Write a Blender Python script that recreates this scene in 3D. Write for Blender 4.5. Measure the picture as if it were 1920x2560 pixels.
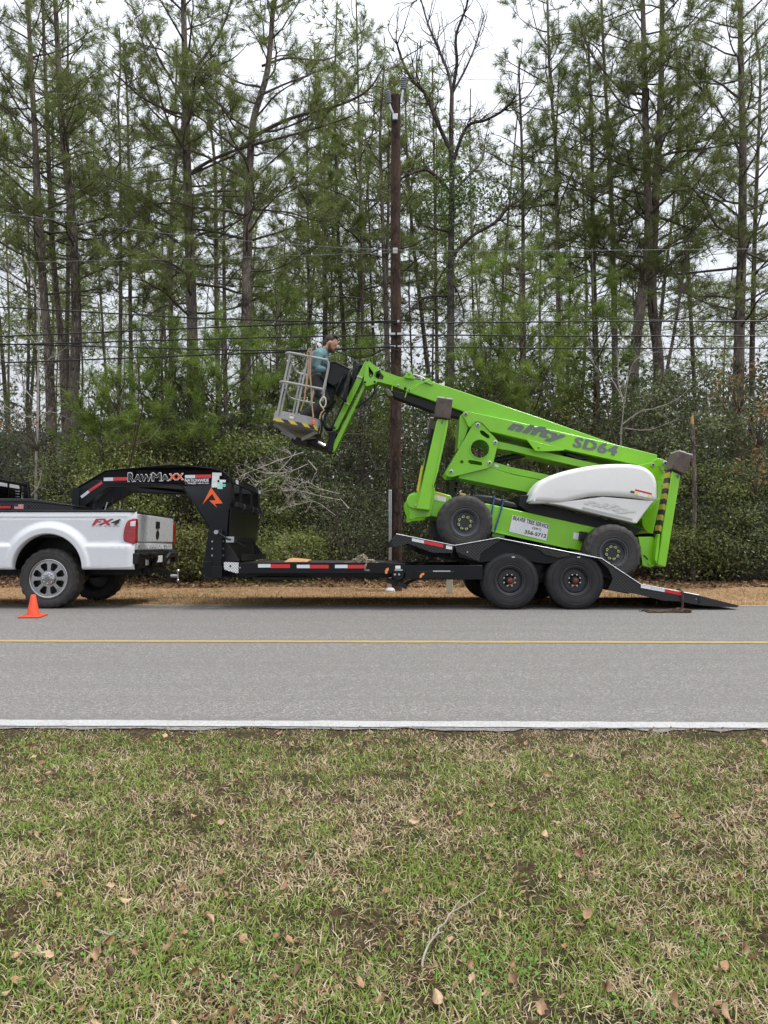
import bpy, bmesh, math, random
import numpy as np
from mathutils import Vector, Matrix
from mathutils.geometry import tessellate_polygon

S = bpy.context.scene
for o in list(bpy.data.objects):
    bpy.data.objects.remove(o)
C = S.collection
R = math.radians

# ------------------------------------------------------------------ camera
F_PX, HOR, EYE = 1777.0, 1256.0, 1.5        # focal length and horizon line in photograph pixels, eye height in metres
cam_data = bpy.data.cameras.new('camera')
cam = bpy.data.objects.new('camera', cam_data)
C.objects.link(cam)
cam.location = (0, 0, EYE)
cam.rotation_euler = (R(90), 0, R(0))
cam_data.sensor_fit = 'VERTICAL'
cam_data.sensor_height = 36.0
cam_data.lens = 36.0 * F_PX / 2560.0
cam_data.shift_y = -(1280.0 - HOR) / 2560.0
cam_data.clip_start = 0.05
cam_data.clip_end = 2000
S.camera = cam

# ------------------------------------------------------------------ sky and sun (overcast)
SUN_EL, SUN_AZ = R(64), R(92)               # high soft sun behind cloud
W = bpy.data.worlds.new('World'); S.world = W; W.use_nodes = True
nt = W.node_tree; nt.nodes.clear()
n_out = nt.nodes.new('ShaderNodeOutputWorld'); n_bg = nt.nodes.new('ShaderNodeBackground')
n_sky = nt.nodes.new('ShaderNodeTexSky'); n_sky.sky_type = 'NISHITA'
n_sky.sun_disc = False; n_sky.sun_elevation = SUN_EL; n_sky.sun_rotation = SUN_AZ
n_sky.dust_density = 3.0; n_sky.air_density = 1.0
n_tc = nt.nodes.new('ShaderNodeTexCoord'); n_sep = nt.nodes.new('ShaderNodeSeparateXYZ')
nt.links.new(n_tc.outputs['Generated'], n_sep.inputs[0])
n_mr = nt.nodes.new('ShaderNodeMapRange')   # overcast sky: zenith about twice as bright as the horizon
n_mr.inputs['From Min'].default_value = 0.0; n_mr.inputs['From Max'].default_value = 1.0
n_mr.inputs['To Min'].default_value = 2.8; n_mr.inputs['To Max'].default_value = 8.6
nt.links.new(n_sep.outputs['Z'], n_mr.inputs['Value'])
n_cl = nt.nodes.new('ShaderNodeTexNoise'); n_cl.inputs['Scale'].default_value = 2.2; n_cl.inputs['Detail'].default_value = 5
nt.links.new(n_tc.outputs['Generated'], n_cl.inputs['Vector'])
n_clr = nt.nodes.new('ShaderNodeMapRange'); n_clr.inputs['From Min'].default_value = .3; n_clr.inputs['From Max'].default_value = .7
n_clr.inputs['To Min'].default_value = .90; n_clr.inputs['To Max'].default_value = 1.08
nt.links.new(n_cl.outputs['Fac'], n_clr.inputs['Value'])
n_mul = nt.nodes.new('ShaderNodeMath'); n_mul.operation = 'MULTIPLY'
nt.links.new(n_mr.outputs[0], n_mul.inputs[0]); nt.links.new(n_clr.outputs[0], n_mul.inputs[1])
n_grey = nt.nodes.new('ShaderNodeMix'); n_grey.data_type = 'RGBA'; n_grey.blend_type = 'MULTIPLY'
n_grey.inputs['Factor'].default_value = 1.0
n_grey.inputs['A'].default_value = (0.945, 0.98, 1.06, 1)
nt.links.new(n_mul.outputs[0], n_grey.inputs['B'])
n_mix = nt.nodes.new('ShaderNodeMix'); n_mix.data_type = 'RGBA'; n_mix.inputs['Factor'].default_value = 0.93
nt.links.new(n_sky.outputs[0], n_mix.inputs['A']); nt.links.new(n_grey.outputs['Result'], n_mix.inputs['B'])
nt.links.new(n_mix.outputs['Result'], n_bg.inputs['Color'])
n_bg.inputs['Strength'].default_value = 0.125
nt.links.new(n_bg.outputs[0], n_out.inputs[0])

sun_d = bpy.data.lights.new('sun', 'SUN'); sun_d.energy = 1.5; sun_d.angle = R(14); sun_d.color = (1, .97, .92)
sun = bpy.data.objects.new('sun', sun_d); C.objects.link(sun)
sd = Vector((math.cos(SUN_EL) * math.sin(SUN_AZ), math.cos(SUN_EL) * math.cos(SUN_AZ), math.sin(SUN_EL)))
sun.rotation_euler = sd.to_track_quat('Z', 'Y').to_euler()
sun.location = (6, 20, 30)

S.view_settings.view_transform = 'Standard'
S.view_settings.look = 'None'
S.view_settings.exposure = 0.88
S.view_settings.gamma = 1.0
S.render.engine = 'CYCLES'
S.cycles.max_bounces = 6; S.cycles.diffuse_bounces = 3; S.cycles.transparent_max_bounces = 8
S.cycles.use_denoising = True

# ------------------------------------------------------------------ helpers
def P(px, py, Y):
    """photograph pixel -> point of the place at depth Y"""
    return Vector(((px - 960.0) / F_PX * Y, Y, EYE - (py - HOR) / F_PX * Y))
def view(ox, oy, s):
    """coordinates measured in an enlarged detail -> photograph pixels"""
    return lambda x, y: (ox + x / s, oy + y / s)
V1 = view(0, 1120, 3.318); V2 = view(180, 1130, 3.318); V3 = view(480, 1330, 3.19); V4 = view(650, 820, 4.74)
VA = view(860, 880, 3.318); VB = view(1000, 1180, 3.95); VC = view(1280, 1040, 3.318); VD = view(950, 1300, 3.016)
VE = view(1400, 1280, 3.318); VR = view(560, 1180, 9.217); VH = view(840, 1370, 5.925); VU = view(300, 1340, 9.76)
VT = view(0, 1170, 6.9125); VN = view(420, 1160, 9.217); VP = view(900, 150, 2.765); VO = view(1560, 1230, 10.37); V7 = view(800, 760, 5.53)
TILT = R(3.7)            # truck, trailer and lift lean away: their far wheels stand on the lower verge
def PTL(px, py, Y):
    """photograph pixel -> point in the plane Y of the (upright) vehicle frame, which is leaned by TILT about Y=10 at the end"""
    a = (px - 960.0) / F_PX; b = -(py - HOR) / F_PX; c, s = math.cos(TILT), math.sin(TILT)
    t = (Y - 10 + 10 * c + EYE * s) / (c - b * s)
    return Vector((a * t, Y, (t - 10) * s + (EYE + b * t) * c))
LEAN = Matrix.Translation((0, 10, 0)) @ Matrix.Rotation(-TILT, 4, 'X') @ Matrix.Translation((0, -10, 0))
LEANING = []
def PV(v, x, y, Y):
    a, b = v(x, y); return PTL(a, b, Y)
def PW(v, x, y, Y):
    a, b = v(x, y); return P(a, b, Y)
def xz(v, pts, Y):
    """outline measured in a detail -> (x, z) outline in the plane Y"""
    out = []
    for q in pts:
        w = PV(v, q[0], q[1], Y); out.append((w.x, w.z))
    return out
def smooth_closed(pts, n=4):
    out = []; m = len(pts)
    for i in range(m):
        p0, p1, p2, p3 = [Vector(pts[(i + k) % m]) for k in (-1, 0, 1, 2)]
        for j in range(n):
            t = j / n
            out.append(tuple(0.5 * ((2 * p1) + (-p0 + p2) * t + (2 * p0 - 5 * p1 + 4 * p2 - p3) * t * t + (-p0 + 3 * p1 - 3 * p2 + p3) * t ** 3)))
    return out
def smooth_open(pts, n=5):
    out = []; m = len(pts)
    for i in range(m - 1):
        p1, p2 = Vector(pts[i]), Vector(pts[i + 1])
        p0 = Vector(pts[i - 1]) if i > 0 else p1 * 2 - p2
        p3 = Vector(pts[i + 2]) if i + 2 < m else p2 * 2 - p1
        for j in range(n):
            t = j / n
            out.append(0.5 * ((2 * p1) + (-p0 + p2) * t + (2 * p0 - 5 * p1 + 4 * p2 - p3) * t * t + (-p0 + 3 * p1 - 3 * p2 + p3) * t ** 3))
    out.append(Vector(pts[-1]))
    return out
def arc(cx, cz, r, a0, a1, n):
    return [(cx + r * math.cos(R(a0 + (a1 - a0) * i / n)), cz + r * math.sin(R(a0 + (a1 - a0) * i / n))) for i in range(n + 1)]

class MB:
    """collects shapes and builds ONE mesh object"""
    def __init__(s): s.v = []; s.f = []
    def add(s, vs, fs):
        k = len(s.v); s.v += [tuple(v) for v in vs]; s.f += [tuple(i + k for i in f) for f in fs]; return s
    def box(s, a, b):
        (x0, y0, z0), (x1, y1, z1) = a, b
        vs = [(x, y, z) for z in (z0, z1) for y in (y0, y1) for x in (x0, x1)]
        return s.add(vs, [(0, 2, 3, 1), (4, 5, 7, 6), (0, 1, 5, 4), (2, 6, 7, 3), (0, 4, 6, 2), (1, 3, 7, 5)])
    def prism(s, pts, y0, y1, holes=()):
        """outline in x,z run from y0 to y1; outline points may carry holes"""
        if not holes:
            n = len(pts); vs = [(p[0], y0, p[1]) for p in pts] + [(p[0], y1, p[1]) for p in pts]
            return s.add(vs, [tuple(range(n)), tuple(range(2 * n - 1, n - 1, -1))] + [(i, (i + 1) % n, (i + 1) % n + n, i + n) for i in range(n)])
        loops = [[Vector((p[0], p[1], 0)) for p in pts]] + [[Vector((p[0], p[1], 0)) for p in h] for h in holes]
        tris = tessellate_polygon(loops)
        flat = [p for l in loops for p in l]; n = len(flat)
        vs = [(p.x, y0, p.y) for p in flat] + [(p.x, y1, p.y) for p in flat]
        fs = []
        for t in tris:
            a, b, c = [flat[i] for i in t]
            ccw = (b.x - a.x) * (c.y - a.y) - (b.y - a.y) * (c.x - a.x) > 0
            t = tuple(t) if ccw else tuple(reversed(t))
            fs.append(t); fs.append(tuple(i + n for i in reversed(t)))
        k = 0
        for li, l in enumerate(loops):
            m = len(l)
            area = sum(l[i].x * l[(i + 1) % m].y - l[(i + 1) % m].x * l[i].y for i in range(m))
            for i in range(m):
                a, b = k + i, k + (i + 1) % m
                q = (b, a, a + n, b + n)
                if (area > 0) != (li == 0): q = tuple(reversed(q))
                fs.append(q)
            k += m
        return s.add(vs, fs)
    def extrude(s, pts3, off):
        """any planar outline of 3-D points, pushed along off"""
        n = len(pts3); off = Vector(off)
        vs = [Vector(p) for p in pts3] + [Vector(p) + off for p in pts3]
        nor = Vector((0, 0, 0))
        for i in range(n):
            nor += Vector(pts3[i]).cross(Vector(pts3[(i + 1) % n]))
        flip = nor.dot(off) < 0
        fs = [tuple(range(n)) if flip else tuple(reversed(range(n))), tuple(range(2 * n - 1, n - 1, -1)) if flip else tuple(range(n, 2 * n))]
        for i in range(n):
            q = (i, (i + 1) % n, (i + 1) % n + n, i + n)
            fs.append(tuple(reversed(q)) if flip else q)
        return s.add(vs, fs)
    def tube(s, path, r, n=8, cap=True, closed=False):
        path = [Vector(p) for p in path]; m = len(path)
        rs = r if isinstance(r, (list, tuple)) else [r] * m
        vs, fs = [], []
        t0 = (path[1] - path[0]).normalized()
        u = t0.orthogonal().normalized()
        for i in range(m):
            if closed: t = (path[(i + 1) % m] - path[i - 1])
            else: t = path[min(i + 1, m - 1)] - path[max(i - 1, 0)]
            if t.length < 1e-9: t = t0
            t = t.normalized(); u = (u - t * u.dot(t))
            if u.length < 1e-6: u = t.orthogonal()
            u = u.normalized(); w = t.cross(u)
            for k in range(n):
                a = 2 * math.pi * k / n
                vs.append(path[i] + (u * math.cos(a) + w * math.sin(a)) * rs[i])
        for i in range(m if closed else m - 1):
            for k in range(n):
                j = (i + 1) % m
                fs.append((i * n + k, i * n + (k + 1) % n, j * n + (k + 1) % n, j * n + k))
        if cap and not closed:
            fs.append(tuple(reversed(range(n)))); fs.append(tuple(range((m - 1) * n, m * n)))
        return s.add(vs, fs)
    def cyl(s, p0, p1, r, n=14): return s.tube([p0, p1], r, n)
    def lathe(s, c, prof, n=32, axis='Y', cap=False):
        """profile of (radius, offset along the axis) turned about the axis through c"""
        c = Vector(c); vs, fs = [], []; m = len(prof)
        for (r, y) in prof:
            for k in range(n):
                a = 2 * math.pi * k / n
                if axis == 'Y': vs.append(c + Vector((r * math.cos(a), y, r * math.sin(a))))
                elif axis == 'Z': vs.append(c + Vector((r * math.cos(a), r * math.sin(a), y)))
                else: vs.append(c + Vector((y, r * math.cos(a), r * math.sin(a))))
        for i in range(m - 1):
            for k in range(n):
                fs.append((i * n + k, (i + 1) * n + k, (i + 1) * n + (k + 1) % n, i * n + (k + 1) % n))
        if cap:
            fs.append(tuple(range(n))); fs.append(tuple(reversed(range((m - 1) * n, m * n))))
        return s.add(vs, fs)
    def grid(s, rows):
        n = len(rows[0]); vs = [p for r in rows for p in r]
        fs = [(i * n + j, i * n + j + 1, (i + 1) * n + j + 1, (i + 1) * n + j) for i in range(len(rows) - 1) for j in range(n - 1)]
        return s.add(vs, fs)
    def beam(s, p0, p1, w, h, up=(0, 1, 0)):
        """square bar from p0 to p1: w across, h along up"""
        p0, p1 = Vector(p0), Vector(p1); t = (p1 - p0).normalized(); u = Vector(up); u = (u - t * u.dot(t)).normalized(); x = t.cross(u)
        q = [p0 + x * a * w / 2 + u * b * h / 2 for a, b in ((-1, -1), (1, -1), (1, 1), (-1, 1))]
        return s.extrude(q, p1 - p0)
    def build(s, name, mat, parent=None, smooth=True, bevel=0.0, seg=2, fix=True):
        me = bpy.data.meshes.new(name)
        me.from_pydata(s.v, [], s.f)
        if fix:
            bm = bmesh.new(); bm.from_mesh(me); bmesh.ops.recalc_face_normals(bm, faces=bm.faces[:]); bm.to_mesh(me); bm.free()
        return link(name, me, mat, parent, smooth, bevel, seg)
def link(name, me, mat, parent=None, smooth=True, bevel=0.0, seg=2, sharp=35):
    me.name = name
    if mat is not None and not me.materials: me.materials.append(mat)
    if smooth:
        me.shade_smooth(); me.set_sharp_from_angle(angle=R(sharp))
    o = bpy.data.objects.new(name, me); C.objects.link(o)
    if parent is not None:
        o.parent = parent
        if parent.type == 'EMPTY': o.matrix_parent_inverse = parent.matrix_basis.inverted()
    if bevel:
        b = o.modifiers.new('bevel', 'BEVEL'); b.width = bevel; b.segments = seg; b.limit_method = 'ANGLE'; b.angle_limit = R(40)
    return o
def thing(name, label, cat, loc=(0, 0, 0), group=None):
    o = bpy.data.objects.new(name, None); C.objects.link(o); o.location = loc
    o.empty_display_size = .2
    return tag(o, label, cat, group)
def tag(o, label=None, cat=None, group=None, kind=None):
    if label: o['label'] = label
    if cat: o['category'] = cat
    if group: o['group'] = group
    if kind: o['kind'] = kind
    return o
def lab(o, label): o['label'] = label; return o
def lettering(body, p00, p10, p01, mat, parent, bold=0.0, shear=0.0, name='lettering', spacing=1.0, depth=0.0, proud=None, heavy=0.0):
    """flat lettering fitted to the parallelogram p00 (bottom left), p10 (bottom right), p01 (top left)"""
    cu = bpy.data.curves.new('t', 'FONT'); cu.body = body; cu.size = 1; cu.offset = bold; cu.shear = shear
    cu.space_character = spacing; cu.resolution_u = 3; cu.extrude = depth
    tmp = bpy.data.objects.new('t', cu); me = bpy.data.meshes.new_from_object(tmp)
    bpy.data.objects.remove(tmp); bpy.data.curves.remove(cu)
    n = len(me.vertices); co = np.empty(n * 3); me.vertices.foreach_get('co', co); co = co.reshape(-1, 3)
    lo, hi = co.min(0), co.max(0)
    s = (co[:, 0] - lo[0]) / (hi[0] - lo[0]); t = (co[:, 1] - lo[1]) / (hi[1] - lo[1])
    p00, p10, p01 = [np.array(p) for p in (p00, p10, p01)]
    nor = np.cross(p10 - p00, p01 - p00); nor = nor / np.linalg.norm(nor)
    if heavy:                 # thicken the strokes: a few copies side by side
        k = 7; polys = [tuple(p.vertices) for p in me.polygons]; vs, fs = [], []
        for q in range(k):
            u = (q - (k - 1) / 2) / ((k - 1) / 2) * heavy
            cc = co.copy(); cc[:, 0] += u; cc[:, 1] += heavy * .6 * ((q % 2) * 2 - 1); cc[:, 2] += .0002 * q
            fs += [tuple(i + q * n for i in p) for p in polys]; vs.append(cc)
        co = np.concatenate(vs); me = bpy.data.meshes.new('t'); me.from_pydata(co.tolist(), [], fs)
        lo, hi = co.min(0), co.max(0); s = (co[:, 0] - lo[0]) / (hi[0] - lo[0]); t = (co[:, 1] - lo[1]) / (hi[1] - lo[1])
    w = p00 + s[:, None] * (p10 - p00) + t[:, None] * (p01 - p00) + nor * (co[:, 2:3] + (0.003 if proud is None else proud))
    me.vertices.foreach_set('co', w.ravel()); me.update()
    me.materials.clear()
    return link(name, me, mat, parent, smooth=False)
def fast_mesh(name, v, f, mat, parent=None, tint=None, smooth=False):
    """numpy vertices and equal-sized faces -> mesh object; tint is one number per face"""
    me = bpy.data.meshes.new(name); v = np.asarray(v, np.float32); f = np.asarray(f, np.int32)
    k = f.shape[1]
    me.vertices.add(len(v)); me.vertices.foreach_set('co', v.ravel())
    me.loops.add(f.size); me.loops.foreach_set('vertex_index', f.ravel())
    me.polygons.add(len(f)); me.polygons.foreach_set('loop_start', np.arange(0, f.size, k, dtype=np.int32))
    me.polygons.foreach_set('loop_total', np.full(len(f), k, np.int32))
    if smooth: me.polygons.foreach_set('use_smooth', np.ones(len(f), bool))
    me.update(calc_edges=True)
    if tint is not None:
        a = me.attributes.new('tint', 'FLOAT', 'FACE'); a.data.foreach_set('value', np.asarray(tint, np.float32))
    me.materials.append(mat)
    o = bpy.data.objects.new(name, me); C.objects.link(o)
    if parent is not None:
        o.parent = parent
        if parent.type == 'EMPTY': o.matrix_parent_inverse = parent.matrix_basis.inverted()
    return o

# ------------------------------------------------------------------ materials
def _new(name):
    m = bpy.data.materials.new(name); m.use_nodes = True
    t = m.node_tree; b = t.nodes['Principled BSDF']
    return m, t, b
def rgb(c): return (c[0], c[1], c[2], 1)
def noise(t, scale, detail=4, rough=.55, vec=None, stretch=None):
    n = t.nodes.new('ShaderNodeTexNoise'); n.inputs['Scale'].default_value = scale; n.inputs['Detail'].default_value = detail; n.inputs['Roughness'].default_value = rough
    if vec is None:
        tc = t.nodes.new('ShaderNodeTexCoord'); vec = tc.outputs['Object']
    if stretch:
        mp = t.nodes.new('ShaderNodeMapping'); mp.inputs['Scale'].default_value = stretch; t.links.new(vec, mp.inputs[0]); vec = mp.outputs[0]
    t.links.new(vec, n.inputs['Vector'])
    return n
def ramp(t, src, stops):
    r = t.nodes.new('ShaderNodeValToRGB'); e = r.color_ramp.elements
    while len(e) < len(stops): e.new(.5)
    for k, (p, c) in enumerate(stops): e[k].position = p; e[k].color = rgb(c)
    t.links.new(src, r.inputs[0]); return r
def mixc(t, fac, a, b):
    m = t.nodes.new('ShaderNodeMix'); m.data_type = 'RGBA'
    for s, k in ((fac, 'Factor'), (a, 'A'), (b, 'B')):
        if isinstance(s, (int, float)): m.inputs[k].default_value = s
        elif isinstance(s, tuple): m.inputs[k].default_value = rgb(s)
        else: t.links.new(s, m.inputs[k])
    return m.outputs['Result']
def mth(t, op, a, b=None, c=None):
    n = t.nodes.new('ShaderNodeMath'); n.operation = op
    for i, s in enumerate((a, b, c)):
        if s is None: continue
        if isinstance(s, (int, float)): n.inputs[i].default_value = s
        else: t.links.new(s, n.inputs[i])
    return n.outputs[0]
def bump(t, b, src, strength, dist=.01):
    n = t.nodes.new('ShaderNodeBump'); n.inputs['Strength'].default_value = strength; n.inputs['Distance'].default_value = dist
    t.links.new(src, n.inputs['Height']); t.links.new(n.outputs[0], b.inputs['Normal']); return n
def M(name, col, rough=.5, metal=0.0, var=.12, scale=5, bmp=0.0, bscale=60, coat=0.0, dirt=0.0, dirtcol=(.16, .13, .10), spec=.5, bdist=.003):
    m, t, b = _new(name)
    n = noise(t, scale, 6, .6)
    lo = tuple(max(0, c * (1 - var)) for c in col); hi = tuple(min(1, c * (1 + var)) for c in col)
    r = ramp(t, n.outputs['Fac'], [(.3, lo), (.7, hi)]); colout = r.outputs[0]
    if dirt:
        d = noise(t, 3.1, 8, .7); d2 = noise(t, 26, 4, .7)
        s = mth(t, 'MULTIPLY', d.outputs['Fac'], d2.outputs['Fac'])
        dr = ramp(t, s, [(.20, (0, 0, 0)), (.42, (dirt, dirt, dirt))])
        colout = mixc(t, dr.outputs[0], colout, dirtcol)
    t.links.new(colout, b.inputs['Base Color'])
    n2 = noise(t, scale * 4.3, 4, .6)
    rr = t.nodes.new('ShaderNodeMapRange'); rr.inputs['To Min'].default_value = max(.03, rough * .8); rr.inputs['To Max'].default_value = min(1, rough * 1.2)
    t.links.new(n2.outputs['Fac'], rr.inputs[0]); t.links.new(rr.outputs[0], b.inputs['Roughness'])
    b.inputs['Metallic'].default_value = metal; b.inputs['Coat Weight'].default_value = coat; b.inputs['Coat Roughness'].default_value = .08
    b.inputs['Specular IOR Level'].default_value = spec
    if bmp:
        nb = noise(t, bscale, 5, .6); bump(t, b, nb.outputs['Fac'], bmp, bdist)
    return m
def M_leaf(name, stops, trans=.35, rough=.55, spec=.3):
    """leaf and needle stuff: colour runs with the tint stored on each leaf"""
    m, t, b = _new(name)
    a = t.nodes.new('ShaderNodeAttribute'); a.attribute_name = 'tint'
    r = ramp(t, a.outputs['Fac'], stops)
    t.links.new(r.outputs[0], b.inputs['Base Color']); b.inputs['Roughness'].default_value = rough; b.inputs['Specular IOR Level'].default_value = spec
    if trans:
        tr = t.nodes.new('ShaderNodeBsdfTranslucent'); t.links.new(r.outputs[0], tr.inputs['Color'])
        mx = t.nodes.new('ShaderNodeMixShader'); mx.inputs[0].default_value = trans
        t.links.new(b.outputs[0], mx.inputs[1]); t.links.new(tr.outputs[0], mx.inputs[2])
        t.links.new(mx.outputs[0], t.nodes['Material Output'].inputs['Surface'])
    return m
def M_stripe(name, c1, c2, direction, freq, rough=.5):
    m, t, b = _new(name)
    tc = t.nodes.new('ShaderNodeTexCoord'); d = t.nodes.new('ShaderNodeVectorMath'); d.operation = 'DOT_PRODUCT'
    t.links.new(tc.outputs['Object'], d.inputs[0]); d.inputs[1].default_value = direction
    f = mth(t, 'FRACT', mth(t, 'MULTIPLY', d.outputs['Value'], freq))
    g = mth(t, 'GREATER_THAN', f, .5)
    col = mixc(t, g, c1, c2)
    w = noise(t, 30, 6, .7); wr = ramp(t, w.outputs['Fac'], [(.60, (0, 0, 0)), (.72, (.6, .6, .6))])
    col = mixc(t, wr.outputs[0], col, (.25, .24, .22))
    t.links.new(col, b.inputs['Base Color']); b.inputs['Roughness'].default_value = rough
    return m
def M_bark(name, c_lo, c_hi, scale=9, strength=.9):
    m, t, b = _new(name)
    tc = t.nodes.new('ShaderNodeTexCoord'); mp = t.nodes.new('ShaderNodeMapping'); mp.inputs['Scale'].default_value = (1, 1, .28)
    t.links.new(tc.outputs['Object'], mp.inputs[0])
    v = t.nodes.new('ShaderNodeTexVoronoi'); v.feature = 'DISTANCE_TO_EDGE'; v.inputs['Scale'].default_value = scale * 2.2
    nz = noise(t, scale, 4, .6); wv = t.nodes.new('ShaderNodeMix'); wv.data_type = 'VECTOR'; wv.inputs['Factor'].default_value = .12
    t.links.new(mp.outputs[0], wv.inputs['A']); t.links.new(nz.outputs['Color'], wv.inputs['B']); t.links.new(wv.outputs['Result'], v.inputs['Vector'])
    big = noise(t, 1.3, 5, .6)
    r = ramp(t, v.outputs['Distance'], [(.0, tuple(c * .45 for c in c_lo)), (.10, c_lo), (.35, c_hi)])
    pale = tuple(min(1, c * 1.35) for c in c_hi)
    br = ramp(t, big.outputs['Fac'], [(.4, (0, 0, 0)), (.7, (.7, .7, .7))])
    t.links.new(mixc(t, br.outputs[0], r.outputs[0], pale), b.inputs['Base Color']); b.inputs['Roughness'].default_value = .9; b.inputs['Specular IOR Level'].default_value = .2
    bump(t, b, v.outputs['Distance'], strength, .03)
    return m
def M_tread(name, col, rough=.35, metal=0.0, pitch=26.0):
    """checker plate: raised lozenges"""
    m, t, b = _new(name)
    tc = t.nodes.new('ShaderNodeTexCoord'); sp = t.nodes.new('ShaderNodeSeparateXYZ'); t.links.new(tc.outputs['Object'], sp.inputs[0])
    u = mth(t, 'ADD', sp.outputs['X'], mth(t, 'MULTIPLY', sp.outputs['Y'], 1.0)); w = mth(t, 'ADD', sp.outputs['Z'], mth(t, 'MULTIPLY', sp.outputs['Y'], .3))
    a = mth(t, 'MULTIPLY', mth(t, 'ADD', u, w), pitch * math.pi); c = mth(t, 'MULTIPLY', mth(t, 'SUBTRACT', u, w), pitch * math.pi)
    h = mth(t, 'MULTIPLY', mth(t, 'SINE', a), mth(t, 'SINE', c))
    hh = mth(t, 'ABSOLUTE', h)
    r = ramp(t, hh, [(.45, tuple(k * .8 for k in col)), (.75, tuple(min(1, k * 1.9 + .004) for k in col))])
    n = noise(t, 6, 5); t.links.new(mixc(t, mth(t, 'MULTIPLY', n.outputs['Fac'], .35), r.outputs[0], tuple(k * 1.6 + .004 for k in col)), b.inputs['Base Color'])
    b.inputs['Roughness'].default_value = rough; b.inputs['Metallic'].default_value = metal
    bump(t, b, hh, .6, .006)
    return m

m_white = M('white_truck_paint', (.62, .635, .655), .28, 0, .03, 2, coat=.7, dirt=.08, dirtcol=(.42, .38, .33))
m_whiteB = M('white_lower_paint', (.72, .74, .77), .32, 0, .04, 2, coat=.5, dirt=.55, dirtcol=(.40, .35, .29))
m_black = M('satin_black_paint', (.006, .0065, .008), .30, 0, .25, 4, coat=.0, spec=.28, dirt=.05, dirtcol=(.04, .038, .035))
m_blackm = M('matt_black_steel', (.009, .0095, .0105), .5, 0, .3, 5, bmp=.15, bscale=90, spec=.3, dirt=.16, dirtcol=(.045, .04, .036))
m_plastic = M('black_plastic', (.011, .0115, .013), .45, 0, .2, 6, bmp=.1, bscale=120, spec=.3)
m_tyre = M('tyre_rubber', (.021, .0215, .0225), .65, 0, .25, 7, bmp=.25, bscale=90, spec=.3, dirt=.2, dirtcol=(.06, .055, .05))
m_tyreL = M('dusty_tyre_rubber', (.045, .043, .041), .75, 0, .25, 7, bmp=.3, bscale=80, spec=.3, dirt=.5, dirtcol=(.095, .085, .072))
m_chrome = M('polished_alloy', (.40, .40, .41), .20, 1, .15, 9)
m_steel = M('galvanised_steel', (.5, .52, .54), .42, .85, .15, 14, bmp=.1)
m_darkrim = M('black_wheel_steel', (.018, .018, .019), .42, 0, .2, 8, coat=.1, dirt=.2, dirtcol=(.06, .055, .05))
m_rimgrey = M('grey_wheel_steel', (.055, .06, .068), .4, 0, .2, 8, dirt=.2)
m_green = M('lime_green_paint', (.20, .53, .006), .33, 0, .06, 3, coat=.45, dirt=.08, dirtcol=(.12, .28, .03))
m_hood = M('white_plastic_hood', (.76, .76, .73), .42, 0, .03, 2, dirt=.12, dirtcol=(.55, .52, .45))
m_tread = M_tread('black_checker_plate', (.009, .009, .010), .38, 0, 22)
m_treadal = M_tread('aluminium_checker_plate', (.55, .56, .58), .3, .9, 26)
m_red = M('red_reflector', (.62, .012, .015), .3, 0, .1, 30, coat=.5)
m_wht = M('white_reflector', (.66, .70, .74), .35, 0, .08, 30, coat=.4)
m_lens = M('red_lamp_lens', (.30, .004, .008), .10, 0, .45, 14, coat=1)
m_clear = M('clear_lamp_lens', (.7, .66, .66), .12, 0, .1, 18, coat=1)
m_orange = M('orange_decal', (.83, .12, .02), .4, 0, .05, 8)
m_oramark = M('orange_sticker', (.85, .27, .08), .5, 0, .08, 20)
m_paper = M('white_label', (.74, .75, .74), .55, 0, .07, 30)
m_mint = M('mint_label', (.38, .72, .60), .5, 0, .1, 30)
m_decalw = M('white_decal', (.82, .82, .82), .5, 0, .03, 20)
m_ink = M('black_print', (.012, .012, .012), .5, 0, .1, 20)
m_dkgrey = M('grey_decal', (.125, .14, .145), .5, 0, .08, 10)
m_ltgrey = M('pale_grey_plastic', (.40, .41, .38), .5, 0, .06, 10)
m_ylabel = M('yellow_label', (.80, .62, .05), .5, 0, .05, 20)
m_redp = M('red_print', (.55, .02, .03), .5, 0, .05, 20)
m_greyp = M('grey_frame_paint', (.35, .355, .34), .45, .1, .12, 8, bmp=.08, dirt=.35, dirtcol=(.16, .15, .13))
m_brownpad = M('worn_brown_pad', (.085, .062, .050), .7, 0, .35, 9, bmp=.4, bscale=30, dirt=.4, dirtcol=(.16, .13, .11))
m_padtop = M('white_nylon', (.56, .555, .55), .6, 0, .1, 20)
m_hydr = M('hydraulic_rod', (.7, .7, .72), .15, 1, .05, 6)
m_vinyl = M('black_vinyl_sheet', (.020, .021, .022), .36, 0, .2, 6, bmp=.3, bscale=14, bdist=.02, spec=.35)
m_pole = M_bark('creosote_pole_wood', (.040, .026, .021), (.078, .049, .038), 6, .25)
m_zinc = M('zinc_bolt', (.45, .46, .47), .35, .9, .15, 20)

# ------------------------------------------------------------------ ground, road, markings
rng = np.random.default_rng(7)
def vnoise(x, y, s, seed):
    """smooth value noise in the plane"""
    x = np.asarray(x) * s; y = np.asarray(y) * s
    xi = np.floor(x).astype(np.int64); yi = np.floor(y).astype(np.int64); fx = x - xi; fy = y - yi
    fx = fx * fx * (3 - 2 * fx); fy = fy * fy * (3 - 2 * fy)
    def h(a, b):
        v = np.sin(a * 127.1 + b * 311.7 + seed * 74.7) * 43758.5453
        return v - np.floor(v)
    return (h(xi, yi) * (1 - fx) + h(xi + 1, yi) * fx) * (1 - fy) + (h(xi, yi + 1) * (1 - fx) + h(xi + 1, yi + 1) * fx) * fy

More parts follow.
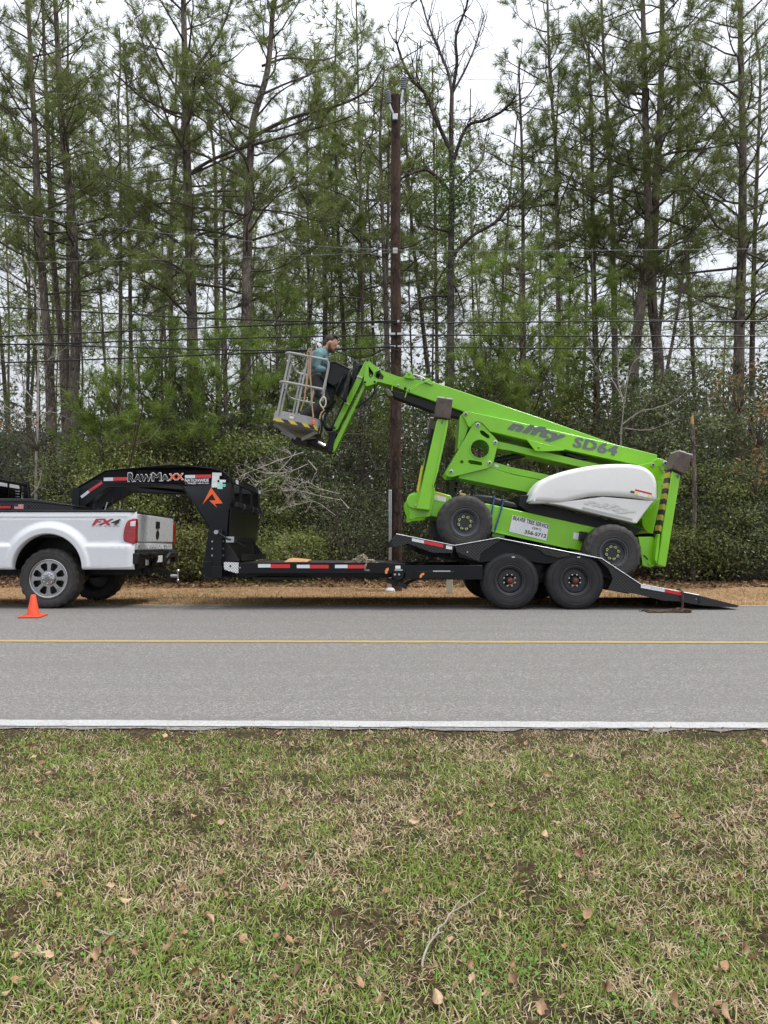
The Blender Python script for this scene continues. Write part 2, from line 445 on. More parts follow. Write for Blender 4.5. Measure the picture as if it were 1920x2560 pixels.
Y_NEAR, Y_MID, Y_FAR = 4.685, 7.62, 10.62          # near edge of the asphalt, centre line, far edge
def m_ground():
    m, t, b = _new('ground_soil')
    tc = t.nodes.new('ShaderNodeTexCoord'); sp = t.nodes.new('ShaderNodeSeparateXYZ'); t.links.new(tc.outputs['Object'], sp.inputs[0])
    wob = noise(t, .9, 5, .6); f = noise(t, 38, 8, .7); g = noise(t, 4.5, 6, .65); h = noise(t, 150, 4, .7)
    thatch = ramp(t, f.outputs['Fac'], [(.30, (.020, .014, .009)), (.5, (.070, .048, .028)), (.7, (.17, .12, .07))])
    green = ramp(t, f.outputs['Fac'], [(.35, (.014, .020, .007)), (.65, (.05, .068, .02))])
    gm = ramp(t, g.outputs['Fac'], [(.48, (0, 0, 0)), (.62, (.7, .7, .7))])
    near = mixc(t, gm.outputs[0], thatch.outputs[0], green.outputs[0])
    straw = ramp(t, f.outputs['Fac'], [(.30, (.17, .105, .058)), (.5, (.36, .23, .125)), (.72, (.54, .39, .22))])
    red = ramp(t, h.outputs['Fac'], [(.3, (.16, .083, .044)), (.7, (.40, .22, .115))])
    gm2 = ramp(t, g.outputs['Fac'], [(.42, (0, 0, 0)), (.60, (1, 1, 1))])
    verge = mixc(t, gm2.outputs[0], straw.outputs[0], red.outputs[0])
    litter = ramp(t, f.outputs['Fac'], [(.3, (.025, .017, .012)), (.6, (.085, .05, .03)), (.8, (.17, .10, .06))])
    yy = mth(t, 'ADD', sp.outputs['Y'], mth(t, 'MULTIPLY', wob.outputs['Fac'], 1.2))
    s1 = t.nodes.new('ShaderNodeMapRange'); s1.inputs['From Min'].default_value = 7; s1.inputs['From Max'].default_value = 9; t.links.new(sp.outputs['Y'], s1.inputs[0])
    s2 = t.nodes.new('ShaderNodeMapRange'); s2.inputs['From Min'].default_value = 15.2; s2.inputs['From Max'].default_value = 16.2; t.links.new(yy, s2.inputs[0])
    c = mixc(t, s2.outputs[0], mixc(t, s1.outputs[0], near, verge), litter.outputs[0])
    t.links.new(c, b.inputs['Base Color']); b.inputs['Roughness'].default_value = .95; b.inputs['Specular IOR Level'].default_value = .15
    bump(t, b, f.outputs['Fac'], .9, .03)
    return m
gx = np.concatenate([np.linspace(-400, -12, 12), np.linspace(-11, 11, 111), np.linspace(12, 400, 12)])
gy = np.concatenate([np.linspace(-80, 0, 6), np.concatenate([np.linspace(.4, 9.8, 48), [10.0], np.linspace(10.2, 17.4, 37)]), np.linspace(18, 600, 18)])
GX, GY = np.meshgrid(gx, gy)
def ground_z(x, y):
    lawn = np.clip((4.5 - y) / .5, 0, 1) * np.clip((y + 6) / 2, 0, 1)
    z = lawn * (vnoise(x, y, 1.3, 3) - .35) * .05
    v = np.clip((y - 12.6) / .8, 0, 1)
    return z + fall(y) + v * (vnoise(x, y, .8, 5) - .5) * .06 - .004
def fall(y): return -.0647 * np.clip(y - 10.0, 0, 3.5)      # the far lane edge and verge fall away to the trees
GZ = ground_z(GX, GY)
nx, ny = len(gx), len(gy)
idx = np.arange(nx * ny).reshape(ny, nx)
ff = np.stack([idx[:-1, :-1], idx[:-1, 1:], idx[1:, 1:], idx[1:, :-1]], -1).reshape(-1, 4)
o = fast_mesh('ground', np.stack([GX, GY, GZ], -1).reshape(-1, 3), ff, m_ground(), smooth=True); tag(o, kind='structure')

def m_asphalt():
    m, t, b = _new('aged_asphalt')
    tc = t.nodes.new('ShaderNodeTexCoord')
    v = t.nodes.new('ShaderNodeTexVoronoi'); v.inputs['Scale'].default_value = 95; t.links.new(tc.outputs['Object'], v.inputs['Vector'])
    n1 = noise(t, 140, 5, .7); n2 = noise(t, 1.1, 6, .6, stretch=(.35, 1, 1)); n3 = noise(t, 9, 6, .65); n4 = noise(t, 2.0, 4, .6, stretch=(.04, 1.6, 1))
    sepc = t.nodes.new('ShaderNodeSeparateColor'); t.links.new(v.outputs['Color'], sepc.inputs[0])
    stone = ramp(t, sepc.outputs[0], [(.0, (.050, .047, .043)), (.35, (.150, .143, .132)), (.75, (.230, .219, .203)), (1, (.44, .425, .40))])
    fine = ramp(t, n1.outputs['Fac'], [(.3, (.105, .10, .093)), (.7, (.275, .262, .244))])
    c = mixc(t, .45, stone.outputs[0], fine.outputs[0])
    c = mixc(t, mth(t, 'MULTIPLY', n2.outputs['Fac'], .35), c, (.185, .178, .168))
    tr = ramp(t, n4.outputs['Fac'], [(.42, (0, 0, 0)), (.64, (.35, .35, .35))])
    c = mixc(t, tr.outputs[0], c, (.15, .142, .133))
    st = ramp(t, n3.outputs['Fac'], [(.66, (0, 0, 0)), (.74, (.5, .5, .5))])
    c = mixc(t, st.outputs[0], c, (.10, .095, .09))
    t.links.new(c, b.inputs['Base Color']); b.inputs['Roughness'].default_value = .82; b.inputs['Specular IOR Level'].default_value = .3
    bump(t, b, sepc.outputs[1], .55, .008)
    return m
def road_sheet(name, y0, y1, mat, z, wob=0.0, seed=1):
    xs = np.concatenate([np.linspace(-300, -14, 8), np.linspace(-13.5, 13.5, 541), np.linspace(14, 300, 8)])
    a = y0 + wob * (vnoise(xs, xs * 0, 5, seed) - .5) + wob * .7 * (vnoise(xs, xs * 0, 19, seed + 1) - .5)
    c = y1 + wob * (vnoise(xs, xs * 0 + 9, 5, seed + 2) - .5) + wob * .7 * (vnoise(xs, xs * 0 + 5, 19, seed + 3) - .5)
    sk = -.011 * np.clip(xs, -40, 40); a = a + sk; c = c + sk      # the road is not quite square to the view
    n = len(xs); rows = [a, c] if y1 < 10 or y0 > 10 else [a, np.full(n, 10.0), c]
    v = np.concatenate([np.stack([xs, q, z + fall(q)], -1) for q in rows])
    i = np.arange(n - 1); f = np.concatenate([np.stack([i, i + 1, i + 1 + n, i + n], -1) + k * n for k in range(len(rows) - 1)])
    return tag(fast_mesh(name, v, f, mat), kind='structure')
def m_paint(name, col, worn):
    m, t, b = _new(name)
    v = noise(t, 70, 6, .75); n2 = noise(t, 4, 5, .6)
    s = mth(t, 'ADD', mth(t, 'MULTIPLY', v.outputs['Fac'], .7), mth(t, 'MULTIPLY', n2.outputs['Fac'], .3))
    w = ramp(t, s, [(.50 - worn, (0, 0, 0)), (.62 - worn * .6, (1, 1, 1))])
    c = ramp(t, n2.outputs['Fac'], [(.3, tuple(k * .85 for k in col)), (.7, col)])
    t.links.new(mixc(t, mth(t, 'MULTIPLY', w.outputs[0], .55), c.outputs[0], (.17, .165, .155)), b.inputs['Base Color']); b.inputs['Roughness'].default_value = .7
    bump(t, b, v.outputs['Fac'], .3, .004)
    return m
road_sheet('road', Y_NEAR, Y_FAR, m_asphalt(), .004, .06, 11)
road_sheet('edge_line', 4.725, 4.85, m_paint('white_road_paint', (.50, .50, .49), .05), .009, .012, 21)
road_sheet('centre_line', 7.57, 7.67, m_paint('yellow_road_paint', (.50, .34, .09), .08), .009, .012, 31)
road_sheet('far_edge_line', 10.50, 10.58, m_paint('faded_white_paint', (.55, .55, .54), .12), .009, .02, 41)

# ------------------------------------------------------------------ grass
def blades(name, x, y, L, wid, lie, tint, mat, label, cat, seed, zbase=None):
    g = np.random.default_rng(seed); n = len(x)
    z = ground_z(x, y) if zbase is None else zbase
    az = g.uniform(0, 2 * np.pi, n); t1 = np.clip(g.normal(lie, .38, n), 0, 1.5); t2 = np.clip(t1 + g.uniform(0, .7, n), 0, 1.62)
    d1 = np.stack([np.sin(t1) * np.cos(az), np.sin(t1) * np.sin(az), np.cos(t1)], -1); d2 = np.stack([np.sin(t2) * np.cos(az), np.sin(t2) * np.sin(az), np.cos(t2)], -1)
    roll = g.uniform(-.8, .8, n)
    side = np.stack([-np.sin(az), np.cos(az), np.zeros(n)], -1) * np.cos(roll)[:, None] + np.cross(d1, np.stack([-np.sin(az), np.cos(az), np.zeros(n)], -1)) * np.sin(roll)[:, None]
    b = np.stack([x, y, z - .003], -1); m = b + d1 * (L * .5)[:, None]; t = m + d2 * (L * .5)[:, None]
    w = side * (wid * .5)[:, None]
    v = np.stack([b - w, b + w, m - w * .85, m + w * .85, t], 1).reshape(-1, 3)
    k = np.arange(n)[:, None] * 5
    f = np.stack([k + [0, 1, 3], k + [0, 3, 2], k + [2, 3, 4]], 1).reshape(-1, 3)
    o = fast_mesh(name, v, f, mat, tint=np.repeat(tint, 3))
    return tag(o, label, cat, kind='stuff')
m_grass = M_leaf('lawn_blades', [(0, (.72, .62, .43)), (.22, (.56, .44, .26)), (.40, (.28, .19, .10)), (.50, (.28, .28, .085)), (.72, (.195, .275, .055)), (1, (.34, .46, .10))], .3, .6, .25)
N = 258000
yy = 1.55 + (4.80 - 1.55) * rng.uniform(0, 1, N) ** 1.12
wide = yy * .57 + .85; xx = rng.uniform(-1, 1, N) * wide
xx[:30000] = np.sign(xx[:30000]) * (wide[:30000] + np.abs(xx[:30000]) / wide[:30000] * 1.6)      # thinner beyond the edges of the view
patch = .22 * vnoise(xx, yy, 1.1, 1) + .18 * vnoise(xx, yy, 3.1, 2) + .30 * vnoise(xx, yy, 11, 3) + .30 * vnoise(xx, yy, 30, 4)
edge = np.clip((yy - 4.2) / .5, 0, 1)
green = np.clip((patch - .49) * 3.4 + .45 - edge * .36, .05, .82)
isg = rng.uniform(0, 1, N) < green
keep = (vnoise(xx, yy, 7, 9) + rng.uniform(-.3, .3, N) > .22 + edge * .30)
tint = np.where(isg, np.clip(rng.normal(.76, .13, N), .5, 1), np.clip(rng.normal(.18, .13, N), 0, .48))
LL = np.where(isg, rng.uniform(.018, .050, N), rng.uniform(.018, .060, N)); WW = np.where(isg, rng.uniform(.0024, .0055, N), rng.uniform(.0020, .0046, N))
LL *= 1 - .4 * edge
blades('lawn_grass', xx[keep], yy[keep], LL[keep], WW[keep], np.where(isg, .80, 1.05)[keep], tint[keep], m_grass, 'patchy green and straw coloured winter lawn beside the road', 'grass', 5)
# verge beyond the road: short dry grass and pine straw
m_vgrass = M_leaf('verge_blades', [(0, (.66, .50, .30)), (.3, (.52, .36, .20)), (.55, (.36, .215, .11)), (.75, (.22, .20, .075)), (1, (.13, .18, .045))], .25, .7, .2)
N = 40000
yy = rng.uniform(10.60, 15.9, N); xx = rng.uniform(-1, 1, N) * (yy * .58 + .5)
pt = vnoise(xx, yy, .9, 12) * .6 + vnoise(xx, yy, 3.5, 13) * .4
isg = rng.uniform(0, 1, N) < np.clip((pt - .48) * 2.2 + .06, .02, .5)
tint = np.where(isg, rng.uniform(.7, 1, N), rng.uniform(0, .65, N))
blades('verge_grass', xx, yy, rng.uniform(.03, .11, N), rng.uniform(.004, .009, N), np.where(isg, .75, 1.2), tint, m_vgrass, 'dry tan grass and pine straw on the far verge', 'grass', 6)

# fallen leaves, one object each
def leaf_mesh(seed, lob):
    g = random.Random(seed); rows = []
    L = 1.0; curl = g.uniform(.3, 1.3); cup = g.uniform(.3, 2.2) * g.choice((-1, 1, 1)); tw = g.uniform(-1.2, 1.2)
    for i in range(7):
        u = i / 6; w = .34 * math.sin(math.pi * min(1, u * .93 + .05)) ** .8
        if lob: w *= 1 + .35 * math.cos(u * 15)
        row = []
        for j in range(5):
            s = (j - 2) / 2
            x = (u - .5) * L; y = s * w; z = curl * .35 * (u - .5) ** 2 * 2 + cup * .30 * s * s * w + tw * s * w * (u - .5)
            row.append((x, y, z))
        rows.append(row)
    b = MB().grid(rows)
    b.tube([(-.5, 0, curl * .17), (-.66, .03, curl * .20), (-.8, .05, curl * .17)], .012, 4)
    me = bpy.data.meshes.new('fallen_leaf'); me.from_pydata(b.v, [], b.f); me.shade_smooth()
    return me
m_leafs = [M('dry_leaf_%s' % k, c, .6, 0, .3, 3, bmp=.2, bscale=9) for k, c in (('tan', (.33, .195, .105)), ('brown', (.22, .115, .058)), ('pale', (.42, .28, .165)), ('umber', (.11, .058, .034)), ('rust', (.29, .15, .072)))]
leaf_meshes = []
for k in range(10):
    me = leaf_mesh(k, k % 3 == 0); me.materials.append(m_leafs[(0, 4, 1, 2, 0, 3, 1, 4, 2, 0)[k]]); leaf_meshes.append(me)
lr = random.Random(4)
for k in range(300):
    Y = 1.95 + 2.72 * lr.random() ** 1.15; X = lr.uniform(-1, 1) * (Y * .545 + .1)
    lk = lr.randrange(10); me = leaf_meshes[lk]
    o = bpy.data.objects.new('fallen_leaf', me); C.objects.link(o)
    s = lr.uniform(.022, .046) * (1.1 if Y < 2.5 else 1); o.scale = (s, s * lr.uniform(.75, 1.15), s)
    o.location = (X, Y, float(ground_z(np.array([X]), np.array([Y]))[0]) + .014 + .014 * lr.random())
    o.rotation_euler = (lr.gauss(0, .7), lr.gauss(0, .6), lr.uniform(0, 6.28))
    hue = ('light tan', 'rust brown', 'mid brown', 'pale beige', 'light tan', 'dark umber', 'mid brown', 'rust brown', 'pale beige', 'light tan')[lk]
    shape = 'lobed' if lk % 3 == 0 else 'oval'
    tag(o, hue + ' ' + shape + ' dry leaf lying loose on the near lawn', 'leaf', hue + ' ' + shape + ' leaves on the near lawn')
# leaf litter under the tree line, too many to count
N = 9000
Y = 14.4 + rng.uniform(0, 1, N) ** 1.6 * 4; X = rng.uniform(-1, 1, N) * (Y * .58 + .6)
def quads(name, c, d, n, L, W_, mat, tint, parent=None):
    """flat lozenge leaves: centre, long direction, normal"""
    s = np.cross(n, d); s /= np.linalg.norm(s, axis=1)[:, None] + 1e-9
    a = d * (L * .5)[:, None]; b = s * (W_ * .5)[:, None]
    v = np.stack([c - a, c + b - a * .1, c + a, c - b - a * .1], 1).reshape(-1, 3)
    k = np.arange(len(c))[:, None] * 4
    return fast_mesh(name, v, k + np.array([[0, 1, 2, 3]]), mat, parent, tint)
def unit(a): return a / (np.linalg.norm(a, axis=1)[:, None] + 1e-9)
m_litter = M_leaf('litter_leaves', [(0, (.07, .04, .025)), (.5, (.20, .11, .06)), (1, (.36, .22, .12))], .15, .7)
tag(quads('leaf_litter', np.stack([X, Y, -.22 + rng.uniform(0, .05, N)], -1), unit(rng.normal(0, 1, (N, 3)) * [1, 1, .3]), unit(rng.normal(0, .35, (N, 3)) + [0, 0, 1]),
          rng.uniform(.06, .13, N), rng.uniform(.03, .07, N), m_litter, rng.uniform(0, 1, N)), 'brown leaf litter and pine straw along the foot of the tree line', 'leaves', kind='stuff')
# clover low in the lawn
N = 620
cx = rng.uniform(-1.2, 1.2, 40); cy = rng.uniform(1.95, 2.45, 40); k = rng.integers(0, 40, N)
X = cx[k] + rng.normal(0, .05, N); Y = cy[k] + rng.normal(0, .05, N)
m_clover = M_leaf('clover_leaves', [(0, (.08, .19, .03)), (1, (.17, .34, .06))], .35, .5)
tag(quads('clover', np.stack([X, Y, ground_z(X, Y) + rng.uniform(.012, .035, N)], -1), unit(rng.normal(0, 1, (N, 3)) * [1, 1, .2]), unit(rng.normal(0, .3, (N, 3)) + [0, 0, 1]),
          rng.uniform(.010, .018, N), rng.uniform(.010, .017, N), m_clover, rng.uniform(0, 1, N)), 'bright green clover leaves scattered low in the near lawn', 'clover', kind='stuff')
N = 5200
Y = 1.6 + 3.1 * rng.uniform(0, 1, N) ** 1.1; X = rng.uniform(-1, 1, N) * (Y * .57 + .7); kp = vnoise(X, Y, 2.3, 51) + rng.uniform(-.3, .3, N) > .48; X, Y = X[kp], Y[kp]; N = len(X)
tag(quads('leaf_crumbs', np.stack([X, Y, ground_z(X, Y) + rng.uniform(.006, .026, N)], -1), unit(rng.normal(0, 1, (N, 3)) * [1, 1, .4]), unit(rng.normal(0, .5, (N, 3)) + [0, 0, 1]),
          rng.uniform(.010, .034, N), rng.uniform(.006, .016, N), m_litter, rng.uniform(.2, 1, N)), 'broken bits of dead leaf scattered through the lawn', 'leaves', kind='stuff')
m_twig = M('weathered_twig', (.30, .265, .22), .85, 0, .3, 20, bmp=.3)
def stick(pts, r, label):
    b = MB()
    q = [P(a, c, EYE * F_PX / (c - HOR) * .985) for a, c in pts[0]]; q = [v + Vector((lr.gauss(0, .004), lr.gauss(0, .006), abs(lr.gauss(0, .004)))) for v in smooth_open(q, 3)]
    b.tube([v + Vector((0, 0, .012)) for v in smooth_open(q, 4)], [r * (1 - .5 * i / (4 * (len(q) - 1))) for i in range(4 * (len(q) - 1) + 1)], 6)
    for extra in pts[1:]:
        q = [P(a, c, EYE * F_PX / (c - HOR) * .985) for a, c in extra]
        b.tube([v + Vector((0, 0, .012)) for v in q], r * .5, 5)
    return tag(b.build('stick', m_twig), label, 'stick')
stick([[(1056, 2425), (1065, 2390), (1090, 2345), (1120, 2300), (1148, 2262)], [(1120, 2295), (1165, 2268), (1215, 2235)], [(1092, 2343), (1110, 2338)]], .0042, 'long pale forked twig lying on the lawn right of centre')
stick([[(235, 2335), (275, 2343), (318, 2350)], [(275, 2343), (300, 2330)]], .0035, 'short grey twig lying in the straw at the left of the lawn')

# ------------------------------------------------------------------ trees
m_bark = M_bark('pine_bark', (.080, .064, .054), (.215, .178, .152), 7, 1.0)
m_limb = M('limb_bark', (.085, .068, .056), .9, 0, .35, 6, bmp=.5, bscale=25)
m_grey = M('bare_grey_bark', (.30, .275, .245), .85, 0, .3, 7, bmp=.3, bscale=30)
m_pale = M('pale_dead_twigs', (.46, .42, .37), .85, 0, .3, 7, bmp=.3, bscale=30)
m_oakbark = M_bark('oak_bark', (.050, .042, .036), (.125, .108, .092), 8, .8)
m_need = M_leaf('pine_needles', [(0, (.165, .150, .066)), (.3, (.155, .190, .060)), (.65, (.195, .250, .070)), (1, (.28, .345, .10))], .42, .5, .35)
m_needy = M_leaf('young_pine_needles', [(0, (.11, .15, .035)), (.4, (.18, .26, .05)), (1, (.31, .41, .09))], .40, .5, .35)
m_ever = M_leaf('evergreen_leaves', [(0, (.055, .066, .030)), (.4, (.098, .125, .050)), (.75, (.165, .200, .080)), (1, (.26, .295, .125))], .34, .4, .45)
m_olive = M_leaf('olive_leaves', [(0, (.05, .06, .022)), (.5, (.12, .135, .04)), (1, (.25, .25, .07))], .3, .5, .35)
m_rusty = M_leaf('dead_brown_leaves', [(0, (.13, .065, .03)), (.5, (.28, .145, .065)), (1, (.42, .25, .12))], .3, .7, .2)
m_ivy = M_leaf('ivy_leaves', [(0, (.04, .075, .015)), (.6, (.085, .15, .03)), (1, (.14, .22, .045))], .3, .45, .4)

class Wood:
    """many tapering limbs gathered as arrays of quads"""
    def __init__(s): s.v = []; s.f = []; s.k = 0
    def limb(s, path, r0, r1, n=5):
        path = np.asarray(path, float); m = len(path)
        t = np.gradient(path, axis=0); t /= np.linalg.norm(t, axis=1)[:, None] + 1e-9
        ref = np.array([0, 0, 1.]) if abs(t[0, 2]) < .8 else np.array([1., 0, 0])
        u = np.cross(t, ref); u /= np.linalg.norm(u, axis=1)[:, None] + 1e-9; w = np.cross(t, u)
        a = np.arange(n) * 2 * np.pi / n; r = np.linspace(r0, r1, m)[:, None, None]
        ring = path[:, None, :] + r * (np.cos(a)[None, :, None] * u[:, None, :] + np.sin(a)[None, :, None] * w[:, None, :])
        s.v.append(ring.reshape(-1, 3))
        i = np.arange(m - 1)[:, None] * n; j = np.arange(n)[None, :]; j2 = (j + 1) % n
        s.f.append(np.stack([i + j, i + j2, i + n + j2, i + n + j], -1).reshape(-1, 4) + s.k); s.k += m * n
    def obj(s, name, mat, parent):
        if not s.v: return None
        return fast_mesh(name, np.concatenate(s.v), np.concatenate(s.f), mat, parent, smooth=True)
def wander(g, p, d, L, n, jit, lift):
    out = [np.array(p, float)]; d = np.array(d, float)
    for i in range(n):
        d = d + g.normal(0, jit, 3); d[2] += lift; d /= np.linalg.norm(d)
        out.append(out[-1] + d * L / n)
    return np.array(out), d
def needles(name, pos, dr, mat, parent, g, k=15, L=.19, w=.0085, tone=0.0, spread=.95):
    pos = np.asarray(pos); dr = unit(np.asarray(dr)); n = len(pos)
    r = unit(g.normal(0, 1, (n, k, 3)).reshape(-1, 3)).reshape(n, k, 3)
    d = dr[:, None, :] + r * spread; d /= np.linalg.norm(d, axis=2)[:, :, None]
    base = pos[:, None, :] - dr[:, None, :] * g.uniform(0, .16, (n, k, 1))
    s = np.cross(d, g.normal(0, 1, (n, k, 3))); s /= np.linalg.norm(s, axis=2)[:, :, None]
    l = L * g.uniform(.7, 1.2, (n, k, 1)); tip = base + d * l; tip[:, :, 2] -= .02
    v = np.stack([base - s * w * .5, base + s * w * .5, tip], 2).reshape(-1, 3)
    f = np.arange(n * k * 3).reshape(-1, 3)
    tn = np.clip(np.repeat(g.normal(.5 + tone, .26, n), k) + g.normal(0, .12, n * k), 0, 1)
    return fast_mesh(name, v, f, mat, parent, tn)
def lerp_path(pts, z):
    for a, b in zip(pts[:-1], pts[1:]):
        if a.z <= z <= b.z: return a.lerp(b, (z - a.z) / max(1e-6, b.z - a.z))
    return pts[-1]
def trunk_pts(px, Y, H, g):
    """px: (x, y) stations from the top of the picture down; the trunk goes on to the ground and up to height H"""
    pts = [P(a, b, Y) for a, b in px][::-1]
    base = Vector((pts[0].x + (pts[0].x - pts[-1].x) * .08, Y, -.30)); pts = [base] + pts
    d = (pts[-1] - pts[-2]).normalized()
    while pts[-1].z < H:
        d = (d + Vector((g.normal(0, .05), g.normal(0, .05), .12))).normalized(); pts.append(pts[-1] + d * min(1.6, max(.4, H - pts[-1].z + .01)))
    return pts
def pine(label, px, Y, w_px, H, zc, nb, Lmax, seed, density=1.0, limbs=(), mat=None, tone=0.0, group='pine trees along the road', name='pine_tree', k=19, L=.235, wd=.0105, dead=6, lift=.06):
    g = np.random.default_rng(seed); Y = Y + 1.2
    pts = trunk_pts(px, Y, H, g)
    root = thing(name, label, 'tree', (pts[0].x, Y, 0), group)
    r0 = w_px / F_PX * Y / 2; nb = int(nb * 1.25); Lmax = Lmax * 1.1
    path = smooth_open(pts, 5); n = len(path); rad = []
    for q in path:
        u = max(0, q.z) / H; rad.append(r0 * (1.0 + .35 * math.exp(-q.z * 1.6)) * (1 - .80 * u ** 1.15) + .012)
    MB().tube(path, rad, 12).build('trunk', m_bark, root, fix=False)
    wood = Wood(); tp, td = [], []
    def foliage(pth, d, ln, r):
        m = len(pth)
        ns = max(3, int(ln * 3.7 * density))
        for f in g.uniform(.30, 1.0, ns):
            i = min(m - 2, int(f * (m - 1))); p = pth[i] + (pth[i + 1] - pth[i]) * (f * (m - 1) - i)
            dd = pth[i + 1] - pth[i]; dd = dd / np.linalg.norm(dd)
            side = np.cross(dd, [0, 0, 1]); side /= np.linalg.norm(side) + 1e-6
            sd = dd * g.uniform(.3, .9) + side * g.choice((-1, 1)) * g.uniform(.4, 1.1) + np.array([0, 0, g.uniform(-.15, .45)]); sd /= np.linalg.norm(sd)
            sl = ln * g.uniform(.14, .34) * (1.25 - f * .6) + .12
            sp, se = wander(g, p, sd, sl, 4, .16, .07)
            wood.limb(sp, max(.006, r * .32), .0045, 3)
            nt_ = max(2, int(sl * 8.5 * density))
            for q in range(nt_):
                ff_ = g.uniform(.35, 1); i2 = min(3, int(ff_ * 4)); tpnt = sp[i2] + (sp[i2 + 1] - sp[i2]) * (ff_ * 4 - i2)
                t2 = se + g.normal(0, .55, 3); t2[2] += .25; t2 /= np.linalg.norm(t2); tl = g.uniform(.10, .30)
                e = tpnt + t2 * tl
                if q % 3 == 0: wood.limb(np.array([tpnt, e]), .0055, .004, 3)
                tp.append(e); td.append(t2)
            tp.append(sp[-1]); td.append(se)
        tp.append(pth[-1]); td.append(d)
    az = g.uniform(0, 6.28)
    for i in range(nb):
        u = (i + g.uniform(-.4, .4)) / nb; u = min(.985, max(0.0, u)); z = zc + (H - zc) * u
        p = lerp_path(path, z); az += 2.4 + g.normal(0, .5)
        ln = Lmax * (1 - .72 * u ** 1.6) * g.uniform(.55, 1.1) * (0.75 + .25 * min(1, u * 5))
        up = g.uniform(.02, .40) + u * .35
        d = np.array([math.cos(az), math.sin(az), up]); d /= np.linalg.norm(d)
        pth, e = wander(g, p, d, ln, 8, .13, lift * .6)
        r = .011 + .0085 * ln
        wood.limb(pth, r, .007, 6); foliage(pth, e, ln, r)
    for lb in limbs:          # limbs the photograph shows: stations in pixels plus depth offset at the tip
        q = [P(a, b, Y + lb[1] * j / max(1, len(lb[0]) - 1)) for j, (a, b) in enumerate(lb[0])]
        pth = np.array([list(v) for v in smooth_open(q, 4)]); ln = float(np.linalg.norm(np.diff(pth, axis=0), axis=1).sum())
        d = pth[-1] - pth[-2]; d /= np.linalg.norm(d); wood.limb(pth, lb[2], lb[2] * .35, 7); foliage(pth, d, ln * .8, lb[2] * .7)
    for i in range(dead):     # bare dead stubs below the crown
        z = g.uniform(max(2.2, zc - 5), zc + .5); p = lerp_path(path, z); a = g.uniform(0, 6.28)
        pth, e = wander(g, p, [math.cos(a), math.sin(a), g.uniform(-.25, .35)], g.uniform(.4, 1.9), 6, .2, -.02)
        wood.limb(pth, .016, .004, 4)
        for _ in range(3):
            j = g.integers(2, 6); q, _e = wander(g, pth[j], e + g.normal(0, .6, 3), g.uniform(.2, .6), 4, .25, 0); wood.limb(q, .007, .003, 3)
    tag(wood.obj('limbs', m_limb, root), kind='stuff')
    needles('crown', tp, td, mat or m_need, root, g, k, L, wd, tone)
    return root

PT = pine
PT('tall leaning pine at far left, leftmost of a close group of three', [(66, -20), (72, 60), (88, 350), (107, 700), (122, 900), (130, 1150)], 18.5, 25, 16.5, 7.0, 34, 3.0, 1, 1.0, dead=9)
PT('slender pine between two thicker pines at far left', [(112, 150), (118, 300), (130, 600), (148, 800), (156, 900), (165, 1150)], 20.5, 18, 17.5, 8.6, 26, 2.4, 2, .9)
PT('straight stout pine at left, rightmost of a close group of three', [(130, -20), (139, 20), (153, 290), (176, 500), (186, 640), (191, 820), (183, 1000), (181, 1200)], 19.0, 29, 17.5, 7.4, 36, 3.1, 3, 1.05)
PT('thin dark pine left of the twin thin trunk, behind the left group', [(300, 380), (302, 600), (301, 800), (296, 1100)], 25, 11, 19, 9.0, 26, 2.6, 4, .9, L=.27, wd=.0135)
PT('thin pale pine just right of its thin twin at left', [(318, 250), (323, 500), (326, 800), (330, 1100)], 26, 12, 19, 8.2, 28, 2.6, 5, .9, L=.27, wd=.0135)
PT('slim pine standing just left of the big straight pine', [(432, 480), (429, 600), (427, 750), (428, 950), (430, 1150)], 24, 14, 17.5, 8.0, 26, 2.5, 6, .9, L=.29, wd=.0155)
PT('big straight pine rising behind the gooseneck of the trailer', [(458, -20), (462, 150), (466, 350), (473, 580), (480, 800), (481, 1000), (475, 1200)], 18.0, 32, 17.5, 6.4, 38, 3.6, 7, 1.05,
   limbs=[([(484, 428), (530, 400), (600, 372), (700, 345), (800, 318), (880, 290)], -1.2, .05), ([(484, 490), (540, 478), (620, 480), (690, 492), (740, 470)], .8, .04), ([(455, 285), (410, 272), (350, 240), (300, 195), (250, 150)], -1, .04), ([(478, 180), (520, 130), (560, 60), (580, -10)], .5, .045)])
PT('narrow pine left of its thinner neighbour behind the forked pine', [(538, 430), (540, 600), (541, 750), (545, 950), (548, 1150)], 25, 14, 19, 8.6, 26, 2.6, 8, .9, L=.27, wd=.0135)
PT('very thin pine close right of a narrow pine, left of the basket', [(558, 450), (560, 600), (562, 800), (566, 1100)], 26, 10, 18.5, 9.0, 22, 2.3, 9, .85, L=.27, wd=.0135)
PT('large pine with a crooked upper trunk, left of the man basket', [(690, -20), (683, 20), (668, 180), (634, 300), (624, 430), (618, 600), (616, 760), (614, 900), (612, 1150)], 17.5, 30, 16.5, 7.2, 36, 3.3, 10, 1.0,
   limbs=[([(630, 345), (690, 312), (760, 285), (850, 262), (920, 225), (960, 165)], -1.5, .055), ([(632, 600), (665, 590), (700, 580), (740, 565)], -1, .035), ([(690, 20), (740, -5), (790, -25)], .5, .035), ([(655, 165), (720, 145), (810, 150), (880, 120)], .8, .035)])
PT('thin distant pine above the man in the basket', [(768, 420), (770, 600), (772, 800), (775, 1100)], 29, 10, 19, 9.5, 26, 2.7, 11, .9, L=.29, wd=.015, tone=.05)
PT('thin distant pine between the basket and the utility pole', [(812, 450), (813, 620), (816, 820), (820, 1100)], 30, 10, 18.5, 9.0, 26, 2.7, 12, .9, L=.29, wd=.015, tone=.05)
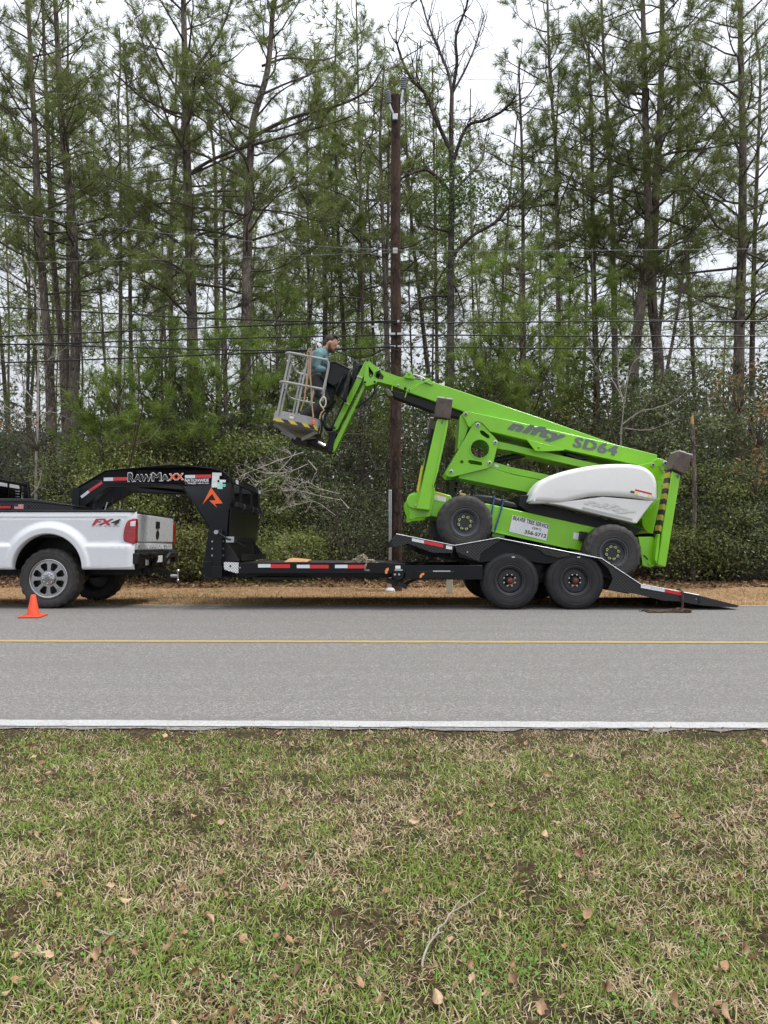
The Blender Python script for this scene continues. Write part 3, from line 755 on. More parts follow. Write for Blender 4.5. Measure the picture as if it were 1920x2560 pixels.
PT('pale double trunked pine seen just left of the utility pole', [(950, 350), (954, 470), (958, 600), (966, 800), (972, 1100)], 22, 17, 15.5, 8.4, 28, 2.4, 13, .9, L=.25, wd=.012, tone=.05, limbs=[([(966, 700), (970, 560), (972, 440), (970, 330)], 0, .06)])
PT('feathery pine whose crown shows left of the pole top', [(890, -20), (895, 200), (900, 420), (905, 700), (908, 1100)], 25, 11, 19.5, 8.5, 34, 3.0, 22, 1.0, L=.27, wd=.0135, tone=.05)
PT('feathery pine crown standing behind the leafless oak', [(1080, 150), (1085, 400), (1090, 700), (1094, 1100)], 27, 11, 18.0, 8.0, 30, 3.0, 23, 1.0, L=.28, wd=.0145, tone=.05)
PT('bare stemmed slender pine right of the big leafless oak', [(1298, 200), (1304, 350), (1307, 500), (1308, 700), (1310, 1000)], 23, 14, 16.5, 9.2, 24, 2.4, 14, .85, L=.25, wd=.012)
PT('reddish slim pine leaning slightly left, right of the oak', [(1368, -20), (1374, 180), (1388, 350), (1392, 500), (1395, 700), (1400, 1000)], 21, 14, 18, 9.4, 28, 2.7, 15, .95, L=.245)
PT('middling pine between the reddish slim pine and the stout forked pair', [(1478, 260), (1480, 400), (1482, 600), (1487, 800), (1494, 1100)], 22, 18, 16.5, 7.6, 30, 2.8, 16, .95, L=.245)
PT('straight pine immediately left of the stout forked pair', [(1503, -20), (1510, 150), (1524, 400), (1530, 550), (1535, 750), (1540, 1100)], 20.5, 17, 17.5, 7.8, 32, 2.9, 17, .95, L=.245)
PT('stout pine of the crossing pair, its trunk bending left low down', [(1606, -20), (1610, 120), (1616, 400), (1621, 600), (1605, 740), (1591, 850), (1578, 1000), (1570, 1150)], 18.5, 29, 17.5, 7.2, 36, 3.3, 18, 1.05,
   limbs=[([(1606, 235), (1560, 228), (1520, 190), (1470, 120), (1445, 40)], -.8, .04), ([(1630, 400), (1680, 382), (1760, 372), (1830, 360)], -1, .045)])
PT('stout pine of the crossing pair, its trunk straight down to the lift', [(1655, -20), (1653, 200), (1645, 380), (1636, 560), (1630, 750), (1646, 900), (1652, 1150)], 19.3, 30, 17.8, 6.9, 34, 3.2, 19, 1.05)
PT('big pine with dark trunk near the right edge', [(1850, -20), (1852, 150), (1857, 350), (1855, 600), (1850, 780), (1846, 950), (1842, 1150)], 18.0, 30, 17, 6.2, 38, 3.4, 20, 1.1)
PT('slim dark pine close beside the big pine at the right edge', [(1898, 300), (1890, 500), (1884, 700), (1880, 900), (1878, 1150)], 20.5, 15, 16, 7.0, 28, 2.5, 21, .95, L=.245)
# young bright pines low in the tree line
def young(label, px, Y, H, zc, nb, Lm, seed, dens=1.15): return PT(label, px, Y, 12, H, zc, nb, Lm, seed, dens, mat=m_needy, group='young bright green pines', name='young_pine', k=22, L=.25, wd=.010, dead=3, lift=.16)
young('bright green young pine rising behind the lift boom', [(1300, 640), (1302, 800), (1305, 1000)], 16.0, 7.4, 2.6, 30, 2.1, 31)
young('bright young pine behind the nifty boom, left of the stout pair', [(1480, 620), (1484, 800), (1488, 1000)], 17.0, 7.2, 3.0, 26, 1.8, 32)
young('small bright pine right of the leafless oak behind the boom knuckle', [(1215, 880), (1214, 980), (1212, 1100)], 15.6, 5.0, 2.2, 22, 1.7, 33)
young('bright young pine behind the gooseneck neck, left of the crooked pine', [(560, 900), (562, 1000), (566, 1100)], 16.0, 5.4, 2.3, 24, 2.0, 34)
young('bright young pine left of the big straight pine', [(402, 800), (404, 900), (408, 1080)], 17.0, 5.8, 2.5, 24, 1.9, 35)
young('bright young pine above the white truck bed', [(300, 980), (302, 1050), (306, 1150)], 15.6, 4.2, 2.0, 20, 1.6, 36)
young('young pine tucked behind the man basket', [(690, 700), (692, 800), (694, 1000)], 18.0, 7.2, 3.2, 24, 1.8, 37)
young('young pine growing left of the utility pole foot', [(900, 820), (902, 900), (905, 1050)], 17.5, 5.6, 2.4, 20, 1.7, 38)

# bare hardwoods
def bare(label, px, Y, w_px, seed, limbs, mat=None, name='bare_tree', group=None, depth=4, nsub=7, ivy=None, reach=1.0, fill=10, cat='tree', base=True):
    g = np.random.default_rng(seed); Y = Y + 1.3
    pts = [P(a, b, Y) for a, b in px][::-1]
    if base: pts = [Vector((pts[0].x, Y, -.30))] + pts
    root = thing(name, label, cat, (pts[0].x, Y, 0 if base else pts[0].z), group)
    r0 = w_px / F_PX * Y / 2; path = smooth_open(pts, 5); n = len(path)
    MB().tube(path, [r0 * (1 - .55 * i / n) for i in range(n)], 10).build('trunk', mat or m_oakbark, root, fix=False)
    wood = Wood()
    def grow(p, d, L, r, lev):
        pth, e = wander(g, p, d, L, 6, .20, .03); wood.limb(pth, r, r * .45, 5 if lev < 2 else 3)
        if lev >= depth: return
        for _ in range(nsub if lev == 0 else 4 if lev == 1 else 2):
            j = g.integers(2, 7); q = pth[min(6, j)]
            dd = e + g.normal(0, .55, 3); dd /= np.linalg.norm(dd)
            grow(q, dd, L * g.uniform(.35, .65), max(.0035, r * .42), lev + 1)
    for lb in limbs:
        q = [P(a, b, Y + lb[1] * j / max(1, len(lb[0]) - 1)) for j, (a, b) in enumerate(lb[0])]
        pth = np.array([list(v) for v in smooth_open(q, 4)]); wood.limb(pth, lb[2], lb[2] * .4, 7)
        ln = float(np.linalg.norm(np.diff(pth, axis=0), axis=1).sum())
        for _ in range(int(fill)):
            j = g.integers(2, len(pth)); e = pth[j] - pth[j - 1]; e /= np.linalg.norm(e); dd = e + g.normal(0, .6, 3) + [0, 0, .15]; dd /= np.linalg.norm(dd)
            grow(pth[j], dd, ln * g.uniform(.16, .36) * reach, max(.005, lb[2] * .32), 2)
    tag(wood.obj('branches', mat or m_oakbark, root), kind='stuff')
    if ivy:
        for (a, b, rx, rz, cnt) in ivy:
            c = P(a, b, Y); pos = g.normal(0, 1, (cnt, 3)) * [rx, .5, rz] + np.array(c)
            quads('ivy', pos, unit(g.normal(0, 1, (cnt, 3))), unit(g.normal(0, 1, (cnt, 3)) + [0, -.5, .6]), g.uniform(.05, .10, cnt), g.uniform(.04, .08, cnt), m_ivy, g.uniform(0, 1, cnt), root)
    return root
bare('large leafless oak with ivy, just right of the utility pole', [(1130, 228), (1128, 330), (1130, 480), (1128, 600), (1127, 760), (1126, 1000)], 17.5, 22, 51,
     [([(1130, 235), (1120, 180), (1095, 120), (1070, 60), (1050, -10)], 1, .05), ([(1130, 235), (1142, 160), (1140, 90), (1165, 20), (1172, -20)], -1, .05), ([(1130, 235), (1165, 170), (1190, 110), (1210, 40)], .6, .035),
      ([(1128, 380), (1090, 300), (1060, 230), (1030, 200), (1005, 150), (990, 100)], -.8, .06), ([(1128, 420), (1165, 320), (1215, 300), (1260, 275), (1290, 240)], -1, .05), ([(1132, 480), (1180, 430), (1205, 400), (1215, 340)], 1, .04),
      ([(1126, 480), (1090, 440), (1060, 425), (1015, 440), (985, 460)], -.5, .055), ([(1130, 640), (1180, 590), (1240, 555), (1270, 520), (1300, 500)], -.7, .055), ([(1125, 580), (1080, 570), (1050, 560)], -.6, .035), ([(1124, 740), (1060, 745), (1010, 790)], -.5, .045), ([(1128, 700), (1150, 745), (1160, 790)], .5, .03)],
     ivy=[(1140, 470, .35, .45, 900), (1200, 500, .55, .30, 700), (1085, 525, .4, .18, 250), (1130, 620, .15, .8, 300), (1250, 490, .35, .15, 260)], fill=20, reach=1.0)
bare('leaning thin dead tree between the stout pair and the right edge', [(1716, 640), (1700, 740), (1682, 850), (1666, 940), (1655, 1100)], 17.0, 11, 52, [([(1716, 640), (1722, 600), (1745, 560)], .4, .02), ([(1705, 730), (1735, 690), (1770, 700)], .5, .02), ([(1690, 800), (1730, 790), (1790, 760)], -.5, .022), ([(1700, 700), (1680, 670), (1670, 620)], .2, .018)], fill=6)
bare('pale leafless sapling behind the right end of the boom', [(1560, 1000), (1555, 1060), (1552, 1110)], 14.6, 5, 53, [([(1560, 1005), (1572, 940), (1590, 900), (1640, 880)], -.4, .018), ([(1560, 1005), (1530, 950), (1500, 930), (1478, 900)], .3, .016), ([(1557, 1060), (1600, 1030), (1640, 1020), (1690, 1000), (1720, 975)], -.4, .018), ([(1560, 1005), (1545, 950), (1548, 880), (1560, 830)], .3, .014), ([(1556, 1070), (1620, 1075), (1690, 1050)], -.3, .014)], m_grey, 'bare_sapling', fill=7, reach=.8)
bare('pale barked sapling at far left in front of the grey roof', [(96, 740), (97, 850), (95, 950), (94, 1050), (90, 1180)], 14.8, 8, 54, [([(97, 920), (120, 900), (150, 880), (175, 860)], -.3, .014), ([(95, 1010), (60, 970), (40, 930), (10, 900)], .4, .016), ([(94, 1045), (60, 1040), (20, 1020), (-20, 1010)], -.3, .016), ([(96, 1040), (130, 1030), (180, 1050)], .3, .013), ([(97, 870), (70, 830), (50, 810)], .2, .012), ([(96, 760), (60, 740), (30, 700), (10, 650)], .2, .012), ([(96, 750), (80, 690), (60, 640)], .2, .012)], m_grey, 'bare_sapling', fill=8, reach=.8)
bare('forked dead branch standing up behind the truck tool box', [(104, 1176), (100, 1200), (92, 1222), (80, 1236), (74, 1248), (72, 1300)], 13.9, 4, 55, [([(104, 1176), (80, 1190), (62, 1195)], .3, .009), ([(92, 1222), (104, 1216), (106, 1208)], -.2, .007), ([(92, 1220), (80, 1212), (77, 1217)], .1, .006), ([(104, 1222), (112, 1222), (118, 1225)], .1, .006)], m_grey, 'dead_branch', fill=1, reach=.3, cat='branch')
for k, (lbl, l) in enumerate((('spray of bare pale twigs reaching out right of the gooseneck', [([(760, 1130), (700, 1150), (650, 1170), (600, 1190)], -.5, .013), ([(770, 1160), (720, 1180), (670, 1182), (630, 1172)], -.6, .013), ([(740, 1130), (690, 1185), (650, 1205), (635, 1222)], -.6, .011)]),
                            ('tangle of bare pale branches over the trailer deck', [([(850, 1250), (800, 1240), (760, 1230), (715, 1222)], -.5, .014), ([(840, 1290), (790, 1255), (750, 1260), (690, 1275)], -.5, .013), ([(850, 1235), (800, 1222), (760, 1205), (720, 1245)], -.6, .012)]),
                            ('low bare brush just above the plank on the trailer deck', [([(715, 1395), (700, 1385), (690, 1375)], -.2, .01), ([(716, 1395), (718, 1370), (712, 1350)], -.2, .012), ([(716, 1396), (745, 1380), (770, 1388)], -.2, .01)]))):
    ax, ay = ((770, 1150), (850, 1245), (717, 1392))[k]
    bare(lbl, [(ax, ay), (ax + 10, ay + 12), (ax + 22, ay + 26)], 13.9, 3.0, 60 + k, [(a_, d_, r_ * .62) for a_, d_, r_ in l], m_pale, 'bare_brush', fill=12, reach=.9, cat='branch', base=False)
b_ = MB(); r_ = thing('snapped_tree', 'thin snapped off dead trunk with orange broken top at right', 'tree', (6.7, 15.4, -.25))
q = [Vector((6.7, 15.4, -.25)), P(1736, 1250, 15.4), P(1734, 1150, 15.4), P(1731, 1060, 15.4)]
b_.tube(smooth_open(q, 4), [.050 - .012 * i / 12 for i in range(13)], 9).build('trunk', m_bark, r_, fix=False)
m_snap = M('fresh_broken_wood', (.48, .26, .11), .8, 0, .3, 20, bmp=.5)
MB().tube([P(1731, 1061, 15.4), P(1730, 1045, 15.4), P(1733, 1034, 15.4)], [.038, .034, .004], 7).build('broken_top', m_snap, r_)

# ------------------------------------------------------------------ shrubs and thicket
def shrub(label, px, top, Y, rx, mat, seed, n=5200, ry=.9, leaf=.050, group='evergreen shrubs along the tree line', low=-.1, tone=.0):
    g = np.random.default_rng(seed); Y = Y + 1.4; rx = rx * 1.1; leaf = leaf * g.uniform(.75, 1.55); tone = tone + g.normal(0, .13); n = int(n * 1.15)
    x0 = (px - 960) / F_PX * Y; zt = EYE - (top - HOR) / F_PX * Y
    root = thing('shrub', label, 'shrub', (x0, Y, 0), group)
    nc = 75; u = g.uniform(0, 1, nc); a = g.uniform(0, 6.28, nc); h = low + (zt - low) * g.uniform(0, 1, nc) ** .8
    prof = np.sqrt(np.clip(1 - ((h / zt - .45) / .62) ** 2, .08, 1)); rr = np.sqrt(g.uniform(.15, 1, nc)) * prof
    cc = np.stack([x0 + np.cos(a) * rr * rx, Y + np.sin(a) * rr * ry, h], -1)
    k = g.integers(0, nc, n); sc = g.uniform(.12, .28, nc)
    off = g.normal(0, 1, (n, 3)) * sc[k][:, None] * [1.15, 1.15, .62]
    pos = cc[k] + off; pos[:, 2] = np.maximum(pos[:, 2], -.2)
    ct = np.clip(g.normal(.42 + tone, .17, nc), 0, 1)
    nrm = unit(g.normal(0, .6, (n, 3)) + [0, -.6, .6])
    quads('foliage', pos, unit(g.normal(0, 1, (n, 3)) + [0, 0, -.15]), nrm, leaf * g.uniform(.7, 1.4, n), leaf * .55 * g.uniform(.7, 1.3, n), mat, np.clip(ct[k] + g.normal(0, .16, n), 0, 1), root)
    wood = Wood()
    for i in range(34):
        c = cc[g.integers(0, nc)]; b0 = np.array([x0 + g.normal(0, .18) * rx, Y + g.normal(0, .12), -.25]); mid = (b0 + c) / 2 + g.normal(0, .12, 3)
        wood.limb(np.array([b0, b0 * .6 + mid * .4 + g.normal(0, .05, 3), mid, (mid + c) / 2 + g.normal(0, .05, 3), c]), .014, .004, 4)
        for _ in range(2):
            q, e = wander(g, mid, g.normal(0, 1, 3) + [0, -.2, .3], g.uniform(.3, .8), 4, .25, 0); wood.limb(q, .006, .003, 3)
    wood.obj('stems', m_limb, root)
    return root
m_fresh = M_leaf('fresh_green_leaves', [(0, (.085, .105, .032)), (.5, (.165, .205, .055)), (1, (.29, .33, .095))], .36, .5, .35)
E, OL, FR = m_ever, m_olive, m_fresh
shrub('dark evergreen shrub behind the truck cab at the left edge', 20, 1090, 15.2, 1.3, E, 101, tone=-.02)
shrub('evergreen shrub between the pale sapling and the stout left pine', 140, 1060, 16.0, 1.3, OL, 102)
shrub('green shrub just above the truck bed left of the gooseneck coupler', 225, 1110, 14.8, 1.2, FR, 103, tone=.12)
shrub('yellow green shrub framed under the gooseneck arm', 395, 1090, 14.9, 1.2, OL, 104, tone=.05)
shrub('leafy green shrub under the left half of the gooseneck arm', 300, 1150, 14.4, 1.0, FR, 105, tone=.16)
shrub('low fern green shrub between truck tailgate and trailer jack', 455, 1330, 13.9, .65, OL, 106, 3200, .5, tone=.1)
shrub('olive shrub behind the upright of the gooseneck', 520, 1050, 15.6, 1.3, OL, 107, tone=.0)
shrub('tall evergreen shrub right of the gooseneck upright', 640, 1100, 15.0, 1.2, FR, 108, tone=.05)
shrub('broad green shrub over the plank on the trailer deck', 700, 1330, 14.0, .95, FR, 109, 5200, .6, tone=.16)
shrub('evergreen shrub below the man basket', 735, 1090, 15.2, 1.25, E, 110)
shrub('grey green shrub between basket and utility pole', 850, 1020, 15.8, 1.3, E, 111)
shrub('dark shrub low behind the chain heap on the deck', 880, 1230, 14.5, 1.1, E, 112, tone=-.1)
shrub('shrub right of the utility pole behind the front outrigger', 1040, 1000, 15.6, 1.2, OL, 113, tone=.02)
shrub('dark shrub under the boom knuckle behind the front wheel', 1130, 1130, 14.8, 1.2, E, 114, tone=-.06)
shrub('leafy grey green shrub peeking over the lift boom', 1290, 930, 16.4, 1.5, FR, 115, 5600, tone=.10)
shrub('olive shrub between the two boom links', 1240, 1080, 15.0, 1.1, OL, 116, tone=.08)
shrub('evergreen shrub behind the white engine hood', 1430, 1010, 15.8, 1.4, OL, 117)
shrub('dark evergreen shrub behind the rear outrigger', 1640, 990, 15.4, 1.35, E, 118, tone=-.02)
shrub('tall dark evergreen behind the snapped trunk', 1740, 930, 15.9, 1.4, E, 119, 6500)
shrub('big evergreen shrub filling the right edge at mid height', 1880, 1010, 15.0, 1.5, E, 120, 7000, tone=.05)
shrub('rounded low evergreen shrub right of the rear outrigger foot', 1705, 1330, 14.1, .8, FR, 121, 4200, .5, tone=.08)
shrub('low evergreen shrub in the bottom right corner of the tree line', 1850, 1270, 14.1, 1.05, E, 122, 5600, .55, tone=.04)
shrub('drooping green shrub in front of the snapped trunk', 1790, 1170, 14.6, 1.1, FR, 123, 5600, tone=.10)
shrub('leafy shrub left of the pale sapling at the frame edge', -50, 1010, 16.2, 1.2, E, 124)
shrub('evergreen shrub past the right edge of the tree line', 1990, 1120, 14.8, 1.2, E, 125)
shrub('mid green shrub behind the trailer deck right of the trailer upright', 600, 1250, 14.4, .9, FR, 126, 4600, tone=.08)
shrub('dark shrub in the shade below the tilted deck nose', 985, 1290, 14.6, .9, E, 127, 4200, tone=-.08)
def rusty(label, px, py, Y, rx, rz, n, seed):
    g = np.random.default_rng(seed); c = np.array(P(px, py, Y)); root = thing('dead_leaf_spray', label, 'branch', tuple(c), 'sprays of dead brown leaves')
    nc = 14; cc = c + g.normal(0, 1, (nc, 3)) * [rx, .3, rz]; k = g.integers(0, nc, n)
    pos = cc[k] + g.normal(0, .10, (n, 3))
    quads('foliage', pos, unit(g.normal(0, 1, (n, 3)) + [0, 0, -.6]), unit(g.normal(0, 1, (n, 3))), g.uniform(.06, .11, n), g.uniform(.025, .05, n), m_rusty, g.uniform(0, 1, n), root)
    w = Wood()
    st = c + [rx * .9, .5, -rz * 1.5 - .4]
    for q in cc: w.limb(np.array([st, (st + q) / 2 + g.normal(0, .06, 3), q]), .012, .004, 4)
    w.obj('twigs', m_limb, root)
rusty('spray of dead orange brown leaves high at the right edge', 1850, 945, 15.2, .24, .18, 150, 201)
rusty('spray of dead brown leaves at the right edge level with the outrigger top', 1905, 1045, 14.6, .2, .14, 110, 202)
rusty('spray of dead brown leaves at the right edge beside the rear outrigger', 1900, 1160, 14.3, .2, .14, 120, 203)
rusty('few dead brown leaves hanging at the far left by the roof', 30, 1040, 15.0, .35, .2, 60, 204)

# thicket and distant wood, which read as one mass
g = np.random.default_rng(77)
N = 122000
Y = g.uniform(17, 25, N); X = g.uniform(-1, 1, N) * (Y * .60 + 1); X[:16000] = np.sign(X[:16000]) * (Y[:16000] * .60 + 1 + g.uniform(0, 7, 16000))
top = 2.2 + 3.4 * vnoise(X, Y, .55, 31) + 1.2 * vnoise(X, Y, 1.7, 32)
Z = top * g.uniform(0, 1, N) ** .85
kp = (vnoise(X + Z * .7, Y + Z, 1.6, 33) + .35 * vnoise(X - Z, Y + Z * .6, 4.5, 34)) > .52
kp &= ~((X / Y < -.44) & (Z > 1.6) & (g.uniform(0, 1, N) < .85))      # a gap in front of the house
X, Y, Z = X[kp], Y[kp], Z[kp]; n = len(X)
tn = np.clip(.30 + .5 * (vnoise(X, Z, 1.2, 35) - .4) + g.normal(0, .14, n), 0, 1)
o = quads('thicket', np.stack([X, Y, Z], -1), unit(g.normal(0, 1, (n, 3))), unit(g.normal(0, .7, (n, 3)) + [0, -.6, .5]), g.uniform(.08, .16, n), g.uniform(.05, .10, n), m_ever, tn)
tag(o, 'dark evergreen thicket filling the wood behind the shrubs', 'thicket', kind='stuff')
N = 52000; Y = g.uniform(26, 40, N); X = g.uniform(-1, 1, N) * (Y * .60 + 1)
Z = (2.6 + 4.2 * vnoise(X, Y, .30, 41) + 1.4 * vnoise(X, Y, 1.1, 42)) * g.uniform(0, 1, N) ** .9
kp = ~((X / Y < -.43) & (Y < 36)); X, Y, Z = X[kp], Y[kp], Z[kp]; n = len(X)
o = quads('far_thicket', np.stack([X, Y, Z], -1), unit(g.normal(0, 1, (n, 3))), unit(g.normal(0, .7, (n, 3)) + [0, -.6, .5]), g.uniform(.16, .30, n), g.uniform(.10, .20, n), m_ever, np.clip(g.normal(.5, .2, n), 0, 1))
tag(o, 'pale green undergrowth deep in the wood', 'thicket', kind='stuff')
wood = Wood()
for i in range(260):
    y = g.uniform(15.5, 26); x = g.uniform(-1, 1) * (y * .6 + 1); a = g.uniform(0, 6.28)
    pth, e = wander(g, [x, y, 0], [g.normal(0, .25), g.normal(0, .25), 1], g.uniform(1.5, 6.5), 7, .14, .05)
    wood.limb(pth, g.uniform(.012, .045), .005, 5)
    for _ in range(7):
        j = g.integers(2, 7); q, e2 = wander(g, pth[j], [g.normal(0, 1), g.normal(0, 1), g.uniform(-.1, .7)], g.uniform(.5, 1.8), 5, .25, .0); wood.limb(q, .010, .003, 3)
tag(wood.obj('underbrush', m_limb, None), 'tangle of thin bare stems in the shade of the wood', 'brush', kind='stuff')
wood = Wood(); tp, td = [], []
for i in range(105):
    y = g.uniform(27, 62); x = g.uniform(-1, 1) * (y * .60 + 1)
    if i >= 78: y = g.uniform(17, 34); x = (1 if i % 2 else -1) * (y * .60 + 1.2 + g.uniform(0, 7))
    H = g.uniform(15, 26); r = g.uniform(.06, .15)
    pth, e = wander(g, [x, y, 0], [g.normal(0, .03), g.normal(0, .03), 1], H, 8, .03, .1); wood.limb(pth, r, .03, 6)
    zc = g.uniform(.22, .48)
    for b in range(44):
        f = zc + (1 - zc) * g.uniform(0, 1); jj = min(7, int(f * 8)); p = pth[jj] + (pth[jj + 1] - pth[jj]) * (f * 8 - jj); a = g.uniform(0, 6.28)
        q, e2 = wander(g, p, [math.cos(a), math.sin(a), g.uniform(-.05, .5)], g.uniform(.8, 3.4) * (1.15 - f * .6), 4, .2, .05)
        if b % 2: wood.limb(q, .025, .008, 3)
        for _ in range(7):
            j = g.uniform(.3, 1) * 4; j0 = min(3, int(j)); pp = q[j0] + (q[j0 + 1] - q[j0]) * (j - j0) + g.normal(0, .28, 3); tp.append(pp); dd = e2 + g.normal(0, .6, 3); td.append(dd)
tag(wood.obj('distant_trunks', m_limb, None), 'thin grey trunks of the distant wood', 'wood', kind='stuff')
o = needles('distant_foliage', tp, td, m_need, None, g, 8, .47, .038, .10, 1.1); tag(o, 'hazy green foliage of the distant wood', 'wood', kind='stuff')
print('triangles', sum(len(o.data.polygons) * (2 if len(o.data.polygons) and o.data.polygons[0].loop_total == 4 else 1) for o in bpy.data.objects if o.type == 'MESH'))

# ------------------------------------------------------------------ wheels shared by truck, trailer and lift
def ring(c, r, n, a0=0.0): return [(c[0] + r * math.cos(a0 + 2 * math.pi * k / n), c[1] + r * math.sin(a0 + 2 * math.pi * k / n)) for k in range(n)]
def make_wheel(root, c, Rr, w, rb, style, s=1, name='wheel'):
    """c: centre of the outer face; s=1 outer face towards the camera, s=-1 away"""
    cx, cy, cz = c; h = Rr - rb
    def L(b, prof, n=48): return b.lathe((cx, cy, cz), [(r, y * s) for r, y in prof], n)
    tm = m_tyreL if style != 'trailer' else m_tyre
    d = {'truck': .035, 'trailer': .085, 'lift': .09}[style]
    rim = MB()
    L(rim, [(rb + .008, .012), (rb + .010, 0), (rb + .002, -.004), (rb - .010, .0), (rb - .014, .02), (rb - .030, .028), (rb - .032, .05)])
    barrel = L(MB(), [(rb - .031, .045), (rb - .034, d + .03), (rb - .036, w - .03), (rb + .004, w - .01), (rb + .004, w)])
    if style == 'truck': L(barrel, [(rb - .033, .12), (.02, .13)])
    if style != 'truck':
        L(rim, [(rb - .030, d - .02), (rb - .055, d), (rb * .42, d), (rb * .36, d - .010)])
    rim_o = rim.build(name, m_chrome if style == 'truck' else (m_darkrim if style == 'trailer' else m_rimgrey), root)
    barrel.build('rim_barrel', m_darkrim, rim_o)
    # tyre with cut tread
    n = {'truck': 132, 'trailer': 96, 'lift': 120}[style]; per = {'truck': 6, 'trailer': 4, 'lift': 6}[style]; cut = {'truck': .014, 'trailer': .005, 'lift': .016}[style]
    prof = [(rb - .004, .022, 0), (rb + .004, .008, 0), (rb + .012, .002, 0), (rb + .25 * h, -.012, 0), (rb + .55 * h, -.016, 0), (rb + .80 * h, -.006, 0), (Rr - .018, .010, 1), (Rr, .034, 1)]
    rows = 6
    for i in range(rows + 1): prof.append((Rr + .006 * math.sin(math.pi * i / rows), .036 + (w - .072) * i / rows, 2 + i))
    prof += [(Rr - .018, w - .010, 1), (rb + .55 * h, w + .014, 0), (rb + .004, w - .008, 0)]
    vs, fs = [], []
    for (r, y, kd) in prof:
        for k in range(n):
            rr = r
            if kd == 1: rr = r - (cut * .8 if (k % per) < per / 2 else 0)
            elif kd >= 2:
                sh = (kd - 2) * (1 if style != 'lift' else 2) if kd - 2 <= rows / 2 else (rows - kd + 2) * (1 if style != 'lift' else 2)
                rr = r - (cut if ((k + sh) % per) < per / 2 else 0)
            a = 2 * math.pi * k / n
            vs.append((cx + rr * math.cos(a), cy + y * s, cz + rr * math.sin(a)))
    for i in range(len(prof) - 1):
        for k in range(n): fs.append((i * n + k, (i + 1) * n + k, (i + 1) * n + (k + 1) % n, i * n + (k + 1) % n))
    t = MB().add(vs, fs).build('tyre', tm, rim_o)
    # side wall ribs
    MB().lathe((cx, cy, cz), [(rb + .62 * h, -.0165 * s), (rb + .64 * h, -.020 * s), (rb + .66 * h, -.0155 * s)], 48).build('rib', tm, rim_o)
    MB().lathe((cx, cy, cz), [(rb + .10 * h, -.004 * s), (rb + .14 * h, -.012 * s), (rb + .18 * h, -.008 * s)], 48).build('rib', tm, rim_o)
    if s < 0: return rim_o
    if style == 'truck':
        holes = []
        for k in range(8):
            a = 2 * math.pi * (k + .5) / 8; q = []
            for rr, da in ((.120, -.20), (.20, -.255), (.228, -.16), (.228, .16), (.20, .255), (.120, .20)): q.append((cx + rr * math.cos(a + da), cz + rr * math.sin(a + da)))
            holes.append(q)
        MB().prism(ring((cx, cz), rb - .012, 64), cy + s * .020, cy + s * .055, holes).build('spoke_disc', m_chrome, rim_o)
        MB().lathe((cx, cy, cz), [(.098, .02 * s), (.094, -.006 * s), (.080, -.012 * s), (.052, -.014 * s), (.046, -.020 * s), (.0, -.022 * s)], 32).build('hub_cap', m_chrome, rim_o)
        MB().lathe((cx, cy, cz), [(.034, -.0225 * s), (.030, -.027 * s), (0, -.028 * s)], 24).build('emblem_disc', m_dkgrey, rim_o)
        for k in range(8):
            a = 2 * math.pi * k / 8; MB().lathe((cx + .072 * math.cos(a), cy, cz + .072 * math.sin(a)), [(.0115, .0), (.0115, -.022 * s), (.006, -.028 * s), (0, -.028 * s)], 8).build('lug_nut', m_chrome, rim_o)
    elif style == 'trailer':
        MB().lathe((cx, cy, cz), [(.062, d * s), (.058, (d - .04) * s), (.046, (d - .06) * s), (0, (d - .06) * s)], 20).build('hub', m_darkrim, rim_o)
        MB().lathe((cx, cy, cz), [(.036, (d - .06) * s), (.034, (d - .085) * s), (.018, (d - .092) * s), (0, (d - .092) * s)], 8).build('hub_cap', M_HUB, rim_o)
        for k in range(8):
            a = 2 * math.pi * (k + .5) / 8; MB().lathe((cx + .083 * math.cos(a), cy, cz + .083 * math.sin(a)), [(.0125, d * s), (.0125, (d - .026) * s), (0, (d - .03) * s)], 6).build('lug_nut', m_zinc, rim_o)
        MB().lathe((cx, cy, cz), [(rb - .035, (d - .012) * s), (rb - .05, (d - .028) * s), (rb - .052, (d - .005) * s)], 40).build('rim_step', m_rimgrey, rim_o)
        MB().box((cx + .02, cy - .021 * s - .002, cz + Rr * .80), (cx + .062, cy - .021 * s + .002, cz + Rr * .83)).build('size_sticker', m_paper, rim_o)
    else:
        MB().lathe((cx, cy, cz), [(.125, (d - .001) * s), (.12, (d - .012) * s), (.03, (d - .014) * s), (0, (d - .014) * s)], 32).build('hub', m_darkrim, rim_o)
        for k in range(8):
            a = 2 * math.pi * k / 8 + .2; p = (cx + .092 * math.cos(a), cz + .092 * math.sin(a)); b = a + 1.9
            q = [(p[0] + .019 * math.cos(b + t_), p[1] + .019 * math.sin(b + t_)) for t_ in (-2.2, -1.5, -.9, .9, 1.5, 2.2, 3.14)]
            q.insert(3, (p[0] + .036 * math.cos(b), p[1] + .036 * math.sin(b)))
            MB().prism(q, cy + (d - .034) * s, cy + (d - .013) * s).build('nut_indicator', M_NUT, rim_o)
            MB().lathe((p[0], cy, p[1]), [(.009, (d - .034) * s), (.009, (d - .040) * s), (0, (d - .040) * s)], 6).build('lug_nut', m_ink, rim_o)
    return rim_o
M_BOARD = M('dark_oiled_board', (.060, .048, .040), .8, 0, .35, 9, bmp=.4, bscale=30)
M_HUB = M('red_hub_grease_cap', (.20, .035, .028), .3, .3, .3, 20)
M_HAZ = M_stripe('hazard_stripes', (.40, .34, .03), (.015, .015, .015), (.60, 0, .80), 7.0)
M_HAZ2 = M_stripe('basket_hazard_stripes', (.62, .47, .04), (.03, .03, .03), (.75, .35, .65), 8.0)
M_NUT = M('pale_green_plastic', (.45, .52, .22), .5, 0, .05, 20)

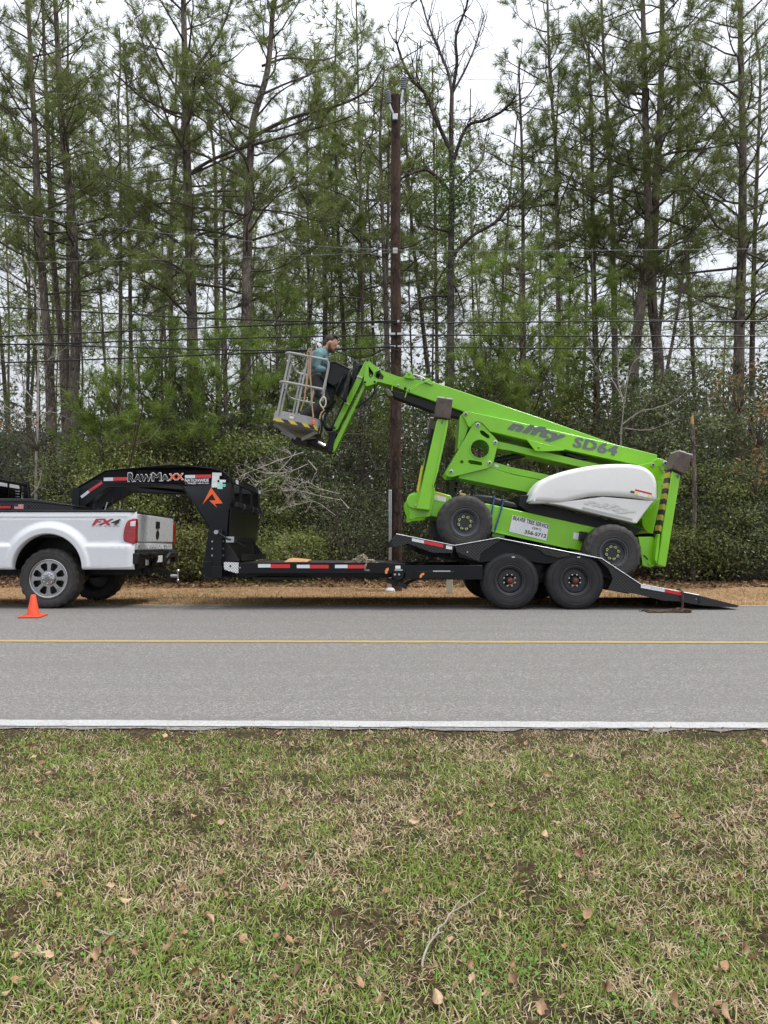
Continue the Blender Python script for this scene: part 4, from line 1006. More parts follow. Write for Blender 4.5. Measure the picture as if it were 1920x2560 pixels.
# ------------------------------------------------------------------ white pickup truck
TN, TF = 10.0, 11.93                     # near and far side of the body
tr = thing('pickup_truck', 'white pickup truck with black tool box hitched to the gooseneck trailer', 'truck', (-4.69, 11.0, 0)); LEANING.append(tr)
ox, oz = PV(V1, 0, 0, TN).x, PV(V1, 0, 0, TN).z; us = PV(V1, 1, 0, TN).x - ox
def tx(x): return ox + x * us
def tz(y): return oz - y * us
ac, ay, arx, arz = 428.0, 1003.0, 285.0, 288.0
xL, xR, yT = -312.0, 1134.0, 528.0
def sst(a, b, x): t_ = min(1, max(0, (x - a) / (b - a))); return t_ * t_ * (3 - 2 * t_)
def bed_off(x, y):
    r = math.hypot((x - ac) / arx, (y - ay) / arz) * 286
    fl = .062 * (1 - sst(330, 400, r)); lo = .042 * sst(785, 815, y)
    o_ = max(fl, lo)
    if r < 296: o_ -= .030 * ((296 - r) / 10) ** 2
    if y < 580: o_ -= .022 * ((580 - y) / 52) ** 2
    o_ -= .007 * math.exp(-((y - 582) / 5) ** 2)
    if x > 1085 : o_ -= .05 * ((x - 1085) / 49) ** 2
    if y > 985: o_ -= .03 * ((y - 985) / 18) ** 2
    return o_
def bed_side(near):
    rows = []
    angs = sorted(set([i * math.pi / 110 for i in range(111)] + [math.atan2(ay - yT, xR - ac), math.atan2(ay - yT, xL - ac)]))
    for a in angs:
        dx, dy = math.cos(a), math.sin(a); rin = 1 / math.sqrt((dx / arx) ** 2 + (dy / arz) ** 2)
        ts = []
        if dy > 1e-6: ts.append((ay - yT) / dy)
        if dx > 1e-6: ts.append((xR - ac) / dx)
        if dx < -1e-6: ts.append((xL - ac) / dx)
        rout = min(ts); row = []
        for k in range(40):
            u = k / 39; u = u if k else 0; r = rin + (rout - rin) * u ** 1.35
            x, y = ac + dx * r, ay - dy * r; o_ = bed_off(x, y)
            row.append((tx(x), (TN - o_) if near else (TF + o_), tz(y)))
        row.insert(0, (row[0][0], row[0][1] + (.08 if near else -.08), row[0][2]))
        rows.append(row)
    return MB().grid(rows)
bs = bed_side(True).build('bed_side', m_white, tr); bed_side(False).build('bed_side', m_white, tr)
XT = tx(1134)
MB().box((tx(xL), TN + .09, tz(700)), (XT - .05, TF - .09, tz(740))).build('bed_floor', m_blackm, tr)
MB().box((tx(xL), TN + .06, tz(740)), (tx(xL) + .05, TF - .06, tz(545))).build('bed_front', m_white, tr)
for near in (0, 1):
    y0 = TN + .004 if near else TF - .085
    MB().box((tx(xL), y0, tz(532)), (XT - .01, y0 + .08, tz(515))).build('bed_rail_cap', m_plastic, tr, bevel=.01)
    b = MB(); pr = [(tx(ac) + math.cos(R(a)) * .50, tz(ay) + math.sin(R(a)) * .50) for a in range(0, 181, 9)]
    yy0, yy1 = (TN + .02, TN + .50) if near else (TF - .50, TF - .02)
    b.grid([[(p[0], y_, p[1]) for p in pr] for y_ in (yy0, yy1)])
    b.add([(p[0], yy1 if near else yy0, p[1]) for p in pr], [tuple(range(len(pr)))]).build('wheel_well', m_plastic, tr, fix=False)
# tailgate, corner posts and lamps
zt, zb = tz(540), tz(845)
MB().box((XT - .075, TN + .085, tz(778)), (XT - .004, TF - .085, zt)).build('tailgate', m_white, tr, bevel=.018, seg=3)
MB().box((XT - .075, TN + .085, zb), (XT - .010, TF - .085, tz(784))).build('tailgate_panel', m_white, tr, bevel=.012, seg=3)
MB().box((XT - .082, TN + .09, zt - .004), (XT - .006, TF - .09, zt + .022)).build('tailgate_cap', m_plastic, tr, bevel=.01)
MB().box((XT - .006, TN + .93, tz(652)), (XT + .010, TN + 1.10, tz(588))).build('tailgate_handle', m_plastic, tr, bevel=.012)
MB().lathe((XT - .002, TN + 1.015, tz(708)), [(.072, 0), (.070, .008), (.05, .012), (0, .013)], 32, 'X').build('badge', m_ink, tr)
lettering('SUPER DUTY', (XT - .008, TN + .45, tz(835)), (XT - .008, TF - .35, tz(835)), (XT - .008, TN + .45, tz(798)), m_whiteB, tr, .015, 0, depth=.003, spacing=1.25)
MB().box((XT - .012, TN + .16, tz(822)), (XT - .004, TN + .27, tz(800))).build('duty_plate', m_paper, tr)
MB().box((XT - .006, TN + .175, tz(818)), (XT - .002, TN + .22, tz(805))).build('duty_mark', m_ink, tr)
lamp = smooth_closed([(1048, 770), (1042, 720), (1050, 660), (1070, 610), (1100, 592), (1140, 590), (1143, 690), (1140, 785), (1090, 785)], 4)
for near in (0, 1):
    a, b2 = (TN - .018, TN + .095) if near else (TF - .095, TF + .018)
    o = MB().prism([(tx(x), tz(y)) for x, y in lamp], a, b2).build('tail_lamp', m_lens, tr, bevel=.014, seg=3)
    MB().prism([(tx(x), tz(y)) for x, y in [(1100, 612), (1141, 606), (1141, 650), (1098, 650)]], a - .004 if near else b2 - .02, a + .02 if near else b2 + .004).build('reverse_lamp', m_clear, o, bevel=.005)
    MB().prism([(tx(x), tz(y)) for x, y in [(1052, 690), (1141, 690), (1141, 694), (1052, 694)]], a - .003 if near else b2 - .01, a + .02 if near else b2 + .003).build('lamp_divider', m_redp, o)
# FX4 decal
def tq(s, x0, x1, y0, y1, mat, **k): return lettering(s, (tx(x0), TN, tz(y1)), (tx(x1), TN, tz(y1)), (tx(x0), TN, tz(y0)), mat, tr, **k)
tq('FX', 780, 960, 588, 640, m_ink, heavy=.045, shear=.35, proud=.004); tq('FX', 785, 955, 591, 637, m_redp, heavy=.03, shear=.35, proud=.007)
tq('4', 928, 1022, 587, 641, m_paper, heavy=.04, shear=.35, proud=.008); tq('4', 934, 1018, 590, 638, m_ink, heavy=.03, shear=.35, proud=.011)
tq('OFF ROAD', 778, 1008, 643, 653, m_dkgrey, shear=.3, spacing=1.5, proud=.004)
# rear bumper
def bump_slab(name, pts, y0, y1, mat=m_blackm, bev=.01): return MB().prism([(tx(x), tz(y)) for x, y in pts], y0, y1).build(name, mat, tr, bevel=bev)
bump_slab('bumper_wing', [(1052, 866), (1172, 872), (1168, 960), (1060, 958)], TN - .01, TN + .16)
bump_slab('bumper_wing', [(1052, 866), (1172, 872), (1168, 960), (1060, 958)], TF - .16, TF + .01)
bump_slab('bumper_beam', [(1052, 870), (1160, 874), (1150, 915), (1130, 1000), (1052, 990)], TN + .16, TF - .16)
MB().tube([(tx(1120), TN + .12, tz(885)), (tx(1185), TN + .24, tz(888)), (tx(1195), TN + .62, tz(888)), (tx(1180), TN + .70, tz(920)), (tx(1150), TN + .72, tz(985))], .038, 12).build('bumper_tube', m_blackm, tr)
MB().tube([(tx(1120), TF - .10, tz(885)), (tx(1185), TF - .24, tz(888)), (tx(1195), TF - .62, tz(888)), (tx(1180), TF - .70, tz(920)), (tx(1150), TF - .72, tz(985))], .038, 12).build('bumper_tube', m_blackm, tr)
b = MB().box((tx(1146), TN + .40, tz(975)), (tx(1160), TN + .50, tz(925))); b.build('bumper_lamp', m_clear, tr, bevel=.006)
MB().box((tx(1146), TF - .50, tz(975)), (tx(1160), TF - .40, tz(925))).build('bumper_lamp', m_clear, tr, bevel=.006)
MB().box((tx(1146), TN + .86, tz(955)), (tx(1155), TN + 1.17, tz(880))).build('number_plate', m_paper, tr)
lettering('TEXAS', (tx(1155), TN + .95, tz(892)), (tx(1155), TN + 1.08, tz(892)), (tx(1155), TN + .95, tz(884)), m_ink, tr)
# hitch receiver and ball mount
xr = PV(VU, 1160, 900, 11.0); rr_ = PV(VU, 1240, 1140, 11.0)
MB().box((XT - .6, 10.6, tz(1040)), (XT + .02, 11.4, tz(1000))).build('hitch_beam', m_blackm, tr)
MB().box((xr.x - .25, 10.95, PV(VU, 0, 900, 11).z), (xr.x, 11.05, PV(VU, 0, 810, 11).z)).build('receiver', m_blackm, tr)
sh = MB().box((xr.x, 10.965, rr_.z), (rr_.x, 11.035, PV(VU, 0, 830, 11).z)).build('ball_mount', m_plastic, tr, bevel=.006)
c0 = PV(VU, 1300, 975, 11.0); c1 = PV(VU, 1415, 985, 11.0)
MB().cyl((rr_.x, 11, c0.z), (c1.x, 11, c0.z), .026, 14).build('mount_bar', m_steel, sh)
bt, bb = PV(VU, 1430, 860, 11), PV(VU, 1400, 1090, 11)
MB().cyl((c1.x, 11, bt.z), (c1.x, 11, bb.z), .018, 12).build('mount_stem', m_chrome, sh)
for zz, r in ((bt.z, .034), (bb.z, .030)):
    MB().lathe((c1.x, 11, zz), [(0, -r), (r * .6, -r * .8), (r, 0), (r * .75, r * .66), (r * .4, r * .92), (0, r)], 16, 'Z').build('hitch_ball', m_chrome, sh)
# frame, axle and wheels
MB().box((-9.3, 10.52, tz(1060)), (XT - .08, 10.62, tz(985))).build('chassis_rail', m_blackm, tr); MB().box((-9.3, 11.42, tz(1060)), (XT - .08, 11.52, tz(985))).build('chassis_rail', m_blackm, tr)
WR = .425; wx = tx(428)
MB().cyl((wx, 10.2, WR), (wx, 11.85, WR), .055, 12).build('rear_axle', m_blackm, tr)
MB().lathe((wx, 11.0, WR), [(.02, -.2), (.13, -.12), (.16, 0), (.13, .12), (.02, .2)], 16).build('differential', m_blackm, tr)
make_wheel(tr, (wx, TN + .015, WR), WR, .285, .265, 'truck'); make_wheel(tr, (wx, TF - .015, WR), WR, .285, .265, 'truck', -1)
make_wheel(tr, (wx - 3.97, TN + .015, WR), WR, .285, .265, 'truck'); make_wheel(tr, (wx - 3.97, TF - .015, WR), WR, .285, .265, 'truck', -1)
# cab and hood, mostly beyond the left edge of the picture
CX = tx(xL) - .03
sec = lambda x, k: [(x, TN + .02, .62), (x, TN - .01, 1.0), (x, TN + .03, 1.40), (x, TN + .16 + k, 1.74), (x, TN + .26 + k, 1.88), (x, TN + .42 + k, 1.935), (x, TF - .42 - k, 1.935), (x, TF - .26 - k, 1.88), (x, TF - .16 - k, 1.74), (x, TF - .03, 1.40), (x, TF + .01, 1.0), (x, TF - .02, .62)]
b = MB(); secs = [sec(CX, .0), sec(CX - .25, 0), sec(CX - 1.9, 0)]
for i in range(2): b.grid([secs[i] + [secs[i][0]], secs[i + 1] + [secs[i + 1][0]]])
b.add(secs[0], [tuple(range(12))]); b.add(secs[2], [tuple(range(12))])
cab = b.build('cab', m_white, tr, bevel=.03)
m_glass = M('tinted_window_glass', (.008, .010, .012), .05, 0, .1, 4, coat=.6)
MB().add([(CX + .005, TN + .30, 1.45), (CX + .005, TF - .30, 1.45), (CX + .005, TF - .40, 1.80), (CX + .005, TN + .40, 1.80)], [(0, 1, 2, 3)]).build('rear_window', m_glass, cab)
for x0, x1 in ((CX - .85, CX - .10), (CX - 1.80, CX - .95)):
    for near in (1, 0):
        q = [(x0, TN + .010, 1.42), (x1, TN + .010, 1.42), (x1, TN + .135, 1.74), (x0, TN + .135, 1.74)]
        if not near: q = [(x, TF + TN - y, z) for x, y, z in q]
        MB().extrude(q, (0, -.02 if near else .02, .004)).build('side_window', m_glass, cab)
b = MB().extrude([(CX - 1.9, TN, .60), (CX - 3.45, TN + .05, .60), (CX - 3.5, TN + .06, 1.12), (CX - 3.3, TN + .05, 1.27), (CX - 1.9, TN, 1.38)], (0, 2.0, 0)); b.build('hood', m_white, tr, bevel=.05, seg=3)
b = MB().extrude([(CX - 1.9, TN + .20, 1.375), (CX - 2.45, TN + .20, 1.36), (CX - 1.9, TN + .30, 1.90)], (0, 1.63, 0)); b.build('windscreen', m_glass, cab)
MB().box((CX - 1.9, TN + .05, .40), (CX - .1, TN + .13, .55)).build('side_step', m_blackm, tr)
# headache rack behind the cab
rk = MB()
RX = CX + .10
rk.box((RX - .03, TN + .18, 1.36), (RX + .06, TF - .17, 1.41)); rack_o = rk.build('headache_rack', m_black, tr, bevel=.008)
for y_ in (TN + .18, TF - .24):
    MB().extrude([(RX - .02, y_, 1.41), (RX + .10, y_, 1.41), (RX + .02, y_, 1.96), (RX - .05, y_, 1.96)], (0, .07, 0)).build('rack_upright', m_black, rack_o, bevel=.008)
for z_ in (1.45, 1.90): MB().tube([(RX, TN + .2, z_), (RX, TF - .2, z_)], .026, 10).build('rack_bar', m_black, rack_o)
for y_ in (TN + .42, TN + .80, TF - .80, TF - .42): MB().box((RX - .012, y_, 1.42), (RX + .012, y_ + .022, 1.9)).build('rack_post', m_black, rack_o)
for i in range(8):
    z_ = 1.47 + i * .045
    MB().add([(RX - .03, TN + .42, z_), (RX - .03, TF - .42, z_), (RX + .012, TF - .42, z_ + .032), (RX + .012, TN + .42, z_ + .032)], [(0, 1, 2, 3)]).build('louvre', m_black, rack_o)
# tool box in the bed
ty = TN + .22
tbo = xz(VT, [(-640, 560), (-640, 545), (515, 545), (1265, 652), (1265, 740), (1265, 900), (-640, 900)], ty)
tb = MB().prism(tbo, ty, TF - .22).build('tool_box', m_tread, tr, bevel=.008)
lid = xz(VT, [(-640, 520), (520, 528), (1280, 640), (1280, 665), (515, 585), (-640, 585)], ty - .015)
MB().prism(lid, ty - .015, TF - .2).build('tool_box_lid', m_tread, tb, bevel=.008)
def tbq(name, x0, y0, x1, y1, mat, pr=.004):
    a, c = PV(VT, x0, y1, ty), PV(VT, x1, y0, ty); return MB().box((a.x, ty - pr, a.z), (c.x, ty + .002, c.z)).build(name, mat, tb)
tbq('side_handle', -60, 640, 200, 715, m_blackm, .008); tbq('handle_slot', -60, 658, 190, 696, m_redp, .010)
fl = tbq('flag_decal', 248, 625, 408, 708, m_decalw, .004)
for i in range(7):
    h = (708 - 625) / 13; q = PV(VT, 248, 625 + (2 * i + 1) * h, ty), PV(VT, 408, 625 + 2 * i * h, ty)
    MB().box((q[0].x, ty - .0055, q[0].z), (q[1].x, ty - .003, q[1].z)).build('flag_stripe', m_redp, tb)
tbq('flag_canton', 248, 625, 318, 665, M('navy_print', (.03, .04, .10), .5), .0065)
q = PV(VT, 478, 672, ty); MB().cyl((q.x, ty - .01, q.z), (q.x, ty + .01, q.z), .017, 14).build('lock', m_ink, tb)

# ------------------------------------------------------------------ black gooseneck tilt-deck trailer
GN, GF = 9.88, 12.42; GC = (GN + GF) / 2
tl = thing('gooseneck_trailer', 'black gooseneck trailer with tilted deck carrying the green lift', 'trailer', (1.0, GC, 0)); LEANING.append(tl)
def mir(y): return 2 * GC - y
def neckY(px):
    return 10.0 if px > 470 else 10.0 + .85 * min(1, (470 - px) / 285.0)
def neck_point(x, y, dy=0.0):
    px, py = V2(x, y); Y = neckY(px); q = PTL(px, py, Y); return Vector((q.x, q.y + dy, q.z))
outl = [(40, 302), (160, 232), (280, 158), (550, 134), (830, 110), (1000, 124), (1165, 141), (1230, 158), (1280, 185), (1308, 218), (1318, 262), (1322, 385), (1300, 480), (1288, 620), (1282, 760), (1280, 1000), (1090, 1000), (1098, 880), (1110, 800), (1135, 622), (1100, 560), (1000, 405), (930, 300), (905, 281), (870, 273), (580, 279), (292, 286), (180, 378), (72, 474), (22, 478), (22, 306)]
for near in (1, 0):
    t_ = tessellate_polygon([[Vector((x, y, 0)) for x, y in outl]]); n = len(outl)
    front = [neck_point(x, y) for x, y in outl]; back = [neck_point(x, y, .13) for x, y in outl]
    if not near: front = [Vector((v.x, mir(v.y), v.z)) for v in front]; back = [Vector((v.x, mir(v.y), v.z)) for v in back]
    b = MB().add(front + back, [tuple(q) for q in t_] + [tuple(i + n for i in q) for q in t_] + [(i, (i + 1) % n, (i + 1) % n + n, i + n) for i in range(n)])
    nk = b.build('neck', m_black, tl, bevel=.006)
    # steel flanges round the edge of the neck, a little wider than the web
    b = MB(); dy = -.022
    def strip(idx, out):
        for a, c in zip(idx[:-1], idx[1:]):
            p, q = outl[a], outl[c]
            f = [neck_point(*p, dy), neck_point(*q, dy), neck_point(*q, .15), neck_point(*p, .15)]
            e = Vector((q[0] - p[0], q[1] - p[1])).normalized(); nn = Vector((-e.y, e.x)) * out
            g_ = [neck_point(p[0] + nn.x, p[1] + nn.y, dy), neck_point(q[0] + nn.x, q[1] + nn.y, dy), neck_point(q[0] + nn.x, q[1] + nn.y, .15), neck_point(p[0] + nn.x, p[1] + nn.y, .15)]
            if not near: f = [Vector((v.x, mir(v.y), v.z)) for v in f]; g_ = [Vector((v.x, mir(v.y), v.z)) for v in g_]
            b.add(f + g_, [(0, 1, 2, 3), (7, 6, 5, 4), (0, 4, 5, 1), (1, 5, 6, 2), (2, 6, 7, 3), (3, 7, 4, 0)])
    strip(list(range(0, 13)), -7); strip(list(range(19, 29)), -7)
    b.build('neck_flange', m_black, tl, bevel=.003)
def on_neck(x, y): return neck_point(x, y, -.001)
def patch(name, pts, mat, pr=.004):
    q = [on_neck(x, y) + Vector((0, -pr, 0)) for x, y in pts]; return MB().extrude(q, (0, pr, 0)).build(name, mat, tl, smooth=False)
patch('reflector_tape', [(70, 366), (133, 318), (148, 336), (82, 385)], m_wht); patch('reflector_tape', [(135, 316), (245, 242), (256, 262), (149, 334)], m_red)
patch('reflector_tape', [(264, 213), (342, 211), (342, 239), (264, 241)], m_wht); patch('reflector_tape', [(344, 210), (460, 208), (460, 236), (344, 238)], m_red)
patch('reflector_tape', [(938, 192), (1022, 190), (1022, 216), (938, 218)], m_wht); patch('reflector_tape', [(1024, 189), (1154, 186), (1154, 215), (1024, 217)], m_red)
def neck_text(s, x0, x1, y0, y1, mat, skew=0, **k):
    return lettering(s, on_neck(x0, y1), on_neck(x1, y1 - skew), on_neck(x0, y0), mat, tl, **k)
for s, x0, x1, h in (('R', 463, 520, 172), ('AW', 516, 664, 186), ('M', 662, 745, 172), ('A', 740, 808, 186)):
    neck_text(s, x0, x1, h - 2, 248 - (x0 - 463) * .022, m_decalw, 1, heavy=.05, proud=.004); neck_text(s, x0 + 5, x1 - 5, h + 4, 242 - (x0 - 463) * .022, m_ink, 1, heavy=.03, proud=.008)
neck_text('XX', 804, 930, 178, 236, m_decalw, 3, heavy=.05, proud=.004); neck_text('XX', 811, 923, 183, 231, m_orange, 3, heavy=.03, proud=.008)
def nk_text(s, x0, x1, y0, y1, mat, **k):
    f = lambda x, y: on_neck((VN(x, y)[0] - 180) * 3.318, (VN(x, y)[1] - 1130) * 3.318)
    return lettering(s, f(x0, y1), f(x1, y1), f(x0, y0), mat, tl, **k)
nk_text('NATIONWIDE', 390, 945, 338, 412, m_decalw, heavy=.03); nk_text('TRAILERS', 445, 655, 425, 465, m_decalw, bold=.02); nk_text('1-888-931-3501', 678, 940, 428, 460, m_decalw, bold=.012)
def nk_patch(name, pts, mat, pr=.004): return patch(name, [((VN(x, y)[0] - 180) * 3.318, (VN(x, y)[1] - 1130) * 3.318) for x, y in pts], mat, pr)
nk_patch('red_mark', [(405, 420), (420, 440), (438, 470), (415, 462), (392, 478), (398, 450)], m_redp)
nk_patch('paper_label', [(1022, 198), (1238, 202), (1236, 272), (1186, 272), (1185, 368), (1140, 368), (1140, 540), (1005, 540)], m_paper)
nk_patch('paper_label', [(1188, 362), (1332, 366), (1330, 422), (1188, 420)], m_decalw, .005); nk_patch('mint_label', [(1142, 422), (1262, 424), (1258, 578), (1138, 574)], m_mint, .006)
nk_patch('round_label', [(1298 + 38 * math.cos(R(a)), 494 + 38 * math.sin(R(a))) for a in range(0, 360, 20)], M('green_label', (.20, .55, .40), .5), .006)
nk_patch('yellow_line', [(1030, 400), (1128, 400), (1128, 412), (1030, 412)], m_ylabel, .006)
nk_patch('trailer_emblem', [(995, 540), (1262, 908), (1080, 916), (1128, 1004), (952, 842), (1098, 834), (1020, 690), (798, 928)], m_orange, .005)
# coupler at the nose of the neck
e0 = neck_point(22, 306); e1 = neck_point(60, 478)
MB().box((e0.x - .02, 10.80, e1.z), (e1.x, mir(10.80), e0.z + .02)).build('nose_plate', m_black, tl, bevel=.006)
MB().cyl((e1.x + .06, GC, e1.z - .32), (e1.x + .06, GC, e1.z + .2), .06, 16).build('coupler', m_blackm, tl)
for yy_ in (10.87, mir(10.87)): MB().tube([(e1.x + .10, yy_, e1.z - .05), (e1.x + .34, yy_, e1.z - .10), (e1.x + .40, yy_ + .02, e1.z + .12)], .012, 6).build('safety_hook', m_steel, tl)
b = MB().tube([(e1.x + .45, GC - .2, e1.z + .2), (e1.x + .46, GC - .2, e1.z - .12)], .008, 6); b.build('cable', m_ink, tl)
# cross plates between the necks
def cross(name, x0, y0, x1, y1, mat, thick=.012, ya=10.02, yb=None):
    a = PV(V2, x0, y0, 10.0); c = PV(V2, x1, y1, 10.0); yb = yb or mir(10.02)
    d = (Vector((c.x, 0, c.z)) - Vector((a.x, 0, a.z))); nrm = Vector((-d.z, 0, d.x)).normalized() * thick
    q = [Vector((a.x, ya, a.z)), Vector((c.x, ya, c.z)), Vector((c.x, ya, c.z)) + nrm, Vector((a.x, ya, a.z)) + nrm]
    return MB().extrude(q, (0, yb - ya, 0)).build(name, mat, tl, bevel=.003)
cross('rack_plate', 1310, 470, 1295, 700, m_black); cross('rack_bar', 1318, 222, 1326, 262, m_blackm, .03)
cross('rack_bar', 1345, 415, 1345, 455, m_blackm, .05); cross('lower_plate', 1262, 735, 1275, 900, m_blackm); cross('lower_bar', 1285, 700, 1290, 722, m_blackm, .03)
for yy_ in (10.7, mir(10.7)):
    a, c = PV(V2, 1318, 245, 10.0), PV(V2, 1322, 420, 10.0); MB().box((a.x - .01, yy_ - .05, c.z), (a.x + .012, yy_ + .05, a.z)).build('rack_stay', m_blackm, tl)
for yy_ in (10.45, 11.15, 11.55, 11.95):
    a = PV(V2, 1352, 435, 10.0)
    pts = [(a.x + .02 + .035 * math.sin(R(t)), yy_, a.z - .01 - .04 * math.cos(R(t))) for t in range(0, 200, 25)]
    MB().tube(pts, .008, 8).build('chain_hook', m_rimgrey, tl)
for ya in (10.16, mir(10.16) - .12):
    a = PV(V2, 1323, 236, 10.0); MB().box((a.x + .02, ya, a.z - .035), (a.x + .042, ya + .12, a.z + .02)).build('reflector_tape', m_wht, tl)
# gussets and tool tray at the foot of the neck
for near in (1, 0):
    g1 = xz(V2, [(1280, 765), (1296, 765), (1392, 905), (1280, 905)], 10.0)
    MB().prism(g1, 10.0 if near else mir(10.03), 10.03 if near else mir(10.0)).build('gusset', m_blackm, tl, bevel=.003)
cross('tool_tray', 1392, 852, 1392, 905, m_blackm, .01, 10.1, mir(10.1))
# drop leg jack with crank
j0, j1 = PV(V2, 1172, 645, 9.9), PV(V2, 1238, 1045, 9.9)
jk = MB().box((j0.x, 9.88, j1.z + .09), (j1.x, 10.0, j0.z)).build('jack', m_black, tl, bevel=.006)
MB().box((j0.x - .012, 9.872, j1.z), (j1.x + .012, 10.008, j1.z + .16)).build('jack_leg', m_black, jk, bevel=.005)
MB().box((j0.x - .11, 9.9, j1.z - .012), (j1.x + .09, 10.06, j1.z + .01)).build('jack_foot', m_blackm, jk)
ptsc = [PV(V2, 1195, 665, 9.86), PV(V2, 1212, 668, 9.85), PV(V2, 1240, 690, 9.84), PV(V2, 1290, 722, 9.84), PV(V2, 1318, 728, 9.84)]
MB().tube(ptsc, .014, 8).build('crank_handle', m_blackm, jk)
q = PV(V2, 1200, 665, 9.86); MB().cyl((q.x, 9.82, q.z), (q.x, 9.9, q.z), .03, 14).build('crank_hub', m_zinc, jk)
a, c = PV(V2, 1280, 750, 9.95), PV(V2, 1345, 702, 9.95); MB().box((a.x, 9.93, a.z), (c.x, 9.96, c.z)).build('crank_bracket', m_steel, jk)
MB().beam(PV(V2, 1345, 735, 10.3), PV(V2, 1432, 782, 10.3), .02, .03).build('crank_stay', m_blackm, jk)
for yb_ in (742, 802, 858):
    for xb in (1165, 1252):
        q = PV(V2, xb, yb_, 9.99); MB().cyl((q.x, 9.975, q.z), (q.x, 10.01, q.z), .013, 8).build('bolt', m_zinc, tl)
bb_ = xz(V2, [(1085, 905), (1165, 905), (1165, 1000), (1230, 1000), (1230, 1050), (1105, 1050), (1092, 1010), (1078, 1025), (1075, 985)], 9.98)
MB().prism(bb_, 9.99, mir(9.99)).build('front_bolster', m_black, tl, bevel=.008)
# front deck
zd = PV(V3, 0, 246, GN).z; zr = PV(V3, 0, 330, GN).z; zbm = PV(V3, 0, 372, GN).z
xa = PV(V3, 372, 246, GN).x; xb = PV(VD, 190, 0, GN).x; xe = PV(VD, 840, 0, GN).x
MB().box((xa, GN, zr), (xb, GN + .07, zd - .006)).build('side_rail', m_black, tl, bevel=.004); MB().box((xa, GF - .07, zr), (xb, GF, zd - .006)).build('side_rail', m_black, tl, bevel=.004)
nb = 9; wb = (GF - GN - .16) / nb
for i in range(nb):
    MB().box((xa - .1, GN + .08 + i * wb + .004, zd - .045), (xb - .02, GN + .08 + (i + 1) * wb - .004, zd - .004 - .003 * (i % 3))).build('deck_board', M_BOARD, tl, bevel=.004)
MB().box((xa, GN - .006, zd - .01), (xb - .25, GN + .06, zd + .004)).build('deck_edge', m_steel if False else m_blackm, tl)
for near in (1, 0):
    y0 = GN + .42 if near else mir(GN + .42) - .12
    MB().box((xa - .45, y0, zbm), (xe + 1.6, y0 + .12, zr + .05)).build('main_beam', m_black, tl, bevel=.004)
for i in range(9):
    x_ = xa + .15 + i * .28; MB().box((x_, GN + .07, zr + .02), (x_ + .05, GF - .07, zd - .05)).build('cross_member', m_blackm, tl)
hp = xz(V3, [(490, 360), (905, 362), (905, 384), (512, 382)], GN + .1); MB().prism(hp, GN + .10, GN + .55).build('belly_box', m_black, tl, bevel=.005)
cp = xz(V3, [(255, 240), (372, 243), (370, 328), (352, 328), (262, 300), (255, 285)], GN); MB().prism(cp, GN - .004, GN + .1).build('corner_plate', m_treadal, tl)
q = PV(V3, 307, 272, GN); MB().cyl((q.x, GN - .012, q.z), (q.x, GN, q.z), .014, 12).build('lock', m_ink, tl)
q = PV(V3, 384, 284, GN); MB().cyl((q.x, GN - .012, q.z), (q.x, GN, q.z), .010, 10).build('bolt', m_zinc, tl)
def rail_tape(v, x0, y0, x1, y1, mat, Y=GN, sk=0.0):
    q = [PV(v, x0, y0, Y), PV(v, x1, y0 + sk, Y), PV(v, x1, y1 + sk, Y), PV(v, x0, y1, Y)]
    return MB().extrude([p + Vector((0, -.004, 0)) for p in q], (0, .004, 0)).build('reflector_tape', mat, tl, smooth=False)
for x0, x1, x2 in ((527, 627, 782), (836, 938, 1090), (1140, 1240, 1380)):
    rail_tape(V3, x0, 255 + (x0 > 600) * 6, x1, 283 + (x0 > 600) * 5, m_wht); rail_tape(V3, x1, 257 + (x0 > 600) * 5, x2, 287 + (x0 > 600) * 3, m_red)
# beam from the front deck to the axles, pivot and tilt gear
z0, z1 = PV(VD, 0, 342, GN).z, PV(VD, 0, 449, GN).z
for near in (1, 0):
    y0 = GN + .0 if near else GF - .10
    MB().box((xb, y0, z1), (xe - .13, y0 + .10, z0)).build('frame_rail', m_black, tl, bevel=.004); y2 = GN + .32 if near else mir(GN + .32) - .1
    MB().box((xe - .13, y2, z1), (xe + 1.9, y2 + .10, z0)).build('axle_beam', m_black, tl, bevel=.004)
qq = xz(VD, [(262, 372), (290, 385), (560, 388), (560, 440), (262, 440)], GN); MB().prism(qq, GN - .012, GN + .01).build('stake_plate', m_black, tl, bevel=.002)
a, c = PV(VD, 400, 390, GN), PV(VD, 530, 381, GN); MB().box((a.x, GN - .016, a.z), (c.x, GN, c.z)).build('latch_bar', m_steel, tl)
def arcmark(v, pts): MB().extrude([PV(v, x, y, GN) + Vector((0, -.016, 0)) for x, y in pts], (0, .003, 0)).build('rotation_mark', m_oramark, tl, smooth=False)
arcmark(VH, [(775, 288), (784, 318), (765, 345), (760, 378), (728, 380), (726, 340), (742, 305)]); arcmark(VH, [(1305, 366), (1306, 395), (1275, 410), (1265, 438), (1238, 440), (1240, 410), (1262, 378)])
pv = PV(VH, 920, 395, GN); MB().lathe((pv.x, GN - .03, pv.z), [(.0, 0), (.075, 0), (.078, .01), (.078, .1)], 24).build('pivot_plate', m_black, tl)
for dx in (-.045, .012): MB().cyl((pv.x + dx, GN - .05, pv.z + .005), (pv.x + dx, GN, pv.z + .005), .016, 10).build('pivot_pin', m_zinc, tl)
a, c = PV(VH, 880, 308, GN), PV(VH, 955, 262, GN); MB().box((a.x, GN - .008, a.z), (c.x, GN + .001, c.z)).build('serial_label', m_paper, tl)
a, c = PV(VH, 868, 335, GN), PV(VH, 985, 316, GN); MB().box((a.x, GN - .04, a.z), (c.x, GN, c.z)).build('pivot_cap', m_steel, tl)
